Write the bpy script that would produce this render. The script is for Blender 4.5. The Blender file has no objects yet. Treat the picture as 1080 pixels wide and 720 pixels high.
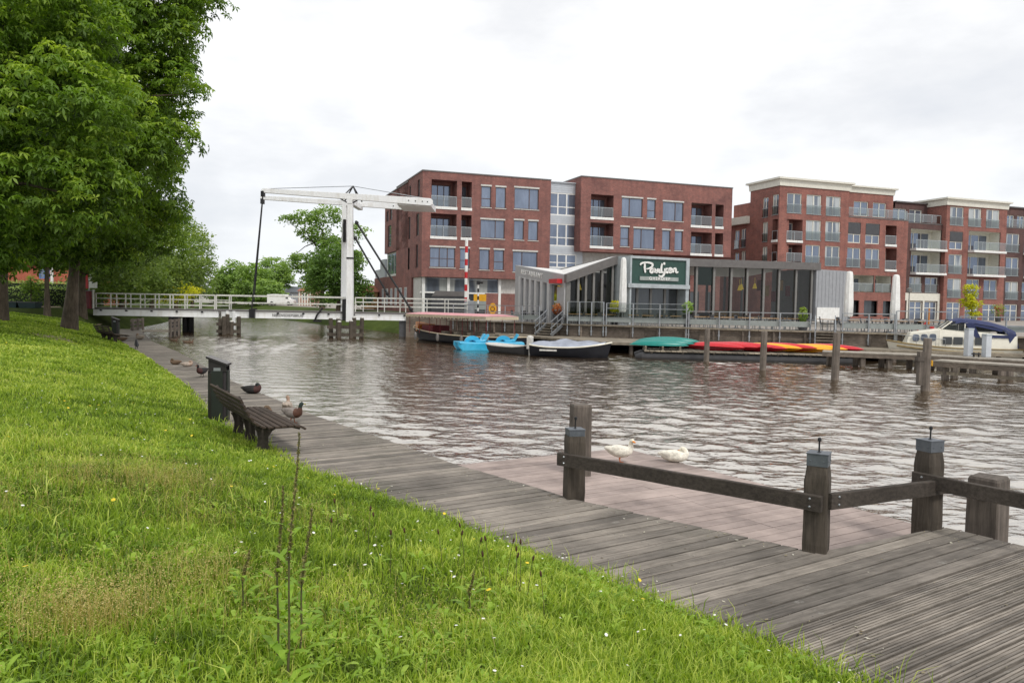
import bpy, math, random
import numpy as np
from mathutils import Vector, Matrix
random.seed(7); RNG = np.random.default_rng(11)
R = math.radians; PI = math.pi
sc = bpy.context.scene; COL = sc.collection

# ------------------------------------------------------------------ camera
F = 825.0; PITCH = R(-2.7); ROLL = R(1.0); H = 2.9; D = 0.45   # water is z = 0, boardwalk z = D
def ray(px, py):
    x, y = px-540, 360-py
    c, s = math.cos(ROLL), math.sin(ROLL); x, y = x*c-y*s, x*s+y*c
    cp, sp = math.cos(PITCH), math.sin(PITCH)
    return (x, F*cp-y*sp, F*sp+y*cp)
def onz(px, py, z):
    r = ray(px, py); t = (z-H)/r[2]; return Vector((r[0]*t, r[1]*t, z))
def atY(px, py, Y):
    r = ray(px, py); t = Y/r[1]; return Vector((r[0]*t, Y, H+r[2]*t))
cd = bpy.data.cameras.new('camera'); cam = bpy.data.objects.new('camera', cd); COL.objects.link(cam)
cd.sensor_width = 36; cd.lens = 36*F/1080; cd.clip_end = 6000; cd.clip_start = 0.05
cam.matrix_world = Matrix.Translation((0, 0, H)) @ Matrix.Rotation(PI/2+PITCH, 4, 'X') @ Matrix.Rotation(ROLL, 4, 'Z')
sc.camera = cam
sc.view_settings.view_transform = 'Standard'; sc.view_settings.look = 'None'; sc.view_settings.exposure = 0

# ------------------------------------------------------------------ materials
def newmat(name):
    m = bpy.data.materials.new(name); m.use_nodes = True
    nt = m.node_tree; return m, nt, nt.nodes['Principled BSDF']
def coords(nt, scale=(1, 1, 1), kind='Object'):
    tc = nt.nodes.new('ShaderNodeTexCoord'); mp = nt.nodes.new('ShaderNodeMapping')
    nt.links.new(tc.outputs[kind], mp.inputs[0]); mp.inputs['Scale'].default_value = scale
    return mp.outputs[0]
def noise(nt, vec, scale, detail=4, rough=.55):
    n = nt.nodes.new('ShaderNodeTexNoise'); n.inputs['Scale'].default_value = scale
    n.inputs['Detail'].default_value = detail; n.inputs['Roughness'].default_value = rough
    if vec is not None: nt.links.new(vec, n.inputs['Vector'])
    return n.outputs['Fac']
def ramp(nt, fac, stops):
    r = nt.nodes.new('ShaderNodeValToRGB'); e = r.color_ramp.elements
    while len(e) < len(stops): e.new(.5)
    for i, (p, c) in enumerate(stops):
        e[i].position = p; e[i].color = (*c, 1) if len(c) == 3 else c
    nt.links.new(fac, r.inputs[0]); return r.outputs[0]
def mixc(nt, fac, a, b, mode='MIX'):
    m = nt.nodes.new('ShaderNodeMix'); m.data_type = 'RGBA'; m.blend_type = mode
    for s, v in ((m.inputs[0], fac), (m.inputs[6], a), (m.inputs[7], b)):
        if hasattr(v, 'links'): nt.links.new(v, s)
        elif isinstance(v, (int, float)): s.default_value = v
        else: s.default_value = (*v, 1)
    return m.outputs[2]
def bump(nt, b, h, strength=.3, dist=.02):
    n = nt.nodes.new('ShaderNodeBump'); n.inputs['Strength'].default_value = strength
    n.inputs['Distance'].default_value = dist; nt.links.new(h, n.inputs['Height']); nt.links.new(n.outputs[0], b.inputs['Normal'])
def paint(name, c, rough=.5, metal=0, var=.25, scale=3, bmp=0, spec=.5, dirt=None):
    """painted / plain surface with broken-up tone"""
    m, nt, b = newmat(name)
    v = coords(nt); f = noise(nt, v, scale, 6, .65)
    lo = tuple(x*(1-var) for x in c); hi = tuple(min(1, x*(1+var*.6)) for x in c)
    col = ramp(nt, f, [(.3, lo), (.7, hi)])
    if dirt:
        f2 = noise(nt, coords(nt, (1, 1, .25)), scale*2.3, 5, .7)
        k = ramp(nt, f2, [(.5, (0, 0, 0)), (.72, (1, 1, 1))]); col = mixc(nt, k, col, dirt)
    nt.links.new(col, b.inputs['Base Color'])
    b.inputs['Roughness'].default_value = rough; b.inputs['Metallic'].default_value = metal
    b.inputs['Specular IOR Level'].default_value = spec
    if bmp: bump(nt, b, noise(nt, v, scale*12, 4), bmp)
    return m
def brick(name, c1, c2, mortar):
    m, nt, b = newmat(name)
    tc = nt.nodes.new('ShaderNodeTexCoord'); sp = nt.nodes.new('ShaderNodeSeparateXYZ'); nt.links.new(tc.outputs['Object'], sp.inputs[0])
    ad = nt.nodes.new('ShaderNodeMath'); nt.links.new(sp.outputs[0], ad.inputs[0]); nt.links.new(sp.outputs[1], ad.inputs[1])
    cb = nt.nodes.new('ShaderNodeCombineXYZ'); nt.links.new(ad.outputs[0], cb.inputs[0]); nt.links.new(sp.outputs[2], cb.inputs[1])
    br = nt.nodes.new('ShaderNodeTexBrick'); nt.links.new(cb.outputs[0], br.inputs['Vector'])
    br.inputs['Scale'].default_value = 1; br.inputs['Brick Width'].default_value = .22; br.inputs['Row Height'].default_value = .065
    br.inputs['Mortar Size'].default_value = .006
    br.inputs['Color1'].default_value = (*c1, 1); br.inputs['Color2'].default_value = (*c2, 1); br.inputs['Mortar'].default_value = (*mortar, 1)
    f = noise(nt, coords(nt, (1, 1, 1.6)), .55, 8, .7)
    t = ramp(nt, f, [(.3, (.6, .6, .64)), (.5, (.95, .94, .94)), (.72, (1.25, 1.18, 1.14))])
    f0_ = noise(nt, coords(nt, (1, 1, 5)), 5, 3, .8); t = mixc(nt, 1, t, ramp(nt, f0_, [(.35, (.8, .8, .82)), (.65, (1.15, 1.12, 1.1))]), 'MULTIPLY')
    f2 = noise(nt, coords(nt, (2.2, 2.2, .12)), 1.2, 4, .6)
    t2 = ramp(nt, f2, [(.42, (1, 1, 1)), (.75, (.78, .78, .8))])
    col = mixc(nt, 1, mixc(nt, 1, br.outputs['Color'], t, 'MULTIPLY'), t2, 'MULTIPLY')
    nt.links.new(col, b.inputs['Base Color']); b.inputs['Roughness'].default_value = .9
    bump(nt, b, br.outputs['Fac'], -.3, .01)
    return m
def timber(name, c, grain=(3, 40, 40), var=.45, streak=None, rough=.85, isl=.36, fine=False):
    m, nt, b = newmat(name)
    g = nt.nodes.new('ShaderNodeNewGeometry')
    v = coords(nt, grain)
    f = noise(nt, v, 1, 6, .7); f2 = noise(nt, coords(nt), 1.3, 5, .65)
    lo = tuple(x*(1-var) for x in c); hi = tuple(x*(1+var) for x in c)
    col = ramp(nt, f, [(.28, lo), (.72, hi)])
    isl_ = ramp(nt, g.outputs['Random Per Island'], [(0, (1-isl,)*3), (1, (1+isl*.8, 1+isl*.78, 1+isl*.7))])
    col = mixc(nt, 1, col, isl_, 'MULTIPLY')
    col = mixc(nt, 1, col, ramp(nt, f2, [(.3, (.62, .62, .62)), (.66, (1.2, 1.2, 1.2))]), 'MULTIPLY')
    if fine:
        f4 = noise(nt, coords(nt, (3.5, 130, 130)), 1, 3, .6); col = mixc(nt, 1, col, ramp(nt, f4, [(.36, (.74, .73, .72)), (.6, (1.12, 1.12, 1.12))]), 'MULTIPLY')
        f5 = noise(nt, coords(nt), .55, 5, .7); col = mixc(nt, ramp(nt, f5, [(.52, (0, 0, 0)), (.7, (.5, .5, .5))]), col, (.075, .075, .055))
    if streak:
        f3 = noise(nt, coords(nt), 5.5, 8, .75)
        col = mixc(nt, ramp(nt, f3, [(.6, (0, 0, 0)), (.72, (.55, .55, .55))]), col, streak)
    nt.links.new(col, b.inputs['Base Color']); b.inputs['Roughness'].default_value = rough
    b.inputs['Specular IOR Level'].default_value = .3
    bump(nt, b, f, .5, .01)
    return m
def glassy(name, dark, refl, fac, curtain=None):
    """window pane seen from outside: dark room or curtain behind a reflecting sheet"""
    m, nt, b = newmat(name)
    g = nt.nodes.new('ShaderNodeNewGeometry')
    v = coords(nt, (1.3, 1.3, .35)); f = noise(nt, v, 1.1, 3)
    col = ramp(nt, f, [(.35, dark), (.7, tuple(x*2.2 for x in dark))])
    isl = ramp(nt, g.outputs['Random Per Island'], [(0, (.6, .6, .6)), (1, (1.7, 1.7, 1.7))])
    col = mixc(nt, 1, col, isl, 'MULTIPLY')
    if curtain:
        fc = noise(nt, coords(nt, (9, 9, .2)), 1, 2)
        cc = mixc(nt, 1, ramp(nt, fc, [(.3, (.7, .7, .7)), (.7, (1, 1, 1))]), curtain, 'MULTIPLY')
        w = noise(nt, coords(nt, (.5, .5, .05)), 1.0, 1); k = ramp(nt, w, [(.49, (0, 0, 0)), (.53, (1, 1, 1))])
        col = mixc(nt, k, col, cc)
    nt.links.new(col, b.inputs['Base Color']); b.inputs['Roughness'].default_value = .6
    gl = nt.nodes.new('ShaderNodeBsdfGlossy'); gl.inputs['Color'].default_value = (*refl, 1); gl.inputs['Roughness'].default_value = .04
    mx = nt.nodes.new('ShaderNodeMixShader'); lw = nt.nodes.new('ShaderNodeFresnel'); lw.inputs[0].default_value = 1.5
    mt = nt.nodes.new('ShaderNodeMath'); mt.operation = 'ADD'; mt.inputs[1].default_value = fac; mt.use_clamp = True
    nt.links.new(lw.outputs[0], mt.inputs[0]); nt.links.new(mt.outputs[0], mx.inputs[0])
    nt.links.new(b.outputs[0], mx.inputs[1]); nt.links.new(gl.outputs[0], mx.inputs[2])
    nt.links.new(mx.outputs[0], nt.nodes['Material Output'].inputs[0])
    return m
def seethrough(name, tint, refl=.12):
    m, nt, b = newmat(name)
    tr = nt.nodes.new('ShaderNodeBsdfTransparent'); tr.inputs[0].default_value = (*tint, 1)
    gl = nt.nodes.new('ShaderNodeBsdfGlossy'); gl.inputs['Roughness'].default_value = .03
    mx = nt.nodes.new('ShaderNodeMixShader'); fr = nt.nodes.new('ShaderNodeFresnel'); fr.inputs[0].default_value = 1.45
    mt = nt.nodes.new('ShaderNodeMath'); mt.operation = 'ADD'; mt.inputs[1].default_value = refl; mt.use_clamp = True
    nt.links.new(fr.outputs[0], mt.inputs[0]); nt.links.new(mt.outputs[0], mx.inputs[0])
    nt.links.new(tr.outputs[0], mx.inputs[1]); nt.links.new(gl.outputs[0], mx.inputs[2])
    nt.links.new(mx.outputs[0], nt.nodes['Material Output'].inputs[0]); return m
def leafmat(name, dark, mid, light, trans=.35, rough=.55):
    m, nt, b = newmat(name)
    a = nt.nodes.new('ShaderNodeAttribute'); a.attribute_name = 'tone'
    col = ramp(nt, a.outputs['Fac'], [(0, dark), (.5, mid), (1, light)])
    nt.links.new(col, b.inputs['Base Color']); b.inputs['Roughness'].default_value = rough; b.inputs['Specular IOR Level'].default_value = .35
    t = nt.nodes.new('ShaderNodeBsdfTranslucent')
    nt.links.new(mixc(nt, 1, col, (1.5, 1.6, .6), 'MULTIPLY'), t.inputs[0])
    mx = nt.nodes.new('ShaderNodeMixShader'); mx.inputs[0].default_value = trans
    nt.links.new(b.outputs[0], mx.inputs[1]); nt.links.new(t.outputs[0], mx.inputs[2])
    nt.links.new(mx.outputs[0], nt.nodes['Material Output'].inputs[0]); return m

M = {}
M['brick'] = brick('red_brick', (.265, .1, .082), (.185, .068, .06), (.3, .22, .19))
M['brick2'] = brick('warm_brick', (.31, .108, .084), (.22, .075, .06), (.32, .23, .19))
M['brickdark'] = brick('dark_brick', (.125, .06, .054), (.09, .046, .042), (.14, .1, .09))
M['white'] = paint('white_paint', (.78, .78, .76), .4, var=.1, dirt=(.6, .58, .54))
M['lamp'] = paint('yellow_lampshade', (.8, .55, .05), .6); M['lamp'].node_tree.nodes['Principled BSDF'].inputs['Emission Color'].default_value = (1, .7, .1, 1); M['lamp'].node_tree.nodes['Principled BSDF'].inputs['Emission Strength'].default_value = .25
M['bridgewhite'] = paint('bridge_white_paint', (.78, .79, .8), .4, var=.07, scale=1.0, dirt=(.64, .63, .6))
M['rail'] = paint('railing_paint', (.62, .62, .58), .45, var=.2, dirt=(.42, .4, .35))
M['cream'] = paint('cream_render', (.7, .68, .6), .8, var=.12)
M['palewall'] = paint('pale_render', (.56, .55, .52), .85, var=.15, dirt=(.42, .4, .38))
M['greypanel'] = paint('grey_panel', (.33, .34, .36), .5, .2, var=.12)
M['lightpanel'] = paint('light_corrugated', (.5, .53, .57), .45, .2, var=.12)
M['fascia'] = paint('zinc_fascia', (.15, .14, .135), .5, .3, var=.2)
M['frame'] = paint('grey_frame', (.2, .195, .185), .5, .2, var=.15)
M['darkframe'] = paint('dark_window_frame', (.1, .06, .055), .5, var=.2)
M['black'] = paint('black_metal', (.015, .015, .017), .45, .2, var=.3)
M['darkgrey'] = paint('dark_grey', (.06, .062, .068), .6, var=.3)
M['steel'] = paint('galvanised_steel', (.36, .38, .4), .42, .75, var=.25)
M['zincpaint'] = paint('pale_steel', (.42, .46, .48), .5, .3, var=.2)
M['concrete'] = paint('concrete', (.36, .34, .31), .9, var=.25, scale=1.5, bmp=.2, dirt=(.16, .15, .12))
M['road'] = paint('paving', (.28, .25, .22), .9, var=.25, scale=.8)
M['dirt'] = paint('worn_path_earth', (.32, .25, .17), .95, var=.3, scale=3, bmp=.3)
M['pane'] = glassy('window_pane', (.05, .06, .08), (.5, .6, .8), .18)
M['panecurtain'] = glassy('window_pane_curtained', (.05, .06, .075), (.55, .62, .74), .13, (.46, .48, .46))
M['panedark'] = glassy('pane_dark', (.012, .014, .016), (.7, .75, .8), .03)
M['balglass'] = seethrough('balustrade_glass', (.62, .72, .72), .14)
M['clearglass'] = seethrough('clear_glass', (.62, .66, .64), .0)
M['green'] = paint('sign_green', (.02, .062, .05), .5, var=.15)
M['strip'] = paint('sign_strip', (.16, .23, .2), .5, var=.1)
M['red'] = paint('red_paint', (.5, .02, .025), .35, var=.2)
M['yellow'] = paint('yellow_paint', (.75, .38, .01), .4, var=.15)
M['pink'] = paint('pink_canvas', (.62, .3, .32), .7, var=.15)
M['tancanvas'] = paint('tan_canvas', (.5, .42, .3), .8, var=.15)
M['navy'] = paint('navy_canvas', (.02, .03, .1), .7, var=.25)
M['blueboat'] = paint('sky_blue_plastic', (.03, .38, .62), .35, var=.15)
M['teal'] = paint('teal_plastic', (.0, .2, .17), .35, var=.15)
M['kred'] = paint('kayak_red', (.56, .02, .03), .3, var=.15)
M['kyellow'] = paint('kayak_yellow', (.85, .38, .01), .3, var=.12)
M['hullblack'] = paint('black_hull', (.008, .009, .014), .55, var=.3, spec=.25)
M['hullwhite'] = paint('cream_hull', (.74, .71, .61), .3, var=.1)
M['hulltan'] = paint('ochre_hull', (.26, .19, .08), .45, var=.25)
M['tarp'] = paint('grey_tarp', (.3, .33, .4), .4, var=.35, scale=1.5)
M['orange'] = paint('varnished_orange', (.55, .2, .03), .4, var=.3)
M['maroon'] = paint('maroon', (.14, .012, .018), .5, var=.3)
M['rubber'] = paint('rubber_float', (.03, .03, .033), .7, var=.3)
M['deckwood'] = timber('weathered_deck', (.21, .187, .163), (1.6, 36, 36), .4, streak=(.38, .37, .34), isl=.34, fine=True)
M['post'] = timber('post_timber', (.075, .062, .05), (26, 26, 2.0), .5, streak=(.13, .12, .09))
M['pile'] = timber('grey_pile', (.13, .11, .095), (18, 18, 1.3), .5)
M['railtimber'] = timber('rail_timber', (.06, .05, .042), (3, 26, 26), .45)
M['benchwood'] = timber('bench_slats', (.07, .05, .037), (3, 30, 30), .45)
M['jetty'] = timber('jetty_timber', (.22, .19, .15), (2, 14, 14), .4)
M['walltimber'] = timber('quay_boards', (.14, .115, .095), (1.2, 12, 12), .4)
M['composite'] = timber('pink_composite', (.34, .275, .25), (1.2, 14, 14), .1, streak=(.42, .37, .35), isl=.12)
M['bin'] = paint('bin_steel', (.028, .024, .024), .45, .3, var=.3)
M['bingreen'] = paint('bin_green_side', (.014, .02, .014), .5, .1, var=.3)
M['cap'] = paint('zinc_cap', (.13, .145, .165), .5, .5, var=.25, scale=12)
M['bark'] = timber('bark', (.1, .078, .058), (10, 10, 1.6), .5)
M['tile'] = paint('roof_tiles', (.3, .1, .06), .8, var=.25)
M['slate'] = paint('slate_roof', (.12, .13, .15), .7, var=.25)
M['orangebrick'] = brick('orange_brick', (.52, .13, .07), (.46, .11, .06), (.4, .2, .15))
M['ochre'] = paint('ochre_wall', (.42, .26, .13), .85, var=.15)
M['hedge'] = None
# water
m, nt, b = newmat('canal_water')
b.inputs['Roughness'].default_value = .5; b.inputs['Specular IOR Level'].default_value = 0
f = noise(nt, coords(nt), .08, 3); nt.links.new(ramp(nt, f, [(.3, (.085, .052, .028)), (.7, (.12, .08, .045))]), b.inputs['Base Color'])
n1 = noise(nt, coords(nt, (1, 1.4, 1)), 2.6, 2, .5)
n2 = noise(nt, coords(nt, (1, 1.4, 1)), 8, 2, .5)
mm = nt.nodes.new('ShaderNodeMath'); mm.operation = 'MULTIPLY_ADD'; mm.inputs[1].default_value = .25
nt.links.new(n2, mm.inputs[0]); nt.links.new(n1, mm.inputs[2])
bn_ = nt.nodes.new('ShaderNodeBump'); bn_.inputs['Distance'].default_value = .06; bn_.inputs['Strength'].default_value = .6; nt.links.new(mm.outputs[0], bn_.inputs['Height'])
fr_ = nt.nodes.new('ShaderNodeFresnel'); fr_.inputs[0].default_value = 1.33; nt.links.new(bn_.outputs[0], fr_.inputs['Normal'])
bo_ = nt.nodes.new('ShaderNodeMath'); bo_.operation = 'MULTIPLY'; bo_.inputs[1].default_value = .9; bo_.use_clamp = True; nt.links.new(fr_.outputs[0], bo_.inputs[0])
gl_ = nt.nodes.new('ShaderNodeBsdfGlossy'); gl_.inputs['Roughness'].default_value = .04; gl_.inputs['Color'].default_value = (.77, .735, .68, 1); nt.links.new(bn_.outputs[0], gl_.inputs['Normal'])
mx_ = nt.nodes.new('ShaderNodeMixShader'); nt.links.new(bo_.outputs[0], mx_.inputs[0]); nt.links.new(b.outputs[0], mx_.inputs[1]); nt.links.new(gl_.outputs[0], mx_.inputs[2])
nt.links.new(mx_.outputs[0], nt.nodes['Material Output'].inputs[0])
M['water'] = m
# ground sheets
def groundmat(name, stops, scale=.5):
    m, nt, b = newmat(name); f = noise(nt, coords(nt), scale, 9, .72)
    f2 = noise(nt, coords(nt), scale*18, 4, .7)
    c = mixc(nt, .5, ramp(nt, f, stops), ramp(nt, f2, stops)); nt.links.new(c, b.inputs['Base Color']); b.inputs['Roughness'].default_value = .95
    b.inputs['Specular IOR Level'].default_value = .1
    bump(nt, b, f2, .6, .05); return m
M['turf'] = groundmat('turf_soil', [(.25, (.02, .03, .008)), (.5, (.055, .08, .016)), (.75, (.11, .14, .03))])
M['foliage_near'] = leafmat('chestnut_leaves', (.028, .055, .009), (.145, .25, .03), (.45, .57, .085), .38)
M['foliage_row'] = leafmat('row_leaves', (.065, .11, .026), (.17, .25, .055), (.32, .4, .1), .38)
M['foliage_far'] = leafmat('far_leaves', (.1, .17, .04), (.2, .31, .075), (.34, .46, .12), .4)
M['foliage_lime'] = leafmat('lime_leaves', (.3, .32, .01), (.5, .5, .02), (.7, .62, .04), .35)
M['grassblade'] = leafmat('grass_blades', (.07, .125, .012), (.255, .37, .034), (.6, .64, .15), .37, .5)
M['broadleaf'] = leafmat('broad_leaves', (.1, .19, .02), (.25, .4, .035), (.42, .56, .09), .4, .5)
M['straw'] = leafmat('straw', (.28, .22, .07), (.42, .33, .11), (.58, .48, .22), .3)
M['seedhead'] = paint('brown_seed_head', (.07, .03, .015), .9, var=.4, scale=30)
M['stem'] = paint('green_stem', (.09, .085, .03), .7, var=.3, scale=20)
M['petal'] = paint('daisy_petals', (.75, .74, .7), .6, var=.1)
M['dandelion'] = paint('yellow_petals', (.75, .55, .02), .6, var=.1)

# ------------------------------------------------------------------ mesh builder
class MB:
    def __init__(s): s.v = []; s.f = []; s.mi = []; s.m = 0; s.T = None
    def add(s, vs, fs):
        o = len(s.v)
        if s.T is not None: vs = [s.T @ Vector(p) for p in vs]
        s.v += [tuple(p) for p in vs]; s.f += [tuple(i+o for i in f) for f in fs]; s.mi += [s.m]*len(fs); return s
    def box(s, a, b):
        x0, y0, z0 = a; x1, y1, z1 = b
        if x0 > x1: x0, x1 = x1, x0
        if y0 > y1: y0, y1 = y1, y0
        if z0 > z1: z0, z1 = z1, z0
        return s.add([(x0,y0,z0),(x1,y0,z0),(x1,y1,z0),(x0,y1,z0),(x0,y0,z1),(x1,y0,z1),(x1,y1,z1),(x0,y1,z1)],
                     [(0,3,2,1),(4,5,6,7),(0,1,5,4),(1,2,6,5),(2,3,7,6),(3,0,4,7)])
    def bar(s, p, q, w, h, up=(0, 0, 1)):
        """rectangular bar from p to q, w wide, h high"""
        p, q = Vector(p), Vector(q); d = (q-p).normalized(); up = Vector(up)
        if abs(d.dot(up)) > .99: up = Vector((0, 1, 0))
        sx = d.cross(up).normalized()*w/2; u = sx.cross(d).normalized()*h/2
        vs = [p-sx-u, p+sx-u, p+sx+u, p-sx+u, q-sx-u, q+sx-u, q+sx+u, q-sx+u]
        return s.add(vs, [(0,1,2,3),(7,6,5,4),(0,4,5,1),(1,5,6,2),(2,6,7,3),(3,7,4,0)])
    def tube(s, pts, rs, n=8, caps=True, flat=1.0, up=(0, 0, 1)):
        pts = [Vector(p) for p in pts]
        if not hasattr(rs, '__len__'): rs = [rs]*len(pts)
        vs = []; fs = []
        for i, p in enumerate(pts):
            d = (pts[min(i+1, len(pts)-1)]-pts[max(i-1, 0)]).normalized()
            u = Vector(up)
            if abs(d.dot(u)) > .97: u = Vector((1, 0, 0))
            a = d.cross(u).normalized(); b_ = a.cross(d).normalized()
            r = rs[i]
            for k in range(n):
                t = 2*PI*k/n; vs.append(p+a*math.cos(t)*r+b_*math.sin(t)*r*flat)
        for i in range(len(pts)-1):
            for k in range(n):
                k2 = (k+1) % n; fs.append((i*n+k, i*n+k2, (i+1)*n+k2, (i+1)*n+k))
        if caps: fs.append(tuple(range(n-1, -1, -1))); fs.append(tuple(range((len(pts)-1)*n, len(pts)*n)))
        return s.add(vs, fs)
    def loft(s, rings, close=True, caps=True):
        n = len(rings[0]); vs = [p for r in rings for p in r]; fs = []
        for i in range(len(rings)-1):
            for k in range(n if close else n-1):
                k2 = (k+1) % n; fs.append((i*n+k, i*n+k2, (i+1)*n+k2, (i+1)*n+k))
        if caps: fs.append(tuple(range(n-1, -1, -1))); fs.append(tuple(range((len(rings)-1)*n, len(rings)*n)))
        return s.add(vs, fs)
    def prism(s, poly, z0, z1):
        n = len(poly)
        vs = [(p[0], p[1], z0) for p in poly]+[(p[0], p[1], z1) for p in poly]
        fs = [tuple(range(n-1, -1, -1)), tuple(range(n, 2*n))]+[(i, (i+1) % n, n+(i+1) % n, n+i) for i in range(n)]
        return s.add(vs, fs)
    def ball(s, c, r, n=10, k=7):
        r = r if hasattr(r, '__len__') else (r, r, r); rings = []
        for i in range(k+1):
            t = PI*(i+.02)/(k+.04)-PI/2
            rings.append([(c[0]+r[0]*math.cos(t)*math.cos(2*PI*j/n), c[1]+r[1]*math.cos(t)*math.sin(2*PI*j/n), c[2]+r[2]*math.sin(t)) for j in range(n)])
        return s.loft(rings)
    def build(s, name, mats, parent=None, smooth=False, bevel=0):
        me = bpy.data.meshes.new(name); me.from_pydata(s.v, [], s.f)
        mats = mats if isinstance(mats, (list, tuple)) else [mats]
        for x in mats: me.materials.append(x)
        if len(mats) > 1: me.polygons.foreach_set('material_index', s.mi)
        if smooth:
            me.polygons.foreach_set('use_smooth', [True]*len(me.polygons)); me.update()
        o = bpy.data.objects.new(name, me); COL.objects.link(o)
        if parent is not None: o.parent = parent
        if smooth == 'auto':
            me.set_sharp_from_angle(angle=R(40))
        if bevel:
            bv = o.modifiers.new('bevel', 'BEVEL'); bv.width = bevel; bv.segments = 2; bv.limit_method = 'ANGLE'
        return o
def tag(o, label=None, cat=None, group=None, kind=None):
    if label: o['label'] = label
    if cat: o['category'] = cat
    if group: o['group'] = group
    if kind: o['kind'] = kind
    return o
def thing(name, loc=(0, 0, 0), rz=0, label=None, cat=None, group=None):
    o = bpy.data.objects.new(name, None); COL.objects.link(o); o.location = loc; o.rotation_euler = (0, 0, rz); o.empty_display_size = .2
    return tag(o, label, cat, group)
def copy_tree(o, parent=None):
    c = o.copy(); COL.objects.link(c)
    if parent is not None: c.parent = parent
    for ch in [x for x in COL.objects if x.parent == o]: copy_tree(ch, c)
    return c
def npmesh(name, V, Fq, mat, tone=None, parent=None, tri=False):
    me = bpy.data.meshes.new(name); k = 3 if tri else 4
    me.vertices.add(len(V)); me.vertices.foreach_set('co', np.asarray(V, np.float32).ravel())
    Fq = np.asarray(Fq, np.int32); me.loops.add(Fq.size); me.loops.foreach_set('vertex_index', Fq.ravel())
    me.polygons.add(len(Fq)); me.polygons.foreach_set('loop_start', np.arange(0, Fq.size, k, dtype=np.int32))
    me.polygons.foreach_set('loop_total', np.full(len(Fq), k, np.int32))
    me.update(calc_edges=True)
    if tone is not None:
        a = me.attributes.new('tone', 'FLOAT', 'POINT'); a.data.foreach_set('value', np.asarray(tone, np.float32))
    me.materials.append(mat)
    o = bpy.data.objects.new(name, me); COL.objects.link(o)
    if parent is not None: o.parent = parent
    return o
def text_mesh(name, txt, size, mat, parent, M4, extrude=.01, spacing=1.0, bold=0):
    cu = bpy.data.curves.new(name, 'FONT'); cu.body = txt; cu.size = size; cu.extrude = extrude; cu.align_x = 'CENTER'; cu.align_y = 'CENTER'
    cu.space_character = spacing; cu.offset = bold
    t = bpy.data.objects.new('tmp', cu); COL.objects.link(t)
    me = bpy.data.meshes.new_from_object(t.evaluated_get(bpy.context.evaluated_depsgraph_get())); bpy.data.objects.remove(t)
    me.materials.clear(); me.materials.append(mat)
    o = bpy.data.objects.new(name, me); COL.objects.link(o); o.parent = parent; o.matrix_local = M4
    return o

# ------------------------------------------------------------------ world and sun
w = bpy.data.worlds.new('World'); sc.world = w; w.use_nodes = True; nt = w.node_tree
bg = nt.nodes['Background']; sky = nt.nodes.new('ShaderNodeTexSky'); sky.sky_type = 'NISHITA'; sky.sun_disc = False
SUN_EL, SUN_AZ = R(52), R(150)       # azimuth clockwise from +Y: behind the viewer, to the right
sky.sun_elevation = SUN_EL; sky.sun_rotation = SUN_AZ
sk = mixc(nt, 1, sky.outputs[0], (.12, .12, .12), 'MULTIPLY')
tc = nt.nodes.new('ShaderNodeTexCoord'); mp = nt.nodes.new('ShaderNodeMapping'); mp.inputs['Scale'].default_value = (1, 1, 2.6); mp.inputs['Location'].default_value = (3.1, 1.7, .4)
nt.links.new(tc.outputs['Generated'], mp.inputs[0])
cl = noise(nt, mp.outputs[0], 2.3, 6, .55)
clouds = ramp(nt, cl, [(.30, (.84, .86, .9)), (.42, (.97, .975, .99)), (.5, (1.1, 1.1, 1.1)), (1, (1.25, 1.25, 1.25))])
sp = nt.nodes.new('ShaderNodeSeparateXYZ'); nt.links.new(tc.outputs['Generated'], sp.inputs[0])
hz = ramp(nt, sp.outputs[2], [(0, (.86, .89, .93)), (.18, (.96, .97, .985)), (.4, (1, 1, 1))])
clouds = mixc(nt, 1, clouds, hz, 'MULTIPLY')
nt.links.new(mixc(nt, .94, sk, clouds), bg.inputs[0]); bg.inputs[1].default_value = 1.0
sl = bpy.data.lights.new('sun', 'SUN'); sl.energy = 2.0; sl.angle = R(12); sl.color = (1, .96, .9)
so = bpy.data.objects.new('sun', sl); COL.objects.link(so)
sd = Vector((math.sin(SUN_AZ)*math.cos(SUN_EL), math.cos(SUN_AZ)*math.cos(SUN_EL), math.sin(SUN_EL)))
so.rotation_euler = sd.to_track_quat('Z', 'Y').to_euler()
M['pinkwall'] = paint('pink_wall', (.42, .22, .17), .85, var=.15)
M['foliage_row2'] = leafmat('dense_leaves', (.04, .085, .018), (.11, .2, .04), (.2, .32, .07), .35)
M['blueframe'] = paint('blue_frame', (.1, .2, .45), .5, var=.15)
M['containergrey'] = paint('container_grey', (.035, .06, .065), .5, var=.2)

M['seedspike'] = leafmat('dock_seed', (.1, .09, .03), (.2, .2, .06), (.34, .27, .11), .2)

M['finwhite'] = paint('pale_fin', (.5, .5, .5), .5, var=.1)
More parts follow.
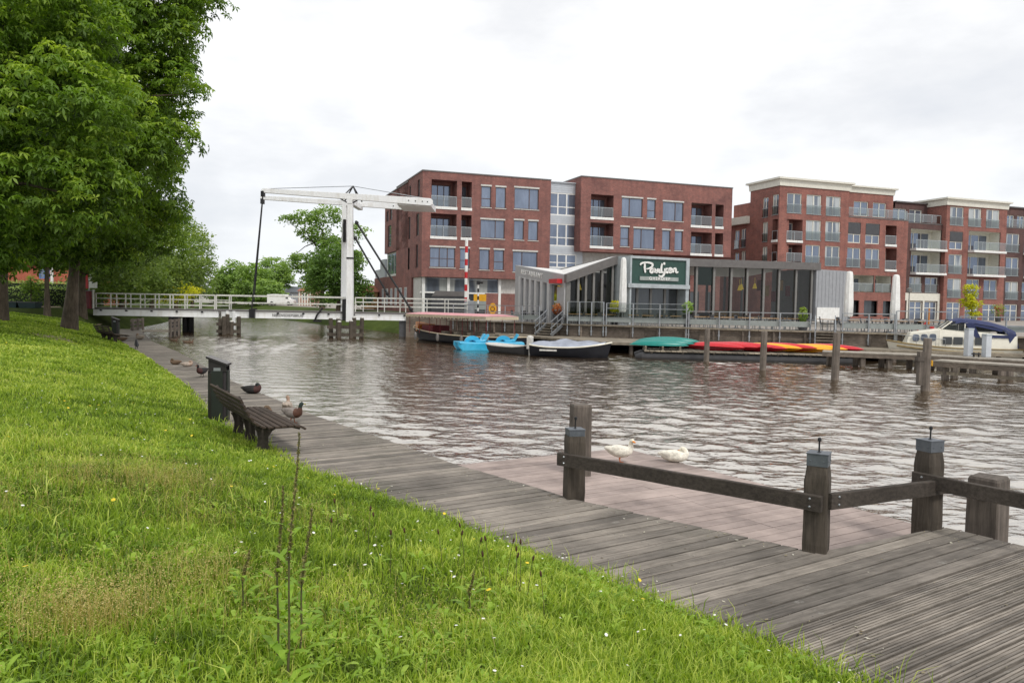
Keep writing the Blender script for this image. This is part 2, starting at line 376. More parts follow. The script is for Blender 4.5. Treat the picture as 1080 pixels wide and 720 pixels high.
# ------------------------------------------------------------------ plan lines (world metres)
EN = Vector((.857, .515)); EE = Vector((.515, -.857))     # across / along the boardwalk (towards viewer)
Lpx = [(925,718),(760,655),(640,605),(500,555),(400,520),(330,495),(230,440),(200,410),(160,380),(125,359),(119,346)]
Lpt = [onz(*p, D).to_2d() for p in Lpx]
Lpt = [Lpt[0]+EE*14, Lpt[0]+EE*3]+Lpt
Rpx = [(860,583),(605,527),(540,507),(480,490),(410,465),(330,438),(240,400),(200,378),(185,370),(160,360),(147,347)]
R1 = [onz(*p, D).to_2d() for p in Rpx]
P3 = onz(979, 556, D).to_2d()
R0 = P3+Vector((.18, .02)); Redge = [R0+EE*14, R0+EE*2.2+EN*.12, R0]+R1
def polylen(P):
    L = [0]
    for a, b in zip(P, P[1:]): L.append(L[-1]+(b-a).length)
    return L
def at_len(P, L, t):
    for i in range(len(P)-1):
        if t <= L[i+1] or i == len(P)-2:
            k = (t-L[i])/max(1e-6, L[i+1]-L[i]); return P[i].lerp(P[i+1], k)
def hit(p, d, P):
    """distance from p along d to polyline P"""
    best = None
    for a, b in zip(P, P[1:]):
        e = b-a; den = d.x*e.y-d.y*e.x
        if abs(den) < 1e-9: continue
        w_ = a-p; t = (w_.x*e.y-w_.y*e.x)/den; u = (w_.x*d.y-w_.y*d.x)/den
        if -1e-6 <= u <= 1.000001 and t > .05 and (best is None or t < best): best = t
    return best
# ------------------------------------------------------------------ boardwalk of single planks
mb = MB(); BWR = Matrix.Rotation(-R(31.5), 4, 'Z'); mb.T = BWR; LL = polylen(Lpt); t = 0; tot = LL[-1]; rr = random.Random(3)
def dirn(t):
    k = min(1, max(0, (t-24)/8)); a = R(33.5-3*k); return Vector((math.cos(a), math.sin(a)))
while t < tot-.2:
    p0 = at_len(Lpt, LL, t); w_ = .175; p1 = at_len(Lpt, LL, t+w_-.021)
    d0, d1 = dirn(t), dirn(t+w_)
    h0, h1 = hit(p0, d0, Redge), hit(p1, d1, Redge)
    if h0 and h1 and h0 < 12 and h1 < 12:
        a, b_ = p0-d0*.35, p1-d1*.35; c, e = p1+d1*(h1+.03), p0+d0*(h0+.03)
        dz = rr.uniform(-.004, .004); g = rr.random() < .0
        if t < 14.75:                      # anti-slip ribbed planks nearest the viewer
            n = 5
            for k in range(n):
                f0, f1 = k/n, (k+.62)/n
                q = [a.lerp(b_, f0), e.lerp(c, f0), e.lerp(c, f1), a.lerp(b_, f1)]
                mb.prism([q[0], q[1], q[2], q[3]], D-.014+dz, D+dz)
            mb.prism([a, e, c, b_], D-.045+dz, D-.011+dz)
        else:
            mb.prism([a, e, c, b_], D-.045+dz, D+dz)
        if t < 32:
            mb.m = 1
            for f in (.16, .52, .93):
                for g_ in (.22, .78):
                    q = p0.lerp(p1, g_)+d0*h0*f; mb.add([(q.x+.006*math.cos(k_), q.y+.006*math.sin(k_), D+dz+.0012) for k_ in np.linspace(0, 5.236, 6)], [(0, 1, 2, 3, 4, 5)])
            mb.m = 0
    t += w_
boardwalk = tag(mb.build('boardwalk', [M['deckwood'], M['black']]), kind='structure'); boardwalk.rotation_euler = (0, 0, R(31.5))
mb = MB(); mb.m = 1  # black sheet under the planks, added to make the seams look shaded
for k in range(int(tot/.5)):
    q0, q1 = at_len(Lpt, LL, k*.5), at_len(Lpt, LL, k*.5+.5); g0, g1 = hit(q0, dirn(k*.5), Redge), hit(q1, dirn(k*.5+.5), Redge)
    if g0 and g1 and g0 < 12 and g1 < 12:
        q0b, q1b = q0+dirn(k*.5)*(g0-.06), q1+dirn(k*.5+.5)*(g1-.06); mb.add([(*q0, D-.052), (*q0b, D-.052), (*q1b, D-.052), (*q1, D-.052)], [(0, 1, 2, 3)])
mb.m = 0
Rsm = Redge
for a, b_ in zip(Rsm, Rsm[1:]):
    mb.bar((*a, D-.14), (*b_, D-.14), .07, .18)
    n = max(1, int((b_-a).length/1.6))
    for k in range(n):
        q = a.lerp(b_, (k+.5)/n); q = q-EN*.25; mb.tube([(q.x, q.y, -.6), (q.x, q.y, D-.05)], .09, 8)
for k in range(int(tot/1.6)):                   # dark bearers under the planks
    p = at_len(Lpt, LL, k*1.6+.1); h = hit(p, dirn(k*1.6), Redge)
    if h and h < 12: q = p+dirn(k*1.6)*(h-.1); mb.bar((*p, D-.14), (*q, D-.14), .1, .15)
tag(mb.build('boardwalk_frame', [M['railtimber'], M['black']]), kind='structure')
mb = MB()
P0 = EN*5.78+EE*-11.35
def PE(n, e): q = EN*n+EE*e; return q
e0, e1 = -11.4, -2.2; e = e0; rr = random.Random(5); mb.T = BWR
while e < e1:
    for n0, n1 in ((5.5, 7.6), (7.604, 9.34)):
        mb.prism([PE(n0, e), PE(n0, e+.188), PE(n1, e+.188), PE(n1, e)], .215, .25+rr.uniform(-.002, .002))
    e += .2
pont = thing('floating_pontoon', (0, 0, 0), 0, 'low floating platform of pinkish boards beside the near boardwalk, white ducks on it', 'pontoon')
mb.build('decking', M['composite'], pont).rotation_euler = (0, 0, R(31.5))
mb = MB()
for n in (5.6, 7.6, 9.3): mb.bar((*PE(n, e0), .13), (*PE(n, e1), .13), .12, .16)
for e in (e0+.03, e1-.03): mb.bar((*PE(5.5, e), .132), (*PE(9.34, e), .132), .08, .158)
for n in (6.3, 8.6): mb.tube([(*PE(n, e0+.2), -.02), (*PE(n, e1-.2), -.02)], .22, 10)
mb.build('float_frame', M['railtimber'], pont)

# ------------------------------------------------------------------ water, banks, land
rs_ = [2.0]
while rs_[-1] < 170: rs_.append(rs_[-1]+max(.045, .0038*rs_[-1]))
rs_ = np.array(rs_); as_ = np.radians(np.linspace(-50, 54, 620)); RR_, AA_ = np.meshgrid(rs_, as_, indexing='ij'); wx, wy = np.sin(AA_)*RR_, np.cos(AA_)*RR_
wg = np.random.default_rng(4); wz = np.zeros_like(wx)
for k in range(110):
    lam = .2*(1.35/.2)**wg.random()**1.05; a_ = R(80)+wg.normal(0, .75); kk = 2*PI/lam; amp = .0128*lam/(2*PI)*wg.uniform(.6, 1.4)
    res = np.maximum(.0038*RR_, .045); fade = np.clip((lam/res-2.2)/2.0, 0, 1)
    px_, py_ = wx+.35*np.sin(wy*.31+k), wy+.35*np.sin(wx*.27+k*2)
    wz += fade*amp*np.sin(kk*(px_*math.cos(a_)+py_*math.sin(a_))+wg.uniform(0, 6.28))
gust = .72+.4*np.sin(wx*.11+wy*.05+1)*np.sin(wy*.13-wx*.04)+.25*np.sin(wx*.31+2)*np.sin(wy*.23)
wz *= np.clip(gust, .35, 1.3)*np.clip((165-RR_)/30, 0, 1)
nr, na = wx.shape; idx = np.arange(nr*na).reshape(nr, na)
Fw = np.stack([idx[:-1, :-1], idx[:-1, 1:], idx[1:, 1:], idx[1:, :-1]], -1).reshape(-1, 4)
wo = npmesh('water', np.stack([wx, wy, wz], -1).reshape(-1, 3), Fw[:, ::-1], M['water']); wo.data.polygons.foreach_set('use_smooth', [True]*len(wo.data.polygons)); tag(wo, kind='structure')
tag(MB().add([(-1500, -60, -.1), (1500, -60, -.1), (1500, 2500, -.1), (-1500, 2500, -.1)], [(0, 1, 2, 3)]).build('far_water', M['water']), kind='structure')
tag(MB().add([(-1500, -60, -1.6), (1500, -60, -1.6), (1500, 2500, -1.6), (-1500, 2500, -1.6)], [(0, 1, 2, 3)]).build('canal_bed', M['turf']), kind='structure')
end = Lpt[-1]
Lfar = [end+Vector((-.3, .8)), Vector((-34.5, 70)), Vector((-37.5, 83)), Vector((-49.5, 119)), Vector((-58, 146)), Vector((-92, 205)), Vector((-150, 290)), Vector((-300, 520))]
Lall = Lpt+Lfar; LA = polylen(Lall)
def smooth(x, a, b): x = min(1, max(0, (x-a)/(b-a))); return x*x*(3-2*x)
from mathutils import noise as mn
def gz(t, s, x, y):
    far = smooth(t, LA[len(Lpt)-1]-.5, LA[len(Lpt)-1]+2)
    near = D-.02+1.62*(1-math.exp(-(max(0, s)/5.2)**1.15)) if s > 0 else D-.05+s*.2
    fz = -.3+2.3*smooth(s, -.5, 4.5)
    z = near*(1-far)+fz*far
    if s > .25:
        k = smooth(s, .25, 1.2)
        z += k*(.05*mn.noise((x*.9, y*.9, 0))+.10*mn.noise((x*.25, y*.25, 3)))
    return z
ts = list(np.arange(0, 30, .3))+list(np.arange(30, LA[len(Lpt)-1]+4, .8))+list(np.arange(LA[len(Lpt)-1]+4, LA[-1], 12))
ss = [-.4, -.2, -.05, 0, .05, .12]+list(np.arange(.3, 6, .3))+list(np.arange(6, 20, .7))+list(np.arange(20, 60, 4))+[70, 90, 130, 200, 350, 700, 1400]
vs = []; fs = []
OUT = Vector((-.857, -.515))
def bankp(t, s):
    p = at_len(Lall, LA, t)+OUT*s; return (p.x, p.y, gz(t, s, p.x, p.y))
for t in ts:
    for s in ss: vs.append(bankp(t, s))
n = len(ss)
for i in range(len(ts)-1):
    for j in range(n-1): fs.append((i*n+j, i*n+j+1, (i+1)*n+j+1, (i+1)*n+j))
bank = tag(MB().add(vs, fs).build('grass_bank', M['turf'], smooth=True), kind='structure')
# right side land
QW = [Vector((-5.2, 64.5)), Vector((4.1, 56)), Vector((9.1, 53.7)), Vector((15.7, 49.8)), Vector((40, 41)), Vector((120, 20))]    # foot line of the quay wall
T = 1.56
rb = [Vector((-9.5, 71)), Vector((-13.6, 80)), Vector((-22.5, 95)), Vector((-44, 137)), Vector((-82, 205)), Vector((-135, 290)), Vector((-285, 520))]
vs = []; fs = []
for p in rb:
    for s, z in ((-.6, -.4), (0, .05), (.3, .3), (3.0, 1.45), (5, 1.9)): vs.append((p.x+s*.82, p.y+s*.57, z))
for i in range(len(rb)-1):
    for j in range(4): fs.append((i*5+j, (i+1)*5+j, (i+1)*5+j+1, i*5+j+1))
tag(MB().add(vs, fs).build('canal_bank', M['turf']), kind='structure')
off = [Vector((p.x+4.1, p.y+2.85)) for p in rb]
land = [(QW[0].x, QW[0].y+4), *[(p.x+3, p.y+14) for p in QW[1:]], (1500, -300), (1500, 2400), (-285, 2400)]+[(p.x, p.y) for p in reversed(off)]
tag(MB().add([(x, y, 1.9) for x, y in land], [tuple(range(len(land)))]).build('land', M['road']), kind='structure')
tag(MB().add([(-1500, 480, 2.05), (-200, 480, 2.05), (200, 2400, 2.05), (-1500, 2400, 2.05)], [(0, 1, 2, 3)]).build('far_ground', M['turf']), kind='structure')
# gravel path along the top of the left bank, and the worn strip in the grass
vs = []; fs = []
pp = [at_len(Lall, LA, t)+OUT*8.5 for t in np.arange(55, LA[len(Lpt)-1]+3, 2)]
def strip(name, pts, w_, mat, dz=.02):
    vs = []; fs = []
    for i, p in enumerate(pts):
        q = pts[min(i+1, len(pts)-1)]-pts[max(i-1, 0)]; nn = Vector((-q.y, q.x)).normalized()
        for s in (-1, -.5, 0, .5, 1):
            a = p+nn*s*w_[i]/2 if hasattr(w_, '__len__') else p+nn*s*w_/2
            vs.append((a.x, a.y, zat(a.x, a.y)+dz))
    for i in range(len(pts)-1):
        for j in range(4): fs.append((i*5+j, i*5+j+1, (i+1)*5+j+1, (i+1)*5+j))
    return tag(MB().add(vs, fs).build(name, mat), kind='structure')
def ts_of(x, y):
    """(t, s) on the left bank of a world point"""
    p = Vector((x, y)); best = None
    for i, (a, b_) in enumerate(zip(Lall, Lall[1:])):
        e = b_-a; d = -OUT; den = d.x*e.y-d.y*e.x
        if abs(den) < 1e-9: continue
        w_ = a-p; tt = (w_.x*e.y-w_.y*e.x)/den; u = (w_.x*d.y-w_.y*d.x)/den
        if 0 <= u <= 1: return LA[i]+u*(LA[i+1]-LA[i]), tt
    return 0, 5
def zat(x, y):
    t, s = ts_of(x, y); return gz(t, s, x, y)
# path crossing to the bridge at the far left
strip('gravel_path', [Vector((-90, 63.5)), Vector((-60, 62.5)), Vector((-45, 63)), Vector((-38, 65)), Vector((-34.8, 66.2))], 3.0, M['dirt'], .05)
strip('worn_path', [onz(30, 334, 1.98).to_2d(), onz(48, 337, 1.9).to_2d(), onz(68, 341, 1.85).to_2d(), onz(90, 345, 1.75).to_2d()], [.5, 1.3, 1.1, .4], M['dirt'], .03)

# ------------------------------------------------------------------ near fence
fence = thing('post_and_rail_fence', (*onz(860, 583, D),), 0, 'low dark timber post and rail fence with zinc post caps along the near boardwalk', 'fence')
fo = Vector(fence.location)
def fpost(px, py, hgt, rz, mat='post', w0=.235):
    p = onz(px, py, D); p = Vector((p.x, p.y, D))+Vector((ray(px, py)[0], ray(px, py)[1], 0)).normalized()*w0*.62
    q = p-fo
    mb = MB(); mb.T = Matrix.Translation(q) @ Matrix.Rotation(rz, 4, 'Z')
    rings = []
    rj = random.Random(px)
    for z, s in ((-.5, 1.02), (0, 1), (.08, 1.03), (.3, .99), (.55, .97), (.72, 1.0), (.80, .93), (hgt-.115, .82)):
        a = w0/2*s; c = a*.86; j = lambda: rj.uniform(-.004, .004)
        rings.append([(a+j(), -c, z), (a+j(), c, z), (c, a+j(), z), (-c, a+j(), z), (-a+j(), c, z), (-a+j(), -c, z), (-c, -a+j(), z), (c, -a+j(), z)])
    mb.loft(rings); po = mb.build('post', M[mat], fence)
    mc = MB(); mc.T = mb.T; s = w0/2*.87
    mc.box((-s, -s, hgt-.125), (s, s, hgt-.004)); mc.box((-s-.006, -s-.006, hgt-.004), (s+.006, s+.006, hgt+.008))
    for k in (-1, 1):
        mc.ball((k*s*.6, -s-.001, hgt-.07), .008, 6, 4); mc.ball((-s-.001, k*s*.6, hgt-.07), .008, 6, 4)
    mc.build('post_cap', M['cap'], po, bevel=.004)
    ml = MB(); ml.T = mb.T
    ml.tube([(0, 0, hgt), (0, 0, hgt+.012)], .022, 10); ml.tube([(0, 0, hgt+.01), (0.004, 0, hgt+.12)], .009, 8)
    ml.tube([(0.004, 0, hgt+.115), (.004, 0, hgt+.125), (.004, 0, hgt+.15), (.004, 0, hgt+.158)], [.012, .02, .018, .008], 10)
    ml.build('cap_spike', M['black'], po, smooth='auto')
    return p
p1 = fpost(605, 527, .88, R(12)); p2 = fpost(860, 584, 1.0, R(60)); p3 = fpost(977, 559, 1.0, R(22))
def frail(a, b_, za, zb, off, ext=(.17, .17)):
    a, b_ = Vector(a), Vector(b_); d = (b_-a); d.z = 0; d.normalize(); nn = Vector((d.y, -d.x, 0))*off
    A = a+nn-d*ext[0]; B = b_+nn+d*ext[1]; A.z = D+za; B.z = D+zb
    mb = MB(); N = 10; rings = []; rj = random.Random(int(a.x*99))
    for i in range(N+1):
        c = A.lerp(B, i/N)-fo; c.z += rj.uniform(-.003, .003); t_ = Vector((-d.y, d.x, 0))*.032; hz_ = .08
        rings.append([c-t_-Vector((0,0,hz_)), c+t_-Vector((0,0,hz_)), c+t_+Vector((0,0,hz_-.008)), c+t_*.8+Vector((0,0,hz_)), c-t_*.8+Vector((0,0,hz_)), c-t_-Vector((0,0,-hz_+.008))])
    mb.loft(rings)
    ra = mb.build('rail', M['railtimber'], fence)
    for e, s in ((A, 1), (B, -1)):
        for zz in (.04, -.04):
            m2 = MB(); c = e+d*s*.11-fo+Vector((d.y, -d.x, 0))*.034*(1 if off > 0 else -1); m2.ball((c.x, c.y, c.z+zz), .013, 7, 5)
            m2.build('bolt', M['steel'], ra)
frail(p1, p2, .50, .52, .155, (.14, .1)); frail(p2, p3, .54, .50, .155, (.02, .12))
p4 = p3+Vector((*EE, 0))*2.6+Vector((.25, .1, 0)); 
# next post, just beyond the frame
frail(p3, p4, .56, .52, .155, (.1, .2))
def fpost_at(p):
    mb = MB(); mb.T = Matrix.Translation(p-fo) @ Matrix.Rotation(R(30), 4, 'Z')
    mb.box((-.11, -.11, -.5), (.11, .11, .9)); return mb
po = fpost_at(Vector((p4.x, p4.y, D))).build('post', M['post'], fence, bevel=.015)
# square mooring posts of the pontoon
def mooring(px, py, z, top, w_, label, rz):
    p = onz(px, py, z); p = Vector((p.x, p.y, 0))
    o = MB(); rings = []; rj = random.Random(px)
    for zz, s in ((-1.2, 1), (.2, 1.0), (.6, .99), (top-.03, .96), (top, .88)):
        a = w_/2*s; c = a*.9; rings.append([(a, -c, zz+rj.uniform(0, .012)), (a, c, zz), (c, a, zz+rj.uniform(0, .012)), (-c, a, zz), (-a, c, zz+rj.uniform(0, .01)), (-a, -c, zz), (-c, -a, zz), (c, -a, zz)])
    o.loft(rings); o.box((-.006-w_/2, -.04, top-.25), (-w_/2+.002, .04, top-.18))
    ob = o.build('mooring_post', M['pile'])
    ob.location = p; ob.rotation_euler = (0, 0, rz); tag(ob, label, 'post', 'square mooring posts beside the pontoon'); return ob
mooring(611, 500, .25, 1.36, .3, 'square grey mooring post behind the left fence post, at the pontoon', R(10))
mooring(1040, 571, .3, 1.05, .34, 'thick square mooring post with weathered top, right of the capped fence posts', R(38))

# ------------------------------------------------------------------ benches and bins
def make_bench(label):
    b_ = thing('park_bench', (0, 0, 0), 0, label, 'bench', 'slatted benches along the boardwalk')
    L2 = 1.0
    # side profile (y = forward over the seat, z): back top -> seat -> front lip
    prof = [(-.36, .86), (-.31, .74), (-.26, .62), (-.2, .51), (-.12, .44), (0, .415), (.12, .42), (.24, .43), (.35, .42), (.43, .37)]
    def slat(y, z, a, parent, nm):
        m_ = MB(); m_.T = Matrix.Translation((0, y, z)) @ Matrix.Rotation(a, 4, 'X'); m_.box((-L2, -.036, -.017), (L2, .036, .017))
        m_.build(nm, M['benchwood'], parent, bevel=.008)
    for i, (y, z, a) in enumerate([(-.385, .85, 68), (-.345, .755, 68), (-.305, .66, 67), (-.26, .57, 62), (-.2, .49, 48), (-.12, .44, 20)]):
        slat(y, z, -R(a) if True else a, b_, 'backrest_slat')
    for (y, z, a) in [(-.03, .425, 2), (.055, .425, 0), (.14, .43, 0), (.225, .43, 0), (.31, .42, 10), (.385, .39, 35)]:
        slat(y, z, -R(a), b_, 'seat_slat')
    for x in (-.72, .72, 0):
        m_ = MB()
        path = [(x, -.37, .88), (x, -.325, .76), (x, -.275, .62), (x, -.2, .48), (x, -.1, .40), (x, .1, .385), (x, .3, .385), (x, .41, .345)]
        for p, q in zip(path, path[1:]): m_.bar(p, q, .05, .05)
        # swept foot
        m_.loft([[(x-.025, yy0, z), (x+.025, yy0, z), (x+.025, yy1, z), (x-.025, yy1, z)] for z, yy0, yy1 in ((.40, -.17, .16), (.33, -.14, .05), (.24, -.12, 0), (.12, -.13, 0), (0, -.17, .05), (-.18, -.19, .08))])
        m_.build('bench_leg', M['railtimber'], b_)
    return b_
bench = make_bench('dark slatted bench seen from behind, nearest on the grass edge beside the bin')
nb = onz(283, 476, D+.03).to_2d(); 
ang = math.atan2(EN.y, EN.x)-PI/2            # bench looks over the water
ax = Vector((math.cos(ang), math.sin(ang)))  # along the bench, towards viewer
c = nb-ax*.93+EN*.0
bench.location = (c.x, c.y, D+.02); bench.rotation_euler = (0, 0, ang); bench.scale = (1.25, 1.25, 1.03)
b2 = copy_tree(bench); b2['label'] = 'small distant bench with its back to the grass slope, beside the far bin'
q = onz(117, 362, D).to_2d(); b2.location = (q.x, q.y, D+.05); b2.rotation_euler = (0, 0, ang+R(14))
def make_bin(label):
    b_ = thing('litter_bin', (0, 0, 0), 0, label, 'bin', 'tall litter bins beside the benches')
    m_ = MB()
    def ring(z, w_, c_): return [(w_, -c_, z), (w_, c_, z), (c_, w_, z), (-c_, w_, z), (-w_, c_, z), (-w_, -c_, z), (-c_, -w_, z), (c_, -w_, z)]
    m_.loft([ring(-.15, .2, .15), ring(.98, .2, .15)])
    for k in range(4):
        a = k*PI/2
    m_.build('bin_body', M['bin'], b_)
    m_ = MB()
    for sx in (-1, 1): m_.box((sx*.2, -.13, 0), (sx*.228, .13, 1.02)); m_.box((-.13, sx*.2, 0), (.13, sx*.228, 1.02))
    m_.build('side_panel', M['bingreen'], b_, bevel=.006)
    m_ = MB(); m_.loft([ring(.98, .15, .1), ring(1.16, .15, .1)]); m_.build('inner_drum', M['black'], b_)
    m_ = MB()   # wedge roof, high at the back-left
    m_.loft([[(-.25, -.24, 1.27), (-.25, .24, 1.27), (-.25, .24, 1.31), (-.25, -.24, 1.31)], [(.24, -.24, 1.12), (.24, .24, 1.12), (.24, .24, 1.16), (.24, -.24, 1.16)]])
    for sy in (-.2, .2): m_.add([(-.2, sy, 1.0), (.2, sy, 1.0), (.2, sy, 1.13), (-.2, sy, 1.26), (-.2, sy+.02, 1.0), (.2, sy+.02, 1.0), (.2, sy+.02, 1.13), (-.2, sy+.02, 1.26)], [(0,1,2,3), (7,6,5,4), (0,4,5,1), (1,5,6,2), (2,6,7,3), (3,7,4,0)])
    m_.build('bin_lid', M['bin'], b_); MB().add([(-.245, -.235, 1.3115), (.235, -.235, 1.162), (.235, .235, 1.162), (-.245, .235, 1.3115)], [(0, 1, 2, 3)]).build('lid_top', M['fascia'], b_)
    MB().box((-.08, -.206, 1.02), (.08, -.2, 1.08)).build('sticker', M['steel'], b_)
    return b_
bn = make_bin('tall dark litter bin with sloping lid behind the nearest bench')
q = onz(231, 443, D).to_2d(); bn.location = (q.x, q.y, D); bn.rotation_euler = (0, 0, R(8)); bn.scale = (.84, .84, 1.0)
bn2 = copy_tree(bn); bn2['label'] = 'dark litter bin near the bridge beside the distant bench'
q = onz(122, 357.5, D).to_2d(); bn2.location = (q.x, q.y, D)

# ------------------------------------------------------------------ landing stage by the bridge
o = thing('landing_stage', (0, 0, 0), 0, 'small timber landing stage with board sides under the left end of the bridge', 'landing stage')
a = onz(144, 351, .3).to_2d()
m_ = MB(); m_.T = Matrix.Translation((a.x, a.y, 0)) @ Matrix.Rotation(R(12), 4, 'Z')
for k in range(11): m_.box((-.2, k*.3, .38), (2.3, k*.3+.285, .43))
m_.build('decking', M['jetty'], o)
for x in (-.35, 2.3):
    m2 = MB(); m2.T = m_.T
    for k in range(3): m2.box((x, k*1.5, -.8), (x+.14, k*1.5+.14, 1.35))
    for z in (.5, .8, 1.1): m2.box((x-.05, -.1, z), (x-.004, 3.3, z+.2))
    m2.build('side_fence', M['pile'], o)
# silver ladder rail at the boardwalk edge
# ------------------------------------------------------------------ ducks
def duck_mats(kind):
    return {'drake': (('duck_grey', (.22, .19, .17)), ('duck_head', (.006, .02, .016)), ('duck_breast', (.09, .035, .02)), ('duck_bill', (.3, .26, .04)), ('duck_leg', (.4, .1, .02))),
            'brown': (('duck_brown', (.14, .09, .055)), ('duck_brown_head', (.13, .085, .05)), ('duck_brown_breast', (.15, .09, .055)), ('duck_brown_bill', (.12, .06, .02)), ('duck_leg', (.4, .1, .02))),
            'black': (('duck_black', (.014, .012, .012)), ('duck_black_head', (.01, .012, .012)), ('duck_black_breast', (.05, .015, .012)), ('duck_black_bill', (.16, .05, .03)), ('duck_dark_leg', (.05, .03, .02))),
            'pale': (('duck_pale', (.4, .33, .27)), ('duck_pale_head', (.3, .2, .14)), ('duck_pale_breast', (.36, .26, .2)), ('duck_bill', (.3, .26, .04)), ('duck_leg', (.4, .1, .02))),
            'white': (('duck_white', (.78, .74, .64)), ('duck_white_head', (.8, .75, .62)), ('duck_white_breast', (.8, .76, .66)), ('duck_orange_bill', (.75, .25, .03)), ('duck_orange_leg', (.7, .2, .06)))}[kind]
DM = {}
def dmat(n, c):
    if n not in DM: DM[n] = paint(n, c, .75, var=.35, scale=18, bmp=.3)
    return DM[n]
def duck(pos, rz, kind, pose, size, label, group='ducks resting on the boardwalk', turn=0):
    """spine lofted from tail to bill as one continuous body"""
    if pose == 'stand':
        sp_ = [(-.27,0,.25,.012),(-.24,0,.25,.03),(-.17,0,.225,.068),(-.08,0,.2,.098),(.01,0,.19,.108),(.09,0,.2,.1),(.145,0,.225,.078),(.168,0,.265,.05),(.172,0,.31,.037),(.178,0,.345,.037),(.196,0,.372,.041),(.215,0,.383,.036),(.236,0,.378,.021),(.26,0,.37,.017),(.286,0,.364,.018),(.293,0,.363,.008)]
        hd, zb = 8, .08
    elif pose == 'float':
        sp_ = [(-.27,0,.14,.012),(-.24,0,.13,.03),(-.17,0,.08,.068),(-.08,0,.05,.095),(.01,0,.04,.1),(.09,0,.05,.095),(.145,0,.08,.075),(.165,0,.13,.047),(.168,0,.17,.036),(.174,0,.205,.037),(.192,0,.232,.041),(.211,0,.243,.036),(.232,0,.238,.021),(.256,0,.23,.017),(.282,0,.224,.018),(.289,0,.223,.008)]
        hd, zb = 8, 0
    else:   # resting, head turned back onto the body
        sp_ = [(-.29,0,.14,.012),(-.25,0,.135,.03),(-.18,0,.115,.068),(-.09,0,.1,.095),(0,0,.095,.103),(.09,0,.1,.1),(.15,0,.12,.08),(.175,.005,.16,.055),(.165,.012,.195,.042),(.14,.02,.222,.04),(.115,.025,.225,.041),(.09,.03,.215,.034),(.07,.035,.2,.02),(.05,.045,.185,.015),(.03,.05,.175,.014),(.02,.052,.17,.007)]
        hd, zb = 9, 0
    pts = [Vector(p[:3]) for p in sp_]; rs = [p[3] for p in sp_]
    if pose == 'preen':
        pass
    if turn:
        piv = pts[8]
        for i in range(9, len(pts)):
            v = pts[i]-piv; v.rotate(Matrix.Rotation(turn, 4, 'Z')); pts[i] = piv+v
    o = MB(); nring = 14; vs = []; fs = []
    for i, p in enumerate(pts):
        d = (pts[min(i+1, len(pts)-1)]-pts[max(i-1, 0)]).normalized()
        side = Vector((0, 1, 0)) if i < 8 or not turn else Vector((-d.y, d.x, 0)).normalized()
        if abs(d.z) < .9 and i < 8: side = Vector((-d.y, d.x, 0)).normalized()
        up = d.cross(side).normalized()
        fl = 1.0
        wdt = 1.12 if 2 < i < 6 else 1.0
        hgt = .95 if 2 < i < 6 else 1.0
        if i >= 12: hgt = .6; wdt = 1.15
        for k in range(nring):
            a = 2*PI*k/nring; vs.append(p+side*math.cos(a)*rs[i]*wdt+up*math.sin(a)*rs[i]*hgt)
    for i in range(len(pts)-1):
        m_i = 0 if i < 5 else (2 if i < 8 else (1 if i < 12 else 3)); o.m = m_i
        base = len(o.v)
        ring = vs[i*nring:(i+2)*nring]
        fsi = [(k, (k+1) % nring, nring+(k+1) % nring, nring+k) for k in range(nring)]
        o.add(ring, fsi)
    # merge duplicated ring verts: indices arranged manually
    o2 = MB(); o2.v = [tuple(v) for v in vs]; o2.f = []; o2.mi = []
    for i in range(len(pts)-1):
        m_i = 0 if i < 5 else (2 if i < 8 else (1 if i < 12 else 3))
        for k in range(nring):
            o2.f.append((i*nring+k, i*nring+(k+1) % nring, (i+1)*nring+(k+1) % nring, (i+1)*nring+k)); o2.mi.append(m_i)
    o2.f.append(tuple(range(nring-1, -1, -1))); o2.mi.append(0); o2.f.append(tuple(range((len(pts)-1)*nring, len(pts)*nring))); o2.mi.append(3)
    # folded wings lying on the flanks, eyes
    zc = pts[4].z
    for sy in (-1, 1):
        o2.m = 0
        W = []
        for (x, zz, r1, r2) in ((-.25, zc+.062, .004, .004), (-.2, zc+.05, .018, .03), (-.1, zc+.035, .022, .06), (0, zc+.03, .022, .07), (.07, zc+.03, .018, .055), (.11, zc+.035, .006, .02)):
            yy = sy*(.085 if -.15 < x < .09 else .055)
            W.append([(x, yy+math.cos(2*PI*k/8)*r1, zz+math.sin(2*PI*k/8)*r2) for k in range(8)])
        o2.loft(W)
    if pose == 'stand':
        for sy in (-1, 1):
            o2.m = 4
            o2.tube([(.0, sy*.045, zc-.07), (-.012, sy*.045, zc-.12), (.0, sy*.045, .012)], [.016, .009, .008], 8)
            for aa in (-.45, 0, .45):
                o2.tube([(0, sy*.045, .01), (.06*math.cos(aa), sy*.045+.06*math.sin(aa), .005)], [.008, .004], 5, flat=.6)
            o2.add([(0, sy*.045, .008), (.055*math.cos(.45), sy*.045-.055*math.sin(.45), .004), (.06, sy*.045, .004), (.055*math.cos(.45), sy*.045+.055*math.sin(.45), .004)], [(0, 1, 2), (0, 2, 3)])
    hp = pts[10]; dd = (pts[12]-pts[10]).normalized(); sd_ = Vector((-dd.y, dd.x, 0)).normalized()
    ob = None
    ms = [dmat(*c) for c in duck_mats(kind)]+[M['black']]
    for sgn in (-1, 1):
        o2.m = 5; q_ = hp+sd_*sgn*rs[10]*.93+dd*.008; o2.ball(tuple(q_), .006, 6, 4)
    ob = o2.build('duck', ms, None, smooth=True)
    ob.location = pos; ob.rotation_euler = (0, 0, rz); ob.scale = (size,)*3
    tag(ob, label, 'duck', group); return ob
dk = lambda px, py, z=D: Vector(onz(px, py, z))
duck(dk(309, 446), R(-25), 'drake', 'stand', 1.05, 'mallard drake standing nearest on the boardwalk, front bird of the pair beyond the bench', turn=R(70))
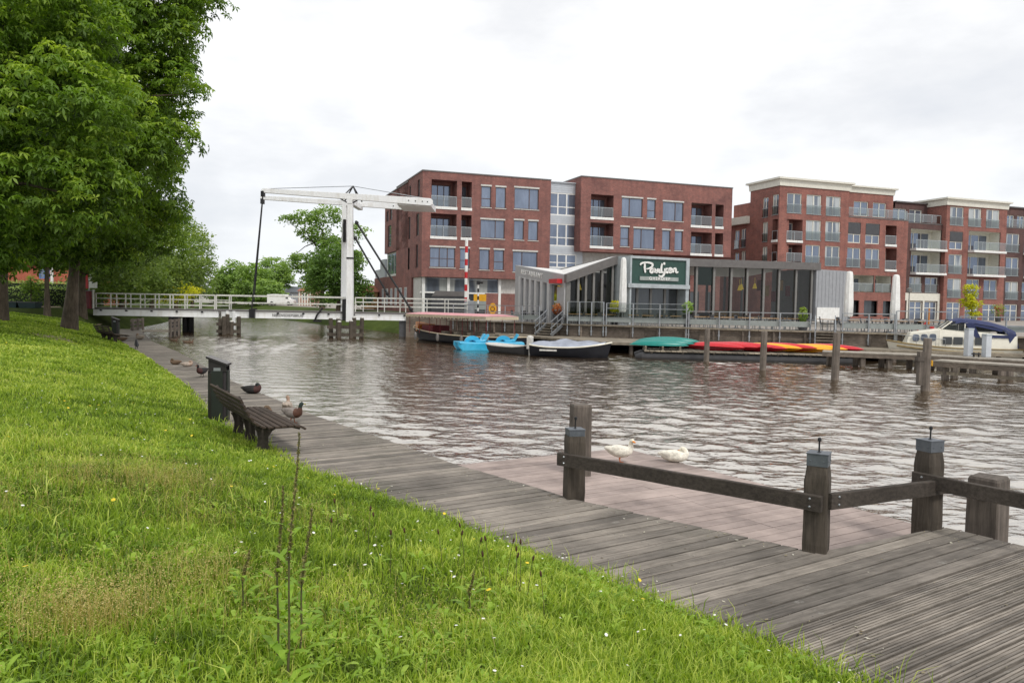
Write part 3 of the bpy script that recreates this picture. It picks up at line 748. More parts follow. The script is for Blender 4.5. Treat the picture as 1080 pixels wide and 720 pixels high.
duck(dk(303, 437), R(100), 'pale', 'stand', .95, 'mallard standing just behind the front drake of the pair, near the water edge', turn=R(30))
duck(dk(277, 442), R(60), 'brown', 'rest', 1.05, 'brown duck mostly hidden behind the seat of the nearest bench')
duck(dk(266, 415), R(-8), 'black', 'rest', 1.1, 'black duck with reddish breast resting on the deck edge right of the bin')
duck(dk(213, 397.5), R(250), 'black', 'stand', 1.0, 'dark upright duck just left of the near litter bin', turn=R(10))
duck(dk(185, 384.5), R(170), 'brown', 'rest', .9, 'dark brown duck lying down left of a pale duck on the deck edge')
duck(dk(197.5, 386.5), R(20), 'pale', 'rest', .85, 'pale duck lying on the deck edge beside a dark brown one')
duck(dk(147.5, 358), R(150), 'pale', 'rest', 1.4, 'pale duck resting on the far end of the boardwalk near the landing stage')
duck(dk(128.5, 359.5), R(180), 'brown', 'rest', 1.2, 'small brown duck at the tip of the far bench seat')
duck(dk(654, 488, .25), R(-5), 'white', 'stand', 1.02, 'white duck standing on the pinkish pontoon', 'white ducks on the pontoon', turn=R(-60))
duck(dk(712, 487, .25), R(-12), 'white', 'rest', 1.02, 'white duck lying on the pontoon with its head turned back', 'white ducks on the pontoon')
for x, y, l in ((184, 359.5, 'swimming duck farthest left, by the boardwalk'), (197, 361.5, 'swimming duck, left one of the close pair on the water'), (200.5, 361.5, 'swimming duck, right one of the close pair on the water')):
    duck(dk(x, y, 0), R(20), 'brown', 'float', 1.0, l, 'ducks swimming near the boardwalk')
# jackdaw
m_ = MB()
m_.tube([(-.24,0,.07),(-.15,0,.1),(-.08,0,.13),(0,0,.17),(.06,0,.22),(.085,0,.255),(.1,0,.272),(.125,0,.275),(.16,0,.268)], [.012,.02,.05,.062,.05,.033,.033,.02,.003], 12)
for sy in (-1, 1): m_.tube([(.0, sy*.03, .12), (.0, sy*.03, .005)], [.008, .006], 6); m_.tube([(-.22, sy*.03, .09), (-.05, sy*.05, .15), (.04, sy*.045, .18)], [.006, .022, .01], 8)
jd = m_.build('jackdaw', M['black'], None, smooth=True); jd.location = dk(144, 368); jd.rotation_euler = (0, 0, R(120)); jd.scale = (1.5,)*3
tag(jd, 'black jackdaw walking on the far part of the boardwalk', 'bird')

# specks of bird dirt, crumbs and small dead leaves lying on the planks
lr = np.random.default_rng(31); V_, T_ = [], []
for k in range(900):
    t_ = 13+lr.random()**1.4*26; p = at_len(Lpt, LL, t_); h_ = hit(p, dirn(t_), Redge)
    if not h_ or h_ > 12: continue
    f = lr.choice([lr.uniform(.02, .2), lr.uniform(.8, .98), lr.random()]); q = p+dirn(t_)*h_*f; s = lr.uniform(.004, .013) if lr.random() < .85 else lr.uniform(.015, .028); a = lr.uniform(0, 6.28)
    dx, dy = math.cos(a)*s, math.sin(a)*s; z = D+.0065
    V_ += [(q.x-dx, q.y-dy, z), (q.x+dy*.6, q.y-dx*.6, z+lr.uniform(0, .004)), (q.x+dx, q.y+dy, z+lr.uniform(0, .006)), (q.x-dy*.6, q.y+dx*.6, z)]; T_ += [lr.random()]*4
M['litter'] = leafmat('leaf_litter', (.09, .06, .03), (.3, .26, .16), (.6, .58, .5), .1)
tag(npmesh('leaf_litter', np.array(V_), np.arange(len(V_)).reshape(-1, 4), M['litter'], np.array(T_)), 'tiny pale crumbs and dead leaf bits strewn over the boardwalk', 'litter', kind='stuff')
# ------------------------------------------------------------------ drawbridge
YF, YB = 66.5, 70.3; ZD = 2.03
def bx(px, py, Y=YF): p = atY(px, py, Y); return p.x, p.z
br = thing('drawbridge', (-14, YF, ZD), 0, 'white Dutch balance beam drawbridge with black hanger rods across the canal', 'bridge')
bo = Vector(br.location)
def BM(): m_ = MB(); m_.T = Matrix.Translation(-bo); return m_
xl, xr = bx(98, 325)[0], bx(500, 334)[0]; xs0, xs1 = bx(232, 325)[0], bx(367, 330)[0]
m_ = BM()
m_.box((xl-1, YF, ZD-.14), (xr, YB, ZD)); m_.build('deck', M['fascia'], br)
m_ = BM()
for y in (YF+.06, YB-.2):
    for a, b_ in ((xl, xs0-.15), (xs0+.1, xs1-.3), (xs1+.3, xr-2.5)):
        m_.box((a, y, ZD-.62), (b_, y+.12, ZD-.142)); m_.box((a, y-.06, ZD-.66), (b_, y+.18, ZD-.62)); m_.box((a, y-.05, ZD-.19), (b_, y+.17, ZD-.143))
m_.build('girder', M['bridgewhite'], br)
m_ = BM(); x = xl+.6
while x < xr-3:
    m_.box((x, YF-.06, ZD-.28), (x+.16, YF+.1, ZD-.16)); x += 2.15
m_.build('drain_bracket', M['black'], br)
def railing(x0, x1, y, zs, step, name='bridge_railing', h=1.25):
    m_ = BM()
    for z, t in zs: m_.box((x0, y, ZD+z-t/2), (x1, y+.08, ZD+z+t/2))
    n = max(1, round((x1-x0)/step))
    for i in range(n+1):
        X = x0+(x1-x0)*i/n; m_.box((X-.04, y-.012, ZD), (X+.04, y+.06, ZD+h))
    return m_.build(name, M['rail'], br)
for y in (YF+.1, YB-.2):
    railing(xl+.2, xs0-.5, y, ((1.22, .1), (.8, .08), (.32, .08)), 1.25); 
    railing(xs0-.35, xs1-.5, y, ((1.22, .13), (.62, .1)), 9, h=1.26)
    railing(xs1+.6, xr-.6, y, ((1.22, .1), (.85, .09), (.5, .09)), 1.9)
# portal
mx = bx(367, 250)[0]
def leg(y, px0, px1, Y):
    m_ = BM(); a, b_ = bx(px0, 270, Y)[0], bx(px1, 270, Y)[0]; t = bx(365, 209, Y)[1]
    m_.loft([[(a-.02, y-.25, 1.2), (b_+.06, y-.25, 1.2), (b_+.06, y+.3, 1.2), (a-.02, y+.3, 1.2)], [(a+.02, y-.2, t), (b_-.06, y-.2, t), (b_-.06, y+.25, t), (a+.02, y+.25, t)]])
    return m_.build('portal_leg', M['bridgewhite'], br, bevel=.02), a, b_, t
lf, a1_, b1_, zt = leg(YF-.25, 366.8, 373, YF); lb, a2_, b2_, zt2 = leg(YB+.2, 360.5, 366, YB+.2)
m_ = BM(); m_.bar((a1_+.2, YF-.5, zt-.25), (a1_+.2, YB+.5, zt-.25), .42, .5); m_.build('crossbeam', M['bridgewhite'], br, bevel=.02)
m_ = BM()
for q_ in (((a1_-.02, YF-.53, 6.5), (b1_+.02, YF+.07, 6.62)), ((a1_-.35, YF-.4, 1.3), (a1_+.1, YF+.1, 3.1)), ((a2_+.2, YB-.3, 8.2), (a2_+.42, YB+.3, 10.2))):
    m_ = BM(); m_.box(*q_); m_.build('hinge_plate', M['black'], br)
# balance beams
def beam(Y, pl_, pr_, h0, h1):
    (x0, z0), (x1, z1) = bx(*pl_, Y), bx(*pr_, Y); m_ = BM(); N = 8; rings = []
    for i, k in enumerate([0, .012, .3, .6, .985, 1]):
        x = x0+(x1-x0)*k; z = z0+(z1-z0)*k; h = (h0+(h1-h0)*k)/2*(.55 if k in (0, 1) else 1); w_ = .17
        rings.append([(x, Y-w_, z-h), (x, Y+w_, z-h), (x, Y+w_, z+h), (x, Y-w_, z+h)])
    m_.loft(rings); o = m_.build('balance_beam', M['bridgewhite'], br, bevel=.02)
    m_ = BM()
    for k in (.86, .9, .94, .97): x = x0+(x1-x0)*k; z = z0+(z1-z0)*k; m_.tube([(x, Y-.2, z), (x, Y-.165, z)], .05, 8)
    m_.build('bolt', M['black'], o)
    return (x0, z0), (x1, z1)
(fx0, fz0), (fx1, fz1) = beam(YF-.25, (276, 201), (456.5, 213.5), .36, .62)
(gx0, gz0), (gx1, gz1) = beam(YB+.2, (275, 208.5), (438, 219), .34, .55)
m_ = BM(); q0 = fx1-2.6
m_.add([(fx1-3.0, YF-.05, fz1-.25), (fx1-.15, YF-.05, fz1-.32), (fx1-.15, YB, fz1-.36), (fx1-3.0, YB, fz1-.3), (fx1-3.0, YF-.05, fz1+.2), (fx1-.15, YF-.05, fz1+.1), (fx1-.15, YB, fz1+.1), (fx1-3.0, YB, fz1+.2)],
       [(0,3,2,1), (4,5,6,7), (0,1,5,4), (1,2,6,5), (2,3,7,6), (3,0,4,7)])
m_.build('counterweight', M['bridgewhite'], br)
for Y, p, q in ((YF-.25, (277.5, 203), (265.5, 325)), (YB+.2, (277, 211), (267.5, 322))):
    a, b_ = bx(*p, Y), bx(*q, Y); m_ = BM(); m_.tube([(a[0], Y, a[1]), (b_[0], Y, b_[1])], .055, 8)
    m_.box((a[0]-.14, Y-.22, a[1]-.35), (a[0]+.12, Y+.22, a[1]+.1)); m_.box((b_[0]-.2, Y-.1, ZD-.66), (b_[0]+.25, Y+.2, ZD+.12)); m_.build('hanger_rod', M['black'], br)
for Y, p, q in ((YF-.3, (375, 233), (437.5, 333)), (YB+.2, (374, 250), (411, 314))):
    a, b_ = bx(*p, Y), bx(*q, Y); m_ = BM(); m_.tube([(a[0], Y, a[1]), (b_[0], Y, b_[1])], .085, 8)
    for k in (.02, .93): x = a[0]+(b_[0]-a[0])*k; z = a[1]+(b_[1]-a[1])*k; m_.ball((x, Y, z), .17, 8, 6)
    m_.build('back_stay', M['black'], br)
# small trestle and cable above the portal
m_ = BM(); tp = bx(375, 195.5, YF); 
for s in (-1, 1):
    for Y in (YF-.25, YB+.2): m_.tube([(a1_+.25+s*.75-.1, Y if Y < 68 else YF+1.4, zt-.1), (a1_+.3, YF+.5, tp[1])], .06, 6)
m_.tube([(a1_-.6, YF-.3, zt+.0), (a1_+1.0, YF-.3, zt)], .07, 6); m_.tube([(a1_-.6, YF-.3, zt-.1), (a1_+.25, YF-.3, zt-.55), (a1_+1.0, YF-.3, zt-.1)], .06, 6); m_.build('trestle', M['black'], br)
m_ = BM(); m_.tube([(fx0+.3, YF+.4, fz0+.25), (a1_+.3, YF+.5, tp[1]), (fx1-.4, YF+.4, fz1+.35)], .03, 5); m_.build('cable', M['steel'], br)
# piers
m_ = BM()
for px in (179, 185):
    X = bx(px, 340)[0]
    for Y in (YF+.4, YB-.6): m_.tube([(X, Y, -1), (X, Y, ZD-.66)], .26, 12)
m_.box((bx(177, 330)[0], YF+.1, ZD-.74), (bx(188, 330)[0], YB, ZD-.665)); m_.build('pier', M['black'], br)
m_ = BM()
for px in (424.5, 432):
    X = bx(px, 340)[0]; m_ = BM(); m_.box((X-.32, YF+.2, -1), (X+.32, YB-.3, ZD-.66)); m_.build('pier', M['darkgrey'], br)
m_ = BM(); X = bx(243, 340)[0]
for dx in (-.25, .3): m_.box((X+dx-.1, YF-.1, .4), (X+dx+.12, YF+.15, ZD-.1))
m_.build('bearing_post', M['bridgewhite'], br)
text_mesh('name_lettering', 'NIEUWEDIEPSBRUG', .3, M['black'], br, Matrix.Translation(Vector((bx(303.5, 330)[0], YF-.01, ZD-.4))-bo) @ Matrix.Rotation(PI/2, 4, 'X'), .006, 1.0)
m_ = BM(); X = bx(335, 330)[0]
m_.tube([(X+.45, YF-.1, ZD+.3), (X, YF-.2, ZD-.3), (X-.2, YF-.2, ZD-.8)], .09, 6); m_.box((X-.3, YF-.3, ZD-.9), (X+.35, YF, ZD-.72)); m_.build('latch', M['black'], br)
def dolphin(px, py, n, w_, label):
    p = onz(px, py, 0); o = thing('timber_dolphin', (p.x, p.y, 0), 0, label, 'mooring dolphin', 'timber fender structures at the bridge')
    rj = random.Random(px); pos = [(-w_, 0), (-w_*.35, -.5), (w_*.35, -.2), (w_, .1), (-w_*.7, 1.0), (w_*.3, 1.3)][:n]
    for i, (x, y) in enumerate(pos):
        m_ = MB(); h = rj.uniform(1.05, 1.75); m_.tube([(x+rj.uniform(-.08, .08), y, -1.5), (x, y, h), (x, y, h+.03)], [.19, .17, .12], 9); po = m_.build('fender_pile', M['post'], o)
        if rj.random() < .7: m_ = MB(); m_.ball((x, y, h+.04), (.16, .16, .1), 8, 5); m_.build('pile_cap', M['palewall'], po)
    for z in (.25, .85):
        m_ = MB(); m_.bar((-w_-.2, -.35, z), (w_+.2, -.15, z), .12, .26); m_.build('fender_beam', M['post'], o)
    return o
dolphin(365, 356, 6, 1.25, 'timber fender dolphin around the foot of the white bridge portal')
dolphin(242, 352.5, 5, .75, 'narrow timber dolphin in mid canal under the left part of the bridge')
# bridge end cabinet, barrier lamp
p = atY(91.5, 328, 66); o = thing('control_cabinet', (p.x, p.y, 1.95), 0, 'dark brown control cabinet at the left end of the bridge railing', 'cabinet')
m_ = MB(); m_.box((-.5, -.4, 0), (.45, .4, 1.45)); m_.build('cabinet_body', M['maroon'], o, bevel=.03); m_ = MB(); m_.box((-.55, -.45, 1.452), (.5, .45, 1.53)); m_.build('cabinet_lid', M['frame'], o)
m_ = MB(); m_.box((.5, -.1, 0), (.62, .05, 1.6)); m_.build('end_post', M['rail'], o)
p = atY(94, 327, 68); o = thing('warning_sign', (p.x, p.y, 1.95), 0, 'red and white warning board on a post behind the dark cabinet', 'sign')
m_ = MB(); m_.tube([(0, 0, 0), (0, 0, 3.6)], .05, 8); m_.build('sign_post', M['steel'], o)
m_ = MB(); m_.box((-.28, -.08, 2.2), (-.03, -.05, 3.45)); m_.box((-.5, -.08, 1.7), (0, -.051, 2.2)); m_.build('red_board', M['red'], o)
m_ = MB(); m_.box((-.02, -.08, 2.4), (.3, -.05, 3.45)); m_.box((.02, -.08, 1.75), (.75, -.051, 2.3)); m_.build('white_board', M['white'], o)

# ------------------------------------------------------------------ buildings
def pl(px, py, P, ang):
    r = ray(px, py); n = (-math.sin(ang), math.cos(ang)); t = (P[0]*n[0]+P[1]*n[1])/(r[0]*n[0]+r[1]*n[1])
    X, Y, Z = r[0]*t, r[1]*t, H+r[2]*t
    return (X-P[0])*math.cos(ang)+(Y-P[1])*math.sin(ang), Z
def wall_cells(mb, u0, u1, z0, z1, ops, depth):
    """front skin of a wall with real openings and their reveals"""
    us = sorted({u0, u1, *[min(max(o[0], u0), u1) for o in ops], *[min(max(o[1], u0), u1) for o in ops]})
    zs = sorted({z0, z1, *[min(max(o[2], z0), z1) for o in ops], *[min(max(o[3], z0), z1) for o in ops]})
    for i in range(len(us)-1):
        for j in range(len(zs)-1):
            cu, cz = (us[i]+us[i+1])/2, (zs[j]+zs[j+1])/2
            if any(o[0] < cu < o[1] and o[2] < cz < o[3] for o in ops): continue
            mb.add([(us[i], 0, zs[j]), (us[i+1], 0, zs[j]), (us[i+1], 0, zs[j+1]), (us[i], 0, zs[j+1])], [(0, 1, 2, 3)])
    for (a, b_, c, d, *_) in ops:
        e = depth
        mb.add([(a,0,c),(b_,0,c),(b_,0,d),(a,0,d),(a,e,c),(b_,e,c),(b_,e,d),(a,e,d)], [(0,4,5,1),(1,5,6,2),(2,6,7,3),(3,7,4,0)])
WR = random.Random(21)
def window(root, T, a, b_, c, d, splits=(.5,), fm='frame', pane='pane', hbar=None, balus=False, lintel=None, sill=None, dep=.13, fw=.07, nm='window', label=None):
    m_ = MB(); m_.T = T
    y0, y1 = dep-.05, dep+.03
    m_.box((a, y0, c), (b_, y1, c+fw)); m_.box((a, y0, d-fw), (b_, y1, d)); m_.box((a, y0, c+fw), (a+fw, y1, d-fw)); m_.box((b_-fw, y0, c+fw), (b_, y1, d-fw))
    for s in splits: x = a+(b_-a)*s; m_.box((x-fw*.6, y0+.004, c+fw), (x+fw*.6, y1, d-fw))
    if hbar is not None:
        z = c+(d-c)*hbar; m_.box((a+fw, y0+.008, z-fw*.4), (b_-fw, y1, z+fw*.4))
    w_ = m_.build(nm, M[fm], root)
    if label: w_['label'] = label
    m_ = MB(); m_.T = T
    xs = [a+fw*.5]+[a+(b_-a)*s for s in splits]+[b_-fw*.5]
    for x0, x1 in zip(xs, xs[1:]):
        m_.add([(x0, dep, c+.03), (x1, dep, c+.03), (x1, dep, d-.03), (x0, dep, d-.03)], [(0, 1, 2, 3)])
    m_.build('pane', M[pane], w_)
    if lintel: m_ = MB(); m_.T = T; m_.box((a-.05, -.03, d-.0), (b_+.05, dep, d+.17)); m_.build('blind_box', M[lintel], w_)
    if sill: m_ = MB(); m_.T = T; m_.box((a-.06, -.06, c-.08), (b_+.06, dep-.06, c-.003)); m_.build('sill', M[sill], w_)
    if balus:
        m_ = MB(); m_.T = T; h = balus
        m_.add([(a+.02, -.045, c+.05), (b_-.02, -.045, c+.05), (b_-.02, -.045, c+h), (a+.02, -.045, c+h)], [(0, 1, 2, 3)])
        m_.build('balustrade_glass', M['balglass'], w_)
        m_ = MB(); m_.T = T; m_.box((a-.03, -.07, c+h), (b_+.03, -.02, c+h+.045)); m_.box((a-.03, -.07, c+.0), (b_+.03, -.02, c+.045)); m_.build('balustrade_rail', M['zincpaint'], w_)
    return w_
def loggia(root, T, a, b_, c, d, dep=1.7, wall='brick', slab='white', fm='darkframe', front=.0, rail_h=1.05, pane='pane', side_glass=False, posts=()):
    m_ = MB(); m_.T = T
    m_.add([(a,.002,c),(b_,.002,c),(b_,.002,d),(a,.002,d),(a,dep,c),(b_,dep,c),(b_,dep,d),(a,dep,d)], [(4,5,6,7),(0,4,5,1),(1,5,6,2),(2,6,7,3),(3,7,4,0)])
    lo = m_.build('loggia', M[wall], root)
    w = b_-a
    T2 = T @ Matrix.Translation((0, dep-.16, 0))
    f = window(lo, T2, a+w*.14, b_-w*.1, c+.1, d-.3, (.33, .66) if w > 2.4 else (.5,), fm, pane, nm='glazed_door')
    m_ = MB(); m_.T = T; m_.box((a-.05, -.06-front, c-.26), (b_+.05, .14, c+.02)) if slab else None
    if slab: m_.build('slab_edge', M[slab], lo)
    m_ = MB(); m_.T = T; y = .05-front
    m_.add([(a+.03, y, c+.1), (b_-.03, y, c+.1), (b_-.03, y, c+rail_h), (a+.03, y, c+rail_h)], [(0, 1, 2, 3)]); m_.build('balustrade_glass', M['balglass'], lo)
    m_ = MB(); m_.T = T; m_.box((a, y-.02, c+rail_h), (b_, y+.03, c+rail_h+.05))
    n = max(1, round(w/1.3))
    for i in range(n+1): X = a+.02+(b_-a-.04)*i/n; m_.box((X-.02, y-.015, c), (X+.02, y+.02, c+rail_h))
    m_.build('balustrade_rail', M['zincpaint'], lo)
    return lo

# --- left brick apartment building (A), grey infill, projecting right half (B): one complex
ANG = R(20)
PA = (-9.34, 80.0)
bA = thing('apartment_building', (PA[0], PA[1], 0), ANG, 'flat roofed dark red brick apartment building with grey panelled middle section behind the glass pavilion', 'building', 'brick apartment buildings across the water')
TA = Matrix.Identity(4)
def zc(sx, sy, x0, y0, k):     # zoomed crop coordinates to photo pixels
    return x0+sx/k, y0+sy/k
def rows(P, ang, crop, spec):
    """spec rows: (ytop, ybot at xref), xref, [(x0, x1, kind)] in crop coordinates -> (u0,u1,z0,z1,kind)"""
    out = []
    for (yt, yb, xr_), cells in spec:
        zt_ = pl(*zc(xr_, yt, *crop), P, ang)[1]; zb_ = pl(*zc(xr_, yb, *crop), P, ang)[1]
        for (x0, x1, kind) in cells:
            ym = (yt+yb)/2
            out.append((pl(*zc(x0, ym, *crop), P, ang)[0], pl(*zc(x1, ym, *crop), P, ang)[0], zb_, zt_, kind))
    return out
cA = (380, 160, 4)
opsA = rows(PA, ANG, cA, [
    ((120, 232, 352), [(300, 408, 'L'), (428, 470, 'l')]), ((262, 358, 350), [(297, 406, 'L'), (426, 469, 'l')]),
    ((146, 235, 531), [(510, 552, 'n'), (571, 614, 'n')]), ((155, 243, 700), [(650, 753, 'w')]),
    ((288, 366, 557), [(507, 609, 'w')]), ((290, 372, 668), [(648, 690, 'n'), (708, 750, 'n')]),
    ((404, 488, 345), [(293, 400, 'W')]), ((408, 494, 440), [(420, 461, 'n')]), ((412, 498, 522), [(502, 545, 'n'), (563, 606, 'n')]), ((422, 508, 695), [(643, 747, 'w')])])
uA1 = pl(580.3, 240, PA, ANG)[0]; zA = pl(444.5, 180, PA, ANG)[1]; zb0 = pl(444.5, 291.5, PA, ANG)[1]
def fit(root, T, ops, styles):
    for (a, b_, c, d, k) in ops: styles[k](root, T, a, b_, c, d)
stA = {'L': lambda r, T, a, b_, c, d: loggia(r, T, a, b_, c, d), 'l': lambda r, T, a, b_, c, d: loggia(r, T, a, b_, c, d),
       'n': lambda r, T, a, b_, c, d: window(r, T, a, b_, c, d, (), 'darkframe', 'pane', .42 if WR.random() < .6 else None, lintel='palewall', sill='palewall'),
       'w': lambda r, T, a, b_, c, d: window(r, T, a, b_, c, d, (WR.choice((.38, .62)),), 'darkframe', 'pane', lintel='palewall', sill='palewall'),
       'W': lambda r, T, a, b_, c, d: window(r, T, a, b_, c, d, (.38, .7), 'darkframe', 'pane', .45, lintel='palewall', sill='palewall')}
LA_ = 6.0; m_ = MB(); wall_cells(m_, 0, uA1, zb0, zA, opsA, .16)
# left flank
T90 = lambda L, x=0, y=0: Matrix.Translation((x, y+L, 0)) @ Matrix.Rotation(-PI/2, 4, 'Z')
def side_rows(P, ang, L, crop, spec):
    o = rows(P, ang+PI/2, crop, spec)
    return [(L-b_, L-a, c, d, k) if b_ > a else (L-a, L-b_, c, d, k) for (a, b_, c, d, k) in o]
d1 = pl(430.5, 240, PA, ANG+PI/2)[0]
sA = side_rows(PA, ANG, d1, cA, [((118, 190, 247), [(241, 251, 'n')]), ((145, 195, 210), [(206, 214, 'n')]), ((262, 355, 240), [(235, 247, 'n')]), ((275, 370, 206), [(202, 211, 'n')]), ((392, 490, 238), [(233, 243, 'n')]), ((405, 498, 203), [(198, 208, 'n')])])
m_.T = T90(d1); wall_cells(m_, 0, d1, zb0, zA, sA, .16)
m_.T = None
dd = 13
m_.add([(0, d1, zb0), (-.0, d1, zb0), (0, d1, zA), (0, dd, zA), (0, dd, zb0)], [(1, 2, 3, 4)])
m_.add([(0, 0, zb0), (uA1, 0, zb0), (uA1, dd, zb0), (0, dd, zb0)], [(0, 3, 2, 1)])     # soffit
m_.add([(uA1, 0, zb0), (uA1, 0, zA), (uA1, dd, zA), (uA1, dd, zb0)], [(0, 1, 2, 3)])
m_.add([(0, dd, 2), (uA1, dd, 2), (uA1, dd, zA), (0, dd, zA)], [(0, 1, 2, 3)])
m_.build('wall', M['brick'], bA)
fit(bA, TA, opsA, stA)
sst = {'n': lambda r, T, a, b_, c, d: window(r, T, a, b_, c, d, (), 'darkframe', 'panedark')}
fit(bA, T90(d1), sA, sst)
MB().box((-.06, -.06, zA-.005), (uA1+.02, dd, zA+.12)).build('roof', M['fascia'], bA)
# rear stepped part of the left flank
xb = pl(406, 230, PA, ANG+PI/2)[0]; zb2 = pl(430, 192.5, PA, ANG+PI/2)[1]; zlo = pl(405.5, 268, PA, ANG+PI/2)[1]
m_ = MB(); m_.T = T90(xb, 0, 0)
s2 = [(xb-b_, xb-a, c, d, k) for (a, b_, c, d, k) in [(min(q[0], q[1]), max(q[0], q[1]), *q[2:]) for q in rows(PA, ANG+PI/2, cA, [((165, 195, 172), [(168, 177, 'n')]), ((245, 290, 125), [(110, 119, 'n'), (124, 134, 'n')]), ((290, 382, 167), [(162, 172, 'n')]), ((312, 402, 121), [(115, 131, 'n')])])]]
wall_cells(m_, 0, xb-d1, zlo, zb2, s2, .14); m_.T = None
m_.add([(0, xb, zlo), (8, xb, zlo), (8, xb, zb2), (0, xb, zb2)], [(0, 1, 2, 3)])
m_.build('wing_wall', M['brick'], bA); fit(bA, T90(xb, 0, 0), s2, sst)
MB().box((-.08, d1+.0, zb2), (8, xb+.1, zb2+.12)).build('wing_roof', M['fascia'], bA)
MB().box((.3, d1, zlo-2.9), (8, xb-.2, zlo-.01)).build('glazed_link', M['white'], bA)
m_ = MB()
for i in range(6): y = d1+.6+i*(xb-d1-1.2)/6; m_.add([(.28, y, zlo-2.6), (.28, y+(xb-d1-1.2)/6-.25, zlo-2.6), (.28, y+(xb-d1-1.2)/6-.25, zlo-.2), (.28, y, zlo-.2)], [(3, 2, 1, 0)])
m_.build('link_pane', M['pane'], bA)
MB().box((-.02, d1-2, 1.9), (9, xb+7, zlo-2.91)).build('base_wall', M['brick'], bA)
m_ = MB(); m_.box((.1, xb+.3, zlo-2.9), (5, xb+3.5, zlo-.6)); m_.box((.1, xb+3.6, zlo-2.9), (5, xb+7, zlo-1.8)); m_.build('plant_room', M['lightpanel'], bA)
for i in range(6):
    y = d1+.2+i*2.7; T = T90(0, -.02, y+1); window(bA, T90(1.1, -.16, y), 0, 1.1, 2.6, 4.6, (.5,), 'white', 'pane', dep=.13)
# ground floor of A: white framed shop front under the brick volume
g0 = pl(*zc(275, 590, *cA), PA, ANG)[0]; gb = pl(*zc(535, 600, *cA), PA, ANG)[0]
m_ = MB(); m_.box((.2, .9, 1.9), (uA1, 1.2, zb0)); m_.box((.2, .9, 1.9), (.5, dd, zb0)); m_.build('ground_floor_wall', M['palewall'], bA)
MB().box((gb, .6, 1.9), (uA1, .895, zb0-1.55)).build('low_brick_wall', M['brick'], bA)
m_ = MB(); m_.box((g0-.4, .72, zb0-1.66), (gb+1.9, .88, zb0-1.5)); 
for x in (272, 378, 459, 595): X = pl(*zc(x, 600, *cA), PA, ANG)[0]; m_.box((X-.14, .55, 1.9), (X+.14, .85, zb0))
for x in (412, 432): X = pl(*zc(x, 600, *cA), PA, ANG)[0]; m_.box((X-.07, .7, 1.9), (X+.07, .85, zb0-1.6))
m_.build('shopfront_frame', M['white'], bA)
m_ = MB()
xs = [pl(*zc(x, 600, *cA), PA, ANG)[0] for x in (272, 378, 459, 540)]
for a, b_ in zip(xs, xs[1:]):
    m_.add([(a+.15, .8, 1.9), (b_-.15, .8, 1.9), (b_-.15, .8, zb0-1.7), (a+.15, .8, zb0-1.7)], [(0, 1, 2, 3)])
m_.build('shopfront_pane', M['panedark'], bA)
m_ = MB(); X4 = pl(*zc(592, 560, *cA), PA, ANG)[0]
m_.add([(xs[0]+.15, .8, zb0-1.5), (X4, .8, zb0-1.5), (X4, .8, zb0-.1), (xs[0]+.15, .8, zb0-.1)], [(0, 1, 2, 3)]); m_.build('clerestory_pane', M['panecurtain'], bA)
# grey infill
cB = (580, 160, 4)
uB0 = pl(612.0, 230, PA, ANG)[0]; zM = pl(596, 192.5, PA, ANG)[1]
opsM = rows(PA, ANG, cB, [((172, 268, 65), [(2, 122, 'g')]), ((302, 398, 62), [(2, 120, 'g')]), ((430, 490, 60), [(2, 120, 'g')])])
m_ = MB(); m_.T = Matrix.Translation((0, .5, 0)); wall_cells(m_, uA1+.01, uB0+.6, 2, zM, [(max(a, uA1+.06), b_, c, d, k) for a, b_, c, d, k in opsM], .15)
z = 2.2
while z < zM-.2:       # corrugation ribs of the cladding
    if not any(c-.1 < z < d+.1 for (_, _, c, d, _) in opsM): m_.box((uA1+.03, -.02, z), (uB0+.3, -.001, z+.09))
    z += .22
m_.build('metal_cladding', M['lightpanel'], bA)
for (a, b_, c, d, k) in opsM: window(bA, Matrix.Translation((0, .45, 0)), max(a, uA1+.06), b_, c, d, (.31, .63), 'white', 'pane', .38, fw=.13)
MB().box((uA1, .3, zM), (uB0+.5, dd, zM+.1)).build('infill_roof', M['lightpanel'], bA)
# B
PJ = -1.0; PB = (PA[0]-math.sin(ANG)*PJ, PA[1]+math.cos(ANG)*PJ)
uB1 = pl(612.3, 230, PB, ANG)[0]; uB2 = pl(771.5, 240, PB, ANG)[0]; zB = pl(612, 186.2, PB, ANG)[1]; zBb = pl(690, 268, PB, ANG)[1]
opsB = rows(PB, ANG, cB, [
    ((182, 277, 222), [(173, 268, 'L')]), ((300, 399, 220), [(170, 267, 'L')]),
    ((196, 276, 345), [(303, 391, 'w'), (410, 446, 'n')]), ((213, 293, 520), [(476, 563, 'w')]), ((218, 312, 640), [(596, 683, 'L'), (698, 732, 'l')]),
    ((318, 400, 315), [(297, 334, 'n')]), ((325, 410, 397), [(352, 442, 'w')]), ((333, 416, 515), [(473, 508, 'n'), (526, 560, 'n')]), ((340, 430, 640), [(594, 682, 'L'), (696, 730, 'l')])])
TB = Matrix.Translation((0, PJ, 0))
m_ = MB(); m_.T = TB; wall_cells(m_, uB1, uB2, zBb, zB, opsB, .16)
m_.add([(uB1, 0, zBb), (uB1, 0, zB), (uB1, dd, zB), (uB1, dd, zBb)], [(0, 1, 2, 3)]); m_.add([(uB2, 0, zBb), (uB2, dd, zBb), (uB2, dd, zB), (uB2, 0, zB)], [(0, 1, 2, 3)])
m_.add([(uB1, 0, zBb), (uB1, dd, zBb), (uB2, dd, zBb), (uB2, 0, zBb)], [(0, 1, 2, 3)])
m_.build('wall', M['brick'], bA); fit(bA, TB, opsB, stA)
MB().box((uB1-.03, PJ-.05, zB-.003), (uB2+.05, dd, zB+.12)).build('roof', M['fascia'], bA)
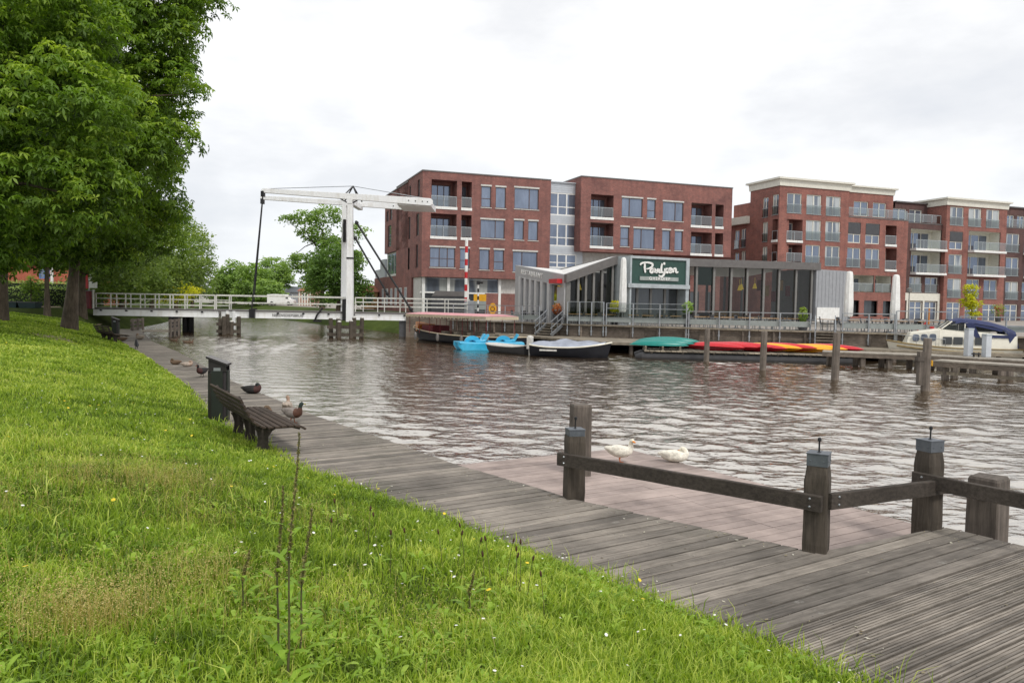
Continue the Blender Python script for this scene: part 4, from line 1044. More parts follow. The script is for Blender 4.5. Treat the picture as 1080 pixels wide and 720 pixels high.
MB().box((uB0+.1, .8, 1.9), (uB0+7, dd, zBb-.01)).build('base_wall', M['palewall'], bA); MB().box((uB0+7.01, .8, 1.9), (uB2-.1, dd, zBb-.01)).build('base_wall', M['brick'], bA)
for k in range(5): X = uB0+8+k*2.2; window(bA, Matrix.Translation((0, .64, 0)), X, X+1.3, 2.6, 4.8, (.5,), 'darkframe', 'panedark')

# --- right hand blocks C..G
PC = (30.948, 92.0); cC = (760, 170, 5.5385); cD = (880, 170, 4)
GRP = 'brick apartment buildings across the water'
frW = lambda r, T, a, b_, c, d: window(r, T, a, b_, c, d, (.5,), 'cream', WR.choice(('pane', 'panecurtain', 'panecurtain')), None, balus=1.05 if d-c > 1.9 else .9, fw=.1)
frB = lambda r, T, a, b_, c, d: blindwin(r, T, a, b_, c, d)
def blindwin(r, T, a, b_, c, d):
    w_ = window(r, T, a, b_, c, d, (.5,), 'cream', 'pane', .42, fw=.1); m_ = MB(); m_.T = T; m_.box((a+.06, .02, c+(d-c)*.45), (b_-.06, .06, d-.04)); m_.build('sun_blind', M['darkgrey'], w_)
frL = lambda r, T, a, b_, c, d: loggia(r, T, a, b_, c, d, 1.6, 'brick2', 'white', 'cream', .05)
frH = lambda r, T, a, b_, c, d: loggia(r, T, a, b_, c, d, 1.6, 'cream', 'white', 'cream', .9)
frO = lambda r, T, a, b_, c, d: loggia(r, T, a, b_, c, d, 2.2, 'cream', None, 'cream', -.1)
def frdoor(r, T, a, b_, c, d):
    m_ = MB(); w_ = window(r, T, a, b_, c, d, (.5,), 'cream', 'pane', .72, fw=.12, nm='garden_door')
def frdark(r, T, a, b_, c, d):
    m_ = MB(); m_.T = T; m_.add([(a, .5, c), (b_, .5, c), (b_, .5, d), (a, .5, d)], [(0, 1, 2, 3)]); m_.build('dark_opening', M['panedark'], r)
ST = {'w': frW, 'b': frB, 'L': frL, 'H': frH, 'O': frO, 'd': frdoor, 'k': frdark}
def block(name_label, off, ops, u0, u1, z0, z1, mat, cornice=.85, dep=14, over=.45, name='apartment_block', roofz=None):
    """off = inward offset of the facade from the line of block C"""
    px_, py_ = PC[0]-math.sin(ANG)*off, PC[1]+math.cos(ANG)*off
    b_ = thing(name, (px_+u0*math.cos(ANG), py_+u0*math.sin(ANG), 0), ANG, name_label, 'building', GRP)
    T = Matrix.Translation((-u0, 0, 0))
    m_ = MB(); m_.T = T; wall_cells(m_, u0, u1, z0, z1, ops, .16)
    m_.add([(u0, 0, z0), (u0, 0, z1), (u0, dep, z1), (u0, dep, z0)], [(0, 1, 2, 3)]) if name_label[:5] != 'large' else None
    m_.add([(u1, 0, z0), (u1, dep, z0), (u1, dep, z1), (u1, 0, z1)], [(0, 1, 2, 3)])
    m_.add([(u0, dep, z0), (u1, dep, z0), (u1, dep, z1), (u0, dep, z1)], [(3, 2, 1, 0)])
    m_.build('wall', mat, b_)
    m_ = MB(); m_.T = T
    if cornice:
        m_.loft([[(u0-k, -k, z), (u1+k, -k, z), (u1+k, dep+k, z), (u0-k, dep+k, z)] for z, k in ((z1-.02, .12), (z1+cornice*.72, .18), (z1+cornice*.78, over), (z1+cornice, over))]); m_.build('cornice', M['cream'], b_)
    else:
        m_.box((u0-.02, -.04, z1-.003), (u1+.02, dep, z1+.12)); m_.build('roof', M['fascia'], b_)
    fit(b_, T, ops, ST)
    return b_, T
OP = lambda crop, spec, off=0: rows((PC[0]-math.sin(ANG)*off, PC[1]+math.cos(ANG)*off), ANG, crop, spec)
PU = lambda x, y, off=0: pl(x, y, (PC[0]-math.sin(ANG)*off, PC[1]+math.cos(ANG)*off), ANG)
# C
opsC = OP(cC, [((188, 305, 430), [(388, 473, 'w'), (502, 588, 'w'), (616, 702, 'w')]), ((340, 463, 432), [(387, 478, 'L')]), ((345, 463, 540), [(498, 585, 'w'), (612, 698, 'w')]),
     ((487, 590, 432), [(385, 475, 'L')]), ((490, 608, 538), [(495, 580, 'w'), (610, 695, 'w')]), ((640, 760, 540), [(385, 470, 'L'), (492, 578, 'w'), (608, 692, 'w')]), ((800, 915, 540), [(385, 470, 'd'), (492, 578, 'd'), (608, 692, 'd')])])
uC1 = PU(895, 230)[0]; zC = PU(823, 195.5)[1]
cSideDepth = pl(790.5, 240, PC, ANG+PI/2)[0]
bC, TC = block('large corner block of red brick with cream cornice rising highest, left of the row', 0, opsC, 0, uC1, 1.9, zC, M['brick2'], .95, cSideDepth)
sC = side_rows(PC, ANG, cSideDepth, cC, [((195, 315, 320), [(303, 338, 'w')]), ((213, 330, 262), [(247, 278, 'w')]), ((340, 460, 318), [(303, 333, 'L')]), ((357, 473, 260), [(245, 275, 'w')]), ((485, 585, 315), [(300, 330, 'L')]), ((500, 600, 258), [(243, 272, 'w')])])
m_ = MB(); m_.T = T90(cSideDepth); wall_cells(m_, 0, cSideDepth, 1.9, zC, sC, .16); m_.build('flank_wall', M['brick2'], bC); fit(bC, T90(cSideDepth), sC, ST)
# wing behind C, lower
PW = (PC[0]-math.sin(ANG)*cSideDepth, PC[1]+math.cos(ANG)*cSideDepth)
wl = pl(771, 260, PW, ANG+PI/2)[0]; zw = pl(790, 228, PW, ANG+PI/2)[1]
bW = thing('apartment_wing', (PW[0], PW[1], 0), ANG, 'lower brick wing seen end on behind the tall corner block', 'building', GRP)
Lw = wl+12
sW = side_rows(PW, ANG, Lw, cC, [((395, 505, 134), [(120, 147, 'w')]), ((405, 512, 95), [(82, 108, 'w')]), ((525, 640, 132), [(120, 146, 'w')]), ((535, 640, 93), [(80, 106, 'w')])])
m_ = MB(); m_.T = T90(Lw); wall_cells(m_, 0, Lw, 1.9, zw-.9, sW, .16); m_.T = None; m_.add([(0, Lw, 1.9), (12, Lw, 1.9), (12, Lw, zw-.9), (0, Lw, zw-.9)], [(0, 1, 2, 3)])
m_.build('wall', M['brick2'], bW); fit(bW, T90(Lw), sW, ST)
MB().box((-.45, .01, zw-.9), (12, Lw+.4, zw)).build('cornice', M['cream'], bW)
MB().box((1.2, .2, zw), (5, 5, zw+1.9)).build('stair_head', M['brick2'], bW)
# D: lower front with roof terrace + set back top storey
uD1 = PU(955.5, 300)[0]; zDt = PU(925, 231)[1]
opsD = OP(cD, [((258, 345, 84), [(56, 112, 'b'), (132, 192, 'b')]), ((272, 352, 245), [(216, 262, 'L')]), ((365, 448, 80), [(50, 110, 'w'), (131, 190, 'w')]), ((368, 457, 245), [(215, 262, 'L')]),
     ((482, 553, 160), [(76, 168, 'O'), (172, 242, 'O')]), ((588, 655, 150), [(70, 105, 'k'), (125, 182, 'k'), (205, 243, 'k')])])
bD, TD = block('red brick block with glass railed roof terrace and shaded ground floor openings', .02, opsD, uC1+.01, uD1, 1.9, zDt, M['brick2'], 0)
ud0, ud1 = uC1+.02, PU(942, 220, 2.2)[0]; zD2 = PU(920, 204.5, 2.2)[1]
opsd = [(a, b_, max(c, zDt+.15), d, k) for a, b_, c, d, k in OP(cD, [((170, 232, 112), [(82, 143, 'w'), (163, 218, 'w')])], 2.2)]
m_ = MB(); m_.T = Matrix.Translation((-uC1-.01, 2.2, 0)); wall_cells(m_, ud0, ud1, zDt, zD2, opsd, .15); m_.add([(ud1, 0, zDt), (ud1, 9, zDt), (ud1, 9, zD2), (ud1, 0, zD2)], [(0, 1, 2, 3)]); m_.build('setback_wall', M['brick2'], bD)
for (a, b_, c, d, k) in opsd: window(bD, Matrix.Translation((-uC1-.01, 2.2, 0)), a, b_, c, d, (.5,), 'cream', 'pane', fw=.1)
m_ = MB(); m_.T = Matrix.Translation((-uC1-.01, 2.2, 0)); k = .4
m_.loft([[(ud0, -kk, z), (ud1+kk, -kk, z), (ud1+kk, 9, z), (ud0, 9, z)] for z, kk in ((zD2-.01, .1), (zD2+.6, .16), (zD2+.66, .42), (zD2+.85, .42))]); m_.build('setback_cornice', M['cream'], bD)
def roof_rail(root, T, u0, u1, z, y=.15, h=1.05):
    m_ = MB(); m_.T = T; m_.add([(u0, y, z+.1), (u1, y, z+.1), (u1, y, z+h), (u0, y, z+h)], [(0, 1, 2, 3)]); m_.build('terrace_glass', M['balglass'], root)
    m_ = MB(); m_.T = T; m_.box((u0, y-.03, z+h), (u1, y+.03, z+h+.06)); n = round((u1-u0)/1.6)
    for i in range(n+1): X = u0+.02+(u1-u0-.04)*i/n; m_.box((X-.03, y-.03, z+.1), (X+.03, y+.03, z+h))
    m_.build('terrace_rail', M['zincpaint'], root)
roof_rail(bD, TD, uC1+.05, uD1-.1, zDt+.12)
# E: dark link with wide balconies
uE1 = PU(991.5, 290, .6)[0]; zE = PU(972, 236, .6)[1]
opsE = OP(cD, [((288, 372, 388), [(322, 452, 'H')]), ((382, 472, 385), [(322, 448, 'H')]), ((488, 553, 342), [(315, 367, 'w'), (382, 435, 'w')]), ((590, 690, 340), [(314, 368, 'd'), (376, 430, 'd')])], .6)
bE, TE = block('dark brick link block with wide balconies and a cream framed double entrance', .6, opsE, uD1+.02, uE1, 1.9, zE, M['brickdark'], 0)
zE0 = PU(*zc(370, 557, *cD), .6)[1]; a, b_ = PU(*zc(300, 600, *cD), .6)[0], PU(*zc(447, 600, *cD), .6)[0]
m_ = MB(); m_.T = TE; xx = [PU(*zc(q, 640, *cD), .6)[0] for q in (300, 313, 369, 375, 431, 446)]
for q0, q1 in ((xx[0], xx[1]), (xx[2], xx[3]), (xx[4], xx[5])): m_.box((max(q0, uD1+.03), -.12, 1.9), (q1, -.002, zE0-.01))
m_.box((uD1+.03, -.125, PU(*zc(340, 588, *cD), .6)[1]), (xx[5], -.0021, zE0)); m_.build('entrance_surround', M['cream'], bE)
zE2 = PU(*zc(320, 178, *cD), 3)[1]
ue0, ue1 = PU(942, 220, 3)[0]+.3, PU(*zc(470, 200, *cD), 3)[0]
opse = [(a, b_, max(c, zE+.15), d, k) for a, b_, c, d, k in OP(cD, [((205, 262, 340), [(245, 302, 'w'), (315, 368, 'w'), (398, 430, 'w')])], 3)]
TEs = Matrix.Translation((-uD1-.02, 2.4, 0)); m_ = MB(); m_.T = TEs; wall_cells(m_, ue0, ue1, zE, zE2, opse, .15); m_.build('setback_wall', M['brickdark'], bE)
for (a, b_, c, d, k) in opse: window(bE, TEs, a, b_, c, d, (.5,), 'cream', 'pane', fw=.1)
m_ = MB(); m_.T = TEs; m_.box((ue0, -.2, zE2), (ue1, 9, zE2+.18)); m_.build('setback_roof', M['fascia'], bE)
roof_rail(bE, TE, uD1+.1, uE1-.1, zE+.12)
# F
uF0 = uE1+.02; uF1 = PU(1060.2, 270)[0]; zF = PU(1030, 218.5)[1]
opsF = OP(cD, [((193, 272, 516), [(488, 545, 'w'), (566, 620, 'w'), (641, 697, 'w')]), ((297, 373, 513), [(486, 542, 'b')]), ((297, 380, 630), [(566, 700, 'H')]), ((393, 475, 509), [(481, 538, 'w')]), ((390, 480, 625), [(562, 697, 'H')]),
     ((495, 576, 504), [(476, 534, 'w')]), ((499, 580, 620), [(556, 610, 'w'), (629, 685, 'w')]), ((594, 690, 500), [(472, 529, 'd')]), ((602, 690, 615), [(549, 605, 'd'), (624, 681, 'd')])])
bF, TF = block('tall red brick block with pale cornice and two stacked balconies behind the motor cruiser', 0, opsF, uF0, uF1, 1.9, zF, M['brick2'], .95)
# G
uG1 = uF1+13; zG = PU(1072, 241, .5)[1]
opsG = OP(cD, [((306, 385, 752), [(725, 780, 'w')]), ((406, 485, 750), [(723, 777, 'w')]), ((508, 584, 748), [(720, 775, 'w')]), ((603, 700, 740), [(716, 770, 'd')]), ((300, 385, 752), [(800, 880, 'H')]), ((402, 485, 752), [(800, 880, 'H')]), ((508, 584, 748), [(790, 845, 'w')]), ((603, 700, 740), [(786, 842, 'd')])], .5)
bG, TG = block('dark brick block at the right edge of the photo with a glass railed roof terrace', .5, opsG, uF1+.02, uG1, 1.9, zG, M['brickdark'], 0)
roof_rail(bG, TG, uF1+.1, uG1, zG+.12)
zG2 = PU(1070, 219.5, 2.5)[1]
opsg = [(a, b_, max(c, zG+.15), d, k) for a, b_, c, d, k in OP(cD, [((228, 285, 745), [(727, 757, 'w'), (770, 800, 'w'), (820, 860, 'w')])], 2.5)]
TGs = Matrix.Translation((-uF1-.02, 2.0, 0)); m_ = MB(); m_.T = TGs; wall_cells(m_, uF1+.02, uG1, zG, zG2, opsg, .15); m_.build('setback_wall', M['brickdark'], bG)
for (a, b_, c, d, k) in opsg: window(bG, TGs, a, b_, c, d, (.5,), 'cream', 'pane', fw=.1)
m_ = MB(); m_.T = TGs; m_.box((uF1+.02, -.2, zG2), (uG1, 9, zG2+.18)); m_.build('setback_roof', M['fascia'], bG)
M['frame2'] = paint('flank_beam_grey', (.38, .38, .385), .5, var=.1)
M['flankglass'] = glassy('flank_glass', (.006, .007, .008), (.5, .52, .55), 0)
T = 1.56
# ------------------------------------------------------------------ quay wall, lower quay, terrace
def qw(px, off=0.0, py=335):
    """point on the quay wall line (shifted off metres towards the water) seen at photo column px"""
    r = ray(px, py); d = Vector((r[0], r[1])).normalized()
    P = [p+Vector((-.47, -.88))*off for p in QW]
    t = hit(Vector((0, 0)), d, P); return d*t
FR = [Vector((-4.3, 64.6)), Vector((1.6, 54.8)), Vector((5.9, 47.8)), Vector((18, 45.6)), Vector((30, 41)), Vector((60, 31))]
back = [Vector((QW[i].x+.1, QW[i].y+.1)) for i in range(5)]+[Vector((62, 36))]
m_ = MB()
poly = [(p.x, p.y) for p in FR]+[(p.x, p.y) for p in reversed(back)]
m_.prism(poly, .55, .7); tag(m_.build('lower_quay', M['jetty']), kind='structure')
m_ = MB()
for a, b_ in zip(FR, FR[1:]):
    n = max(1, int((b_-a).length/2.2))
    for k in range(n): q = a.lerp(b_, (k+.5)/n); m_.tube([(q.x+.2, q.y+.3, -1), (q.x+.2, q.y+.3, .56)], .13, 8)
tag(m_.build('quay_piles', M['pile']), kind='structure')
o = thing('quay_wall', (QW[1].x, QW[1].y, .6), 0, 'long retaining wall of horizontal weathered boards below the terrace', 'wall')
oo = Vector(o.location); m_ = MB(); m_.T = Matrix.Translation(-oo)
rr = random.Random(9)
for a, b_ in zip(QW, QW[1:]):
    L = (b_-a).length; n = max(1, int(L/3.6)); d = (b_-a)/L; nn = Vector((d.y, -d.x))
    for k in range(n):
        p, q = a+d*L*k/n, a+d*(L*(k+1)/n-.012)
        for j in range(4):
            z = .71+j*.205; e = nn*rr.uniform(0, .015); m_.bar((*(p+e), z+.1), (*(q+e), z+.1), .06, .19)
m_.build('boards', M['walltimber'], o)
m_ = MB(); m_.T = Matrix.Translation(-oo)
for a, b_ in zip(QW, QW[1:]): d = (b_-a).normalized(); nn = Vector((d.y, -d.x))*.02; m_.bar((*(a+nn), T-.02), (*(b_+nn), T-.02), .34, .1)
m_.build('cap_beam', M['jetty'], o)
m_ = MB(); m_.T = Matrix.Translation(-oo)
for a, b_ in zip(QW, QW[1:]):
    L = (b_-a).length; n = max(1, int(L/1.8)); d = (b_-a)/L; nn = Vector((d.y, -d.x))*.09
    for k in range(n): p = a+d*L*(k+.5)/n+nn; m_.box((p.x-.07, p.y-.05, .66), (p.x+.07, p.y+.05, T-.08))
m_.build('wall_post', M['walltimber'], o)
te = [(p.x, p.y) for p in QW]+[(p.x+3.2, p.y+14.5) for p in reversed(QW)]
tag(MB().prism(te, .4, T).build('terrace', M['road']), kind='structure')
m_ = MB(); pp = [Vector((QW[0].x, QW[0].y+4))]+[Vector((p.x+3, p.y+14)) for p in QW[1:]]
for a, b_ in zip(pp, pp[1:]): m_.bar((*a, 1.65), (*b_, 1.65), .2, .52)
tag(m_.build('terrace_kerb', M['concrete']), kind='structure')
# abutment at the right end of the bridge
m_ = MB(); m_.box((-9.0, 66.2, -.5), (-4.9, 71, 1.89)); m_.box((-5.1, 64.4, -.5), (-4.4, 70, 1.89)); tag(m_.build('bridge_abutment', M['walltimber']), kind='structure')

# ------------------------------------------------------------------ terrace railings
GR = 'galvanised railings along the terrace edge'
def quay_rail(px0, px1, h, rails, step, label, glass=False, board=True, off=.12):
    a, b_ = qw(px0, off), qw(px1, off); n = max(1, round((b_-a).length/step))
    o = thing('terrace_railing', (a.x, a.y, T), 0, label, 'railing', GR); A = Vector((*a, T))
    pts = [qw(px0+(px1-px0)*i/n, off) for i in range(n+1)]
    for p in pts:
        m_ = MB(); x, y = p.x-a.x, p.y-a.y; m_.box((x-.035, y-.035, -.75), (x+.035, y+.035, h)); m_.box((x-.06, y-.02, -.5), (x+.06, y+.09, -.38)); m_.build('post', M['steel'], o)
    for z in rails:
        m_ = MB()
        for p, q in zip(pts, pts[1:]): m_.bar((p.x-a.x, p.y-a.y, z), (q.x-a.x, q.y-a.y, z), .055, .055)
        m_.build('handrail' if z == max(rails) else 'mid_rail', M['steel'], o)
    if board:
        m_ = MB()
        for p, q in zip(pts, pts[1:]): m_.bar((p.x-a.x, p.y-a.y+.12, .42), (q.x-a.x, q.y-a.y+.12, .42), .04, .34)
        m_.build('wind_board', M['strip2'], o)
    if glass:
        m_ = MB()
        for p, q in zip(pts, pts[1:]):
            p = p-a; q = q-a; m_.add([(p.x, p.y+.0, .62), (q.x, q.y, .62), (q.x, q.y, h-.05), (p.x, p.y, h-.05)], [(0, 1, 2, 3)])
        m_.build('glass_panel', M['clearglass'], o)
    return o
M['strip2'] = paint('grey_green_board', (.3, .33, .32), .6, var=.15)
quay_rail(478, 569, 1.25, (1.25, .75), 2.0, 'galvanised railing between the bridge end and the left stairs, furthest left', board=True)
quay_rail(598.5, 636.5, 1.62, (1.62,), 1.0, 'tall glazed railing just right of the left stairs', True)
quay_rail(639.5, 724, 1.55, (1.55, 1.2), 1.75, 'tall double railed windscreen in front of the pavilion entrance', True)
quay_rail(726.5, 855, 1.1, (1.1,), 1.75, 'low galvanised railing in front of the right hand glazing', False)
quay_rail(889, 944, 1.15, (1.15, .8), 1.9, 'railing right of the right hand stairs, below the white parasols', False)
quay_rail(945.5, 1010, 1.35, (1.35, .8), 1.9, 'taller railing behind the bow of the motor cruiser', False)
quay_rail(1013, 1110, 1.1, (1.1, .6), 2.2, 'railing partly hidden behind the motor cruiser canopy', False)
def stairs(px0, px1, label):
    a, b_ = qw(px0, .05), qw(px1, .05); d = (b_-a).normalized(); nn = Vector((d.y, -d.x)); W = (b_-a).length
    o = thing('quay_stairs', (a.x, a.y, .7), math.atan2(d.y, d.x), label, 'stairs', 'steel stairs from the terrace to the lower quay'); N = 4; run = 1.25; rise = T-.7
    for k in range(N):
        m_ = MB(); z = rise*(k+1)/(N+1); y = -run*(1-(k+.5)/N); m_.box((.05, y-.16, z-.04), (W-.05, y+.14, z)); m_.build('tread', M['jetty'], o)
    for x in (0, W):
        m_ = MB(); m_.bar((x, -run-.1, .05), (x, .05, rise), .05, .24); m_.build('stringer', M['steel'], o)
        m_ = MB()
        for h in (1.0, .55): m_.bar((x, -run-.15, h), (x, .05, rise+h), .05, .05)
        for k in (0, .5, 1): y = -run*(1-k)-.02; m_.box((x-.025, y-.025, rise*k), (x+.025, y+.025, rise*k+1.0))
        m_.build('stair_rail', M['steel'], o)
    return o
stairs(577, 594, 'small steel stairs left of the pavilion corner'); stairs(860, 881, 'small steel stairs by the grey clad end of the pavilion')

# ------------------------------------------------------------------ the glass pavilion
PANG = R(25); c0 = atY(597, 300, 57.6); PP = (c0.x, c0.y)
pv = thing('pavilion_restaurant', (PP[0], PP[1], T), PANG, 'low grey and glass pavilion restaurant with green name board and faceted roof', 'restaurant')
def PX(px, py=300): return pl(px, py, PP, PANG)
def V(u, y, z): return (u, y, z-T)
zc0 = PX(597, 290)[1]; u1 = PX(648, 300)[0]; z1 = PX(648, 270)[1]; uR = PX(859, 300)[0]; zR = PX(862, 277.4)[1]; fd = .62
uE_ = PX(862, 300)[0]; DEP = 9.5
def quadstrip(pts): return pts
# fascia (front) as boxes following the roof line
m_ = MB()
def fas(u0, za, u1_, zb, y0=-.35, y1=.05, f=fd):
    m_.add([V(u0,y0,za-f), V(u1_,y0,zb-f), V(u1_,y1,zb-f), V(u0,y1,za-f), V(u0,y0,za), V(u1_,y0,zb), V(u1_,y1,zb), V(u0,y1,za)], [(0,3,2,1),(4,5,6,7),(0,1,5,4),(1,2,6,5),(2,3,7,6),(3,0,4,7)])
uP0, uP1 = PX(653.5)[0], PX(733)[0]; zP = PX(690, 270.3)[1]
fas(-.15, zc0+.05, u1, z1); fas(u1, z1, uE_, zR); 
m_.build('fascia', M['fascia'], pv)
uL = pl(545, 300, PP, PANG+PI/2)[0]; zL = pl(545, 280, PP, PANG+PI/2)[1]
m_ = MB()     # roof planes
m_.add([V(-.1, 0, zc0), V(u1, 0, z1), V(u1, uL, zL-.2), V(-.1, uL, zL)], [(0, 1, 2, 3)]); m_.add([V(u1, 0, z1), V(uE_, 0, zR), V(uE_, DEP, zR-1), V(u1, DEP, zL-.2)], [(0, 1, 2, 3)])
m_.build('roof', M['white'], pv)
# back and right walls, interior
m_ = MB(); uQ = PX(736, 300)[0]; m_.add([V(1, uL-.3, T), V(uQ, DEP, T), V(uQ, DEP, zL-.3), V(1, uL-.3, zL-.3)], [(0, 1, 2, 3)])
m_.build('rear_wall', M['darkgrey'], pv)
MB().box(V(.1, .1, T+.01), V(uE_-.1, DEP-.1, T+.05)).build('interior_floor', M['darkgrey'], pv)
m_ = MB()
for k in range(7): u = uQ+(uE_-uQ)*k/6; m_.box(V(u-.08, DEP-.1, T), V(u+.08, DEP+.08, zR-1.02))
m_.box(V(uQ, DEP-.1, T), V(uE_, DEP+.05, T+.9)); m_.build('rear_mullions', M['darkgrey'], pv)
MB().box(V(uQ+1, 5.2, T+.05), V(uQ+3.2, 5.4, 4.2)).build('interior_shelf', M['maroon'], pv); MB().box(V(uQ+5.2, 4.2, T+.05), V(uQ+8, 4.8, T+1.15)).build('interior_bar', M['ochre'], pv)
uG0, uG1 = PX(856.7, 310)[0], PX(893.5, 310)[0]
# grey clad end block
zg = PX(860, 284)[1]; zg1 = PX(893, 286.3)[1]
m_ = MB(); m_.add([V(uG0+.1, -.3, T), V(uG1, -.3, T), V(uG1, -.3, zg1), V(uG0+.1, -.3, zg), V(uG0+.1, 5, T), V(uG1, 5, T), V(uG1, 5, zg1), V(uG0+.1, 5, zg)], [(0,1,2,3), (1,5,6,2), (5,4,7,6), (4,0,3,7), (3,2,6,7)])
k = uG0+.35
while k < uG1: m_.box(V(k, -.325, T), V(k+.05, -.301, zg1-.05)); k += .42
m_.build('clad_end', M['greypanel'], pv)
a, b_ = PX(857.5, 330), PX(881, 330); MB().box(V(a[0], -.45, T+.1), V(b_[0], -.34, PX(860, 324)[1])).build('white_board', M['white'], pv)
# mullions and panes
m_ = MB()
def roofz(u): return (zc0+(z1-zc0)*u/u1 if u < u1 else z1+(zR-z1)*(u-u1)/(uE_-u1))-fd
mull = [597.8]+[580+x/4 for x in (80, 118, 150, 183, 218, 262)]+[650]
for x in mull: u = PX(x)[0]; m_.box(V(u-.09, -.1, T), V(u+.09, .16, roofz(max(0, u))+.02))
mr = [734, 752.3, 770.6, 787.4, 805, 821, 839, 855.5]
for x in mr: u = PX(x)[0]; m_.box(V(u-.1, -.1, T), V(u+.1, .16, roofz(u)+.02))
m_.box(V(0, -.09, T+.02), V(uR, .12, T+.22))
m_.build('mullions', M['frame'], pv)
for xs in (mull, mr):
    for x0, x1 in zip(xs, xs[1:]):
        a, b_ = PX(x0)[0]+.1, PX(x1)[0]-.1; m_ = MB(); m_.add([V(a, 0, T+.2), V(b_, 0, T+.2), V(b_, 0, roofz(b_)), V(a, 0, roofz(a))], [(0, 1, 2, 3)]); m_.build('glass_pane', M['clearglass'], pv)
for x0, x1 in ((643.5, 652.5), (735, 752)):
    a, b_ = PX(x0)[0], PX(x1)[0]; MB().box(V(a, .05, PX(740, 300.5)[1]), V(b_, .09, roofz(b_)-.02)).build('roller_blind', M['green'], pv)
# left flank: beam with white letters, fins, corner pillar
m_ = MB()
def VL(d, y, z): return (y, d, z-T)
m_.add([VL(0,-.15,zc0-.85), VL(uL,-.15,zL-.95), VL(uL,.2,zL-.95), VL(0,.2,zc0-.85), VL(0,-.15,zc0+.02), VL(uL,-.15,zL+.02), VL(uL,.2,zL+.02), VL(0,.2,zc0+.02)], [(0,1,2,3),(7,6,5,4),(0,4,5,1),(1,5,6,2),(2,6,7,3),(3,7,4,0)])
m_.box(VL(0, -.15, T), VL(1.1, .2, zc0-.85)); m_.box(VL(uL-1.0, -.15, T), VL(uL, .2, zL-.95))
m_.build('flank_beam', M['frame2'], pv)
for x in (549.5, 555, 560.5, 566.2, 572.6, 580):
    d = pl(x, 305, PP, PANG+PI/2)[0]; m_ = MB(); m_.box(VL(d-.2, -.16, T), VL(d+.2, .1, zc0-.8+(zL-zc0)*d/uL)); m_.build('fin', M['finwhite'], pv)
m_ = MB(); m_.add([VL(1.1, .05, T), VL(uL-1, .05, T), VL(uL-1, .05, zL-.95), VL(1.1, .05, zc0-.85)], [(0, 1, 2, 3)]); m_.build('flank_glass', M['flankglass'], pv)
sl_ = math.atan2(zL-zc0, uL)
text_mesh('flank_lettering', 'RESTAURANT', .52, M['white'], pv, Matrix.Translation(VL(uL*.64, -.17, zc0-.42+(zL-zc0)*.62)) @ Matrix.Rotation(-PI/2, 4, 'Z') @ Matrix.Rotation(sl_*1.0, 4, 'Y') @ Matrix.Rotation(PI/2, 4, 'X'), .02, 1.3, .012)
d = 1.0; MB().box(VL(.3, -.6, zc0-.6), VL(1.6, -.16, zc0-.28)).build('red_awning_case', M['red'], pv)
# portal with the name board
PJ2 = -1.6; 
def QX(px, py): u, z = pl(px, py, (PP[0]-math.sin(PANG)*PJ2, PP[1]+math.cos(PANG)*PJ2), PANG); return u, z
qa, qb = QX(665.5, 300)[0], QX(724, 300)[0]; zt_ = QX(690, 270.8)[1]; zs0, zs1 = QX(694, 299.5)[1], QX(694, 273)[1]
ql, qr = QX(660.5, 300)[0], QX(734, 300)[0]
m_ = MB(); y = PJ2
m_.add([V(ql,y+1.3,T), V(qa-.1,y,T), V(qa+.05,y,T), V(qa+.05,1.2,T), V(ql,1.2,T)]+[V(ql,y+1.3,zt_), V(qa-.1,y,zt_), V(qa+.05,y,zt_), V(qa+.05,1.2,zt_), V(ql,1.2,zt_)], [(0,1,6,5),(1,2,7,6),(2,3,8,7),(4,0,5,9),(5,6,7,8,9)])
m_.add([V(qb-.05,y,T), V(qb+.25,y,T), V(qr,y+1.5,T), V(qr,1.2,T), V(qb-.05,1.2,T)]+[V(qb-.05,y,zt_), V(qb+.25,y,zt_), V(qr,y+1.5,zt_), V(qr,1.2,zt_), V(qb-.05,1.2,zt_)], [(0,1,6,5),(1,2,7,6),(2,3,8,7),(4,0,5,9),(5,6,7,8,9)])
m_.box(V(qa+.051, y-.01, zt_-.18), V(qb-.051, 1.2, zt_+.01)); m_.box(V(qa-.3, y-.12, zs0-.32), V(qb+.25, 1.2, zs0-.01))
m_.build('portal_frame', M['greypanel2'] if 'greypanel2' in M else M['zincpaint'], pv)
bd = MB().box(V(qa+.052, y+.1, zs0), V(qb-.052, y+.2, zt_-.181)).build('name_board', M['green'], pv)
m_ = MB()
for x in (666.5, 680, 694.5, 709.5, 723.5): u = QX(x, 320)[0]; m_.box(V(u-.09, y+1.0, T), V(u+.09, y+1.15, zs0-.321))
m_.box(V(qa, y+.99, T), V(qb, y+1.14, T+.2)); m_.build('entrance_mullions', M['frame'], pv)
m_ = MB(); m_.add([V(qa, y+1.08, T), V(qb, y+1.08, T), V(qb, y+1.08, zs0-.33), V(qa, y+1.08, zs0-.33)], [(0, 1, 2, 3)]); m_.build('entrance_glass', M['panedark'], pv)
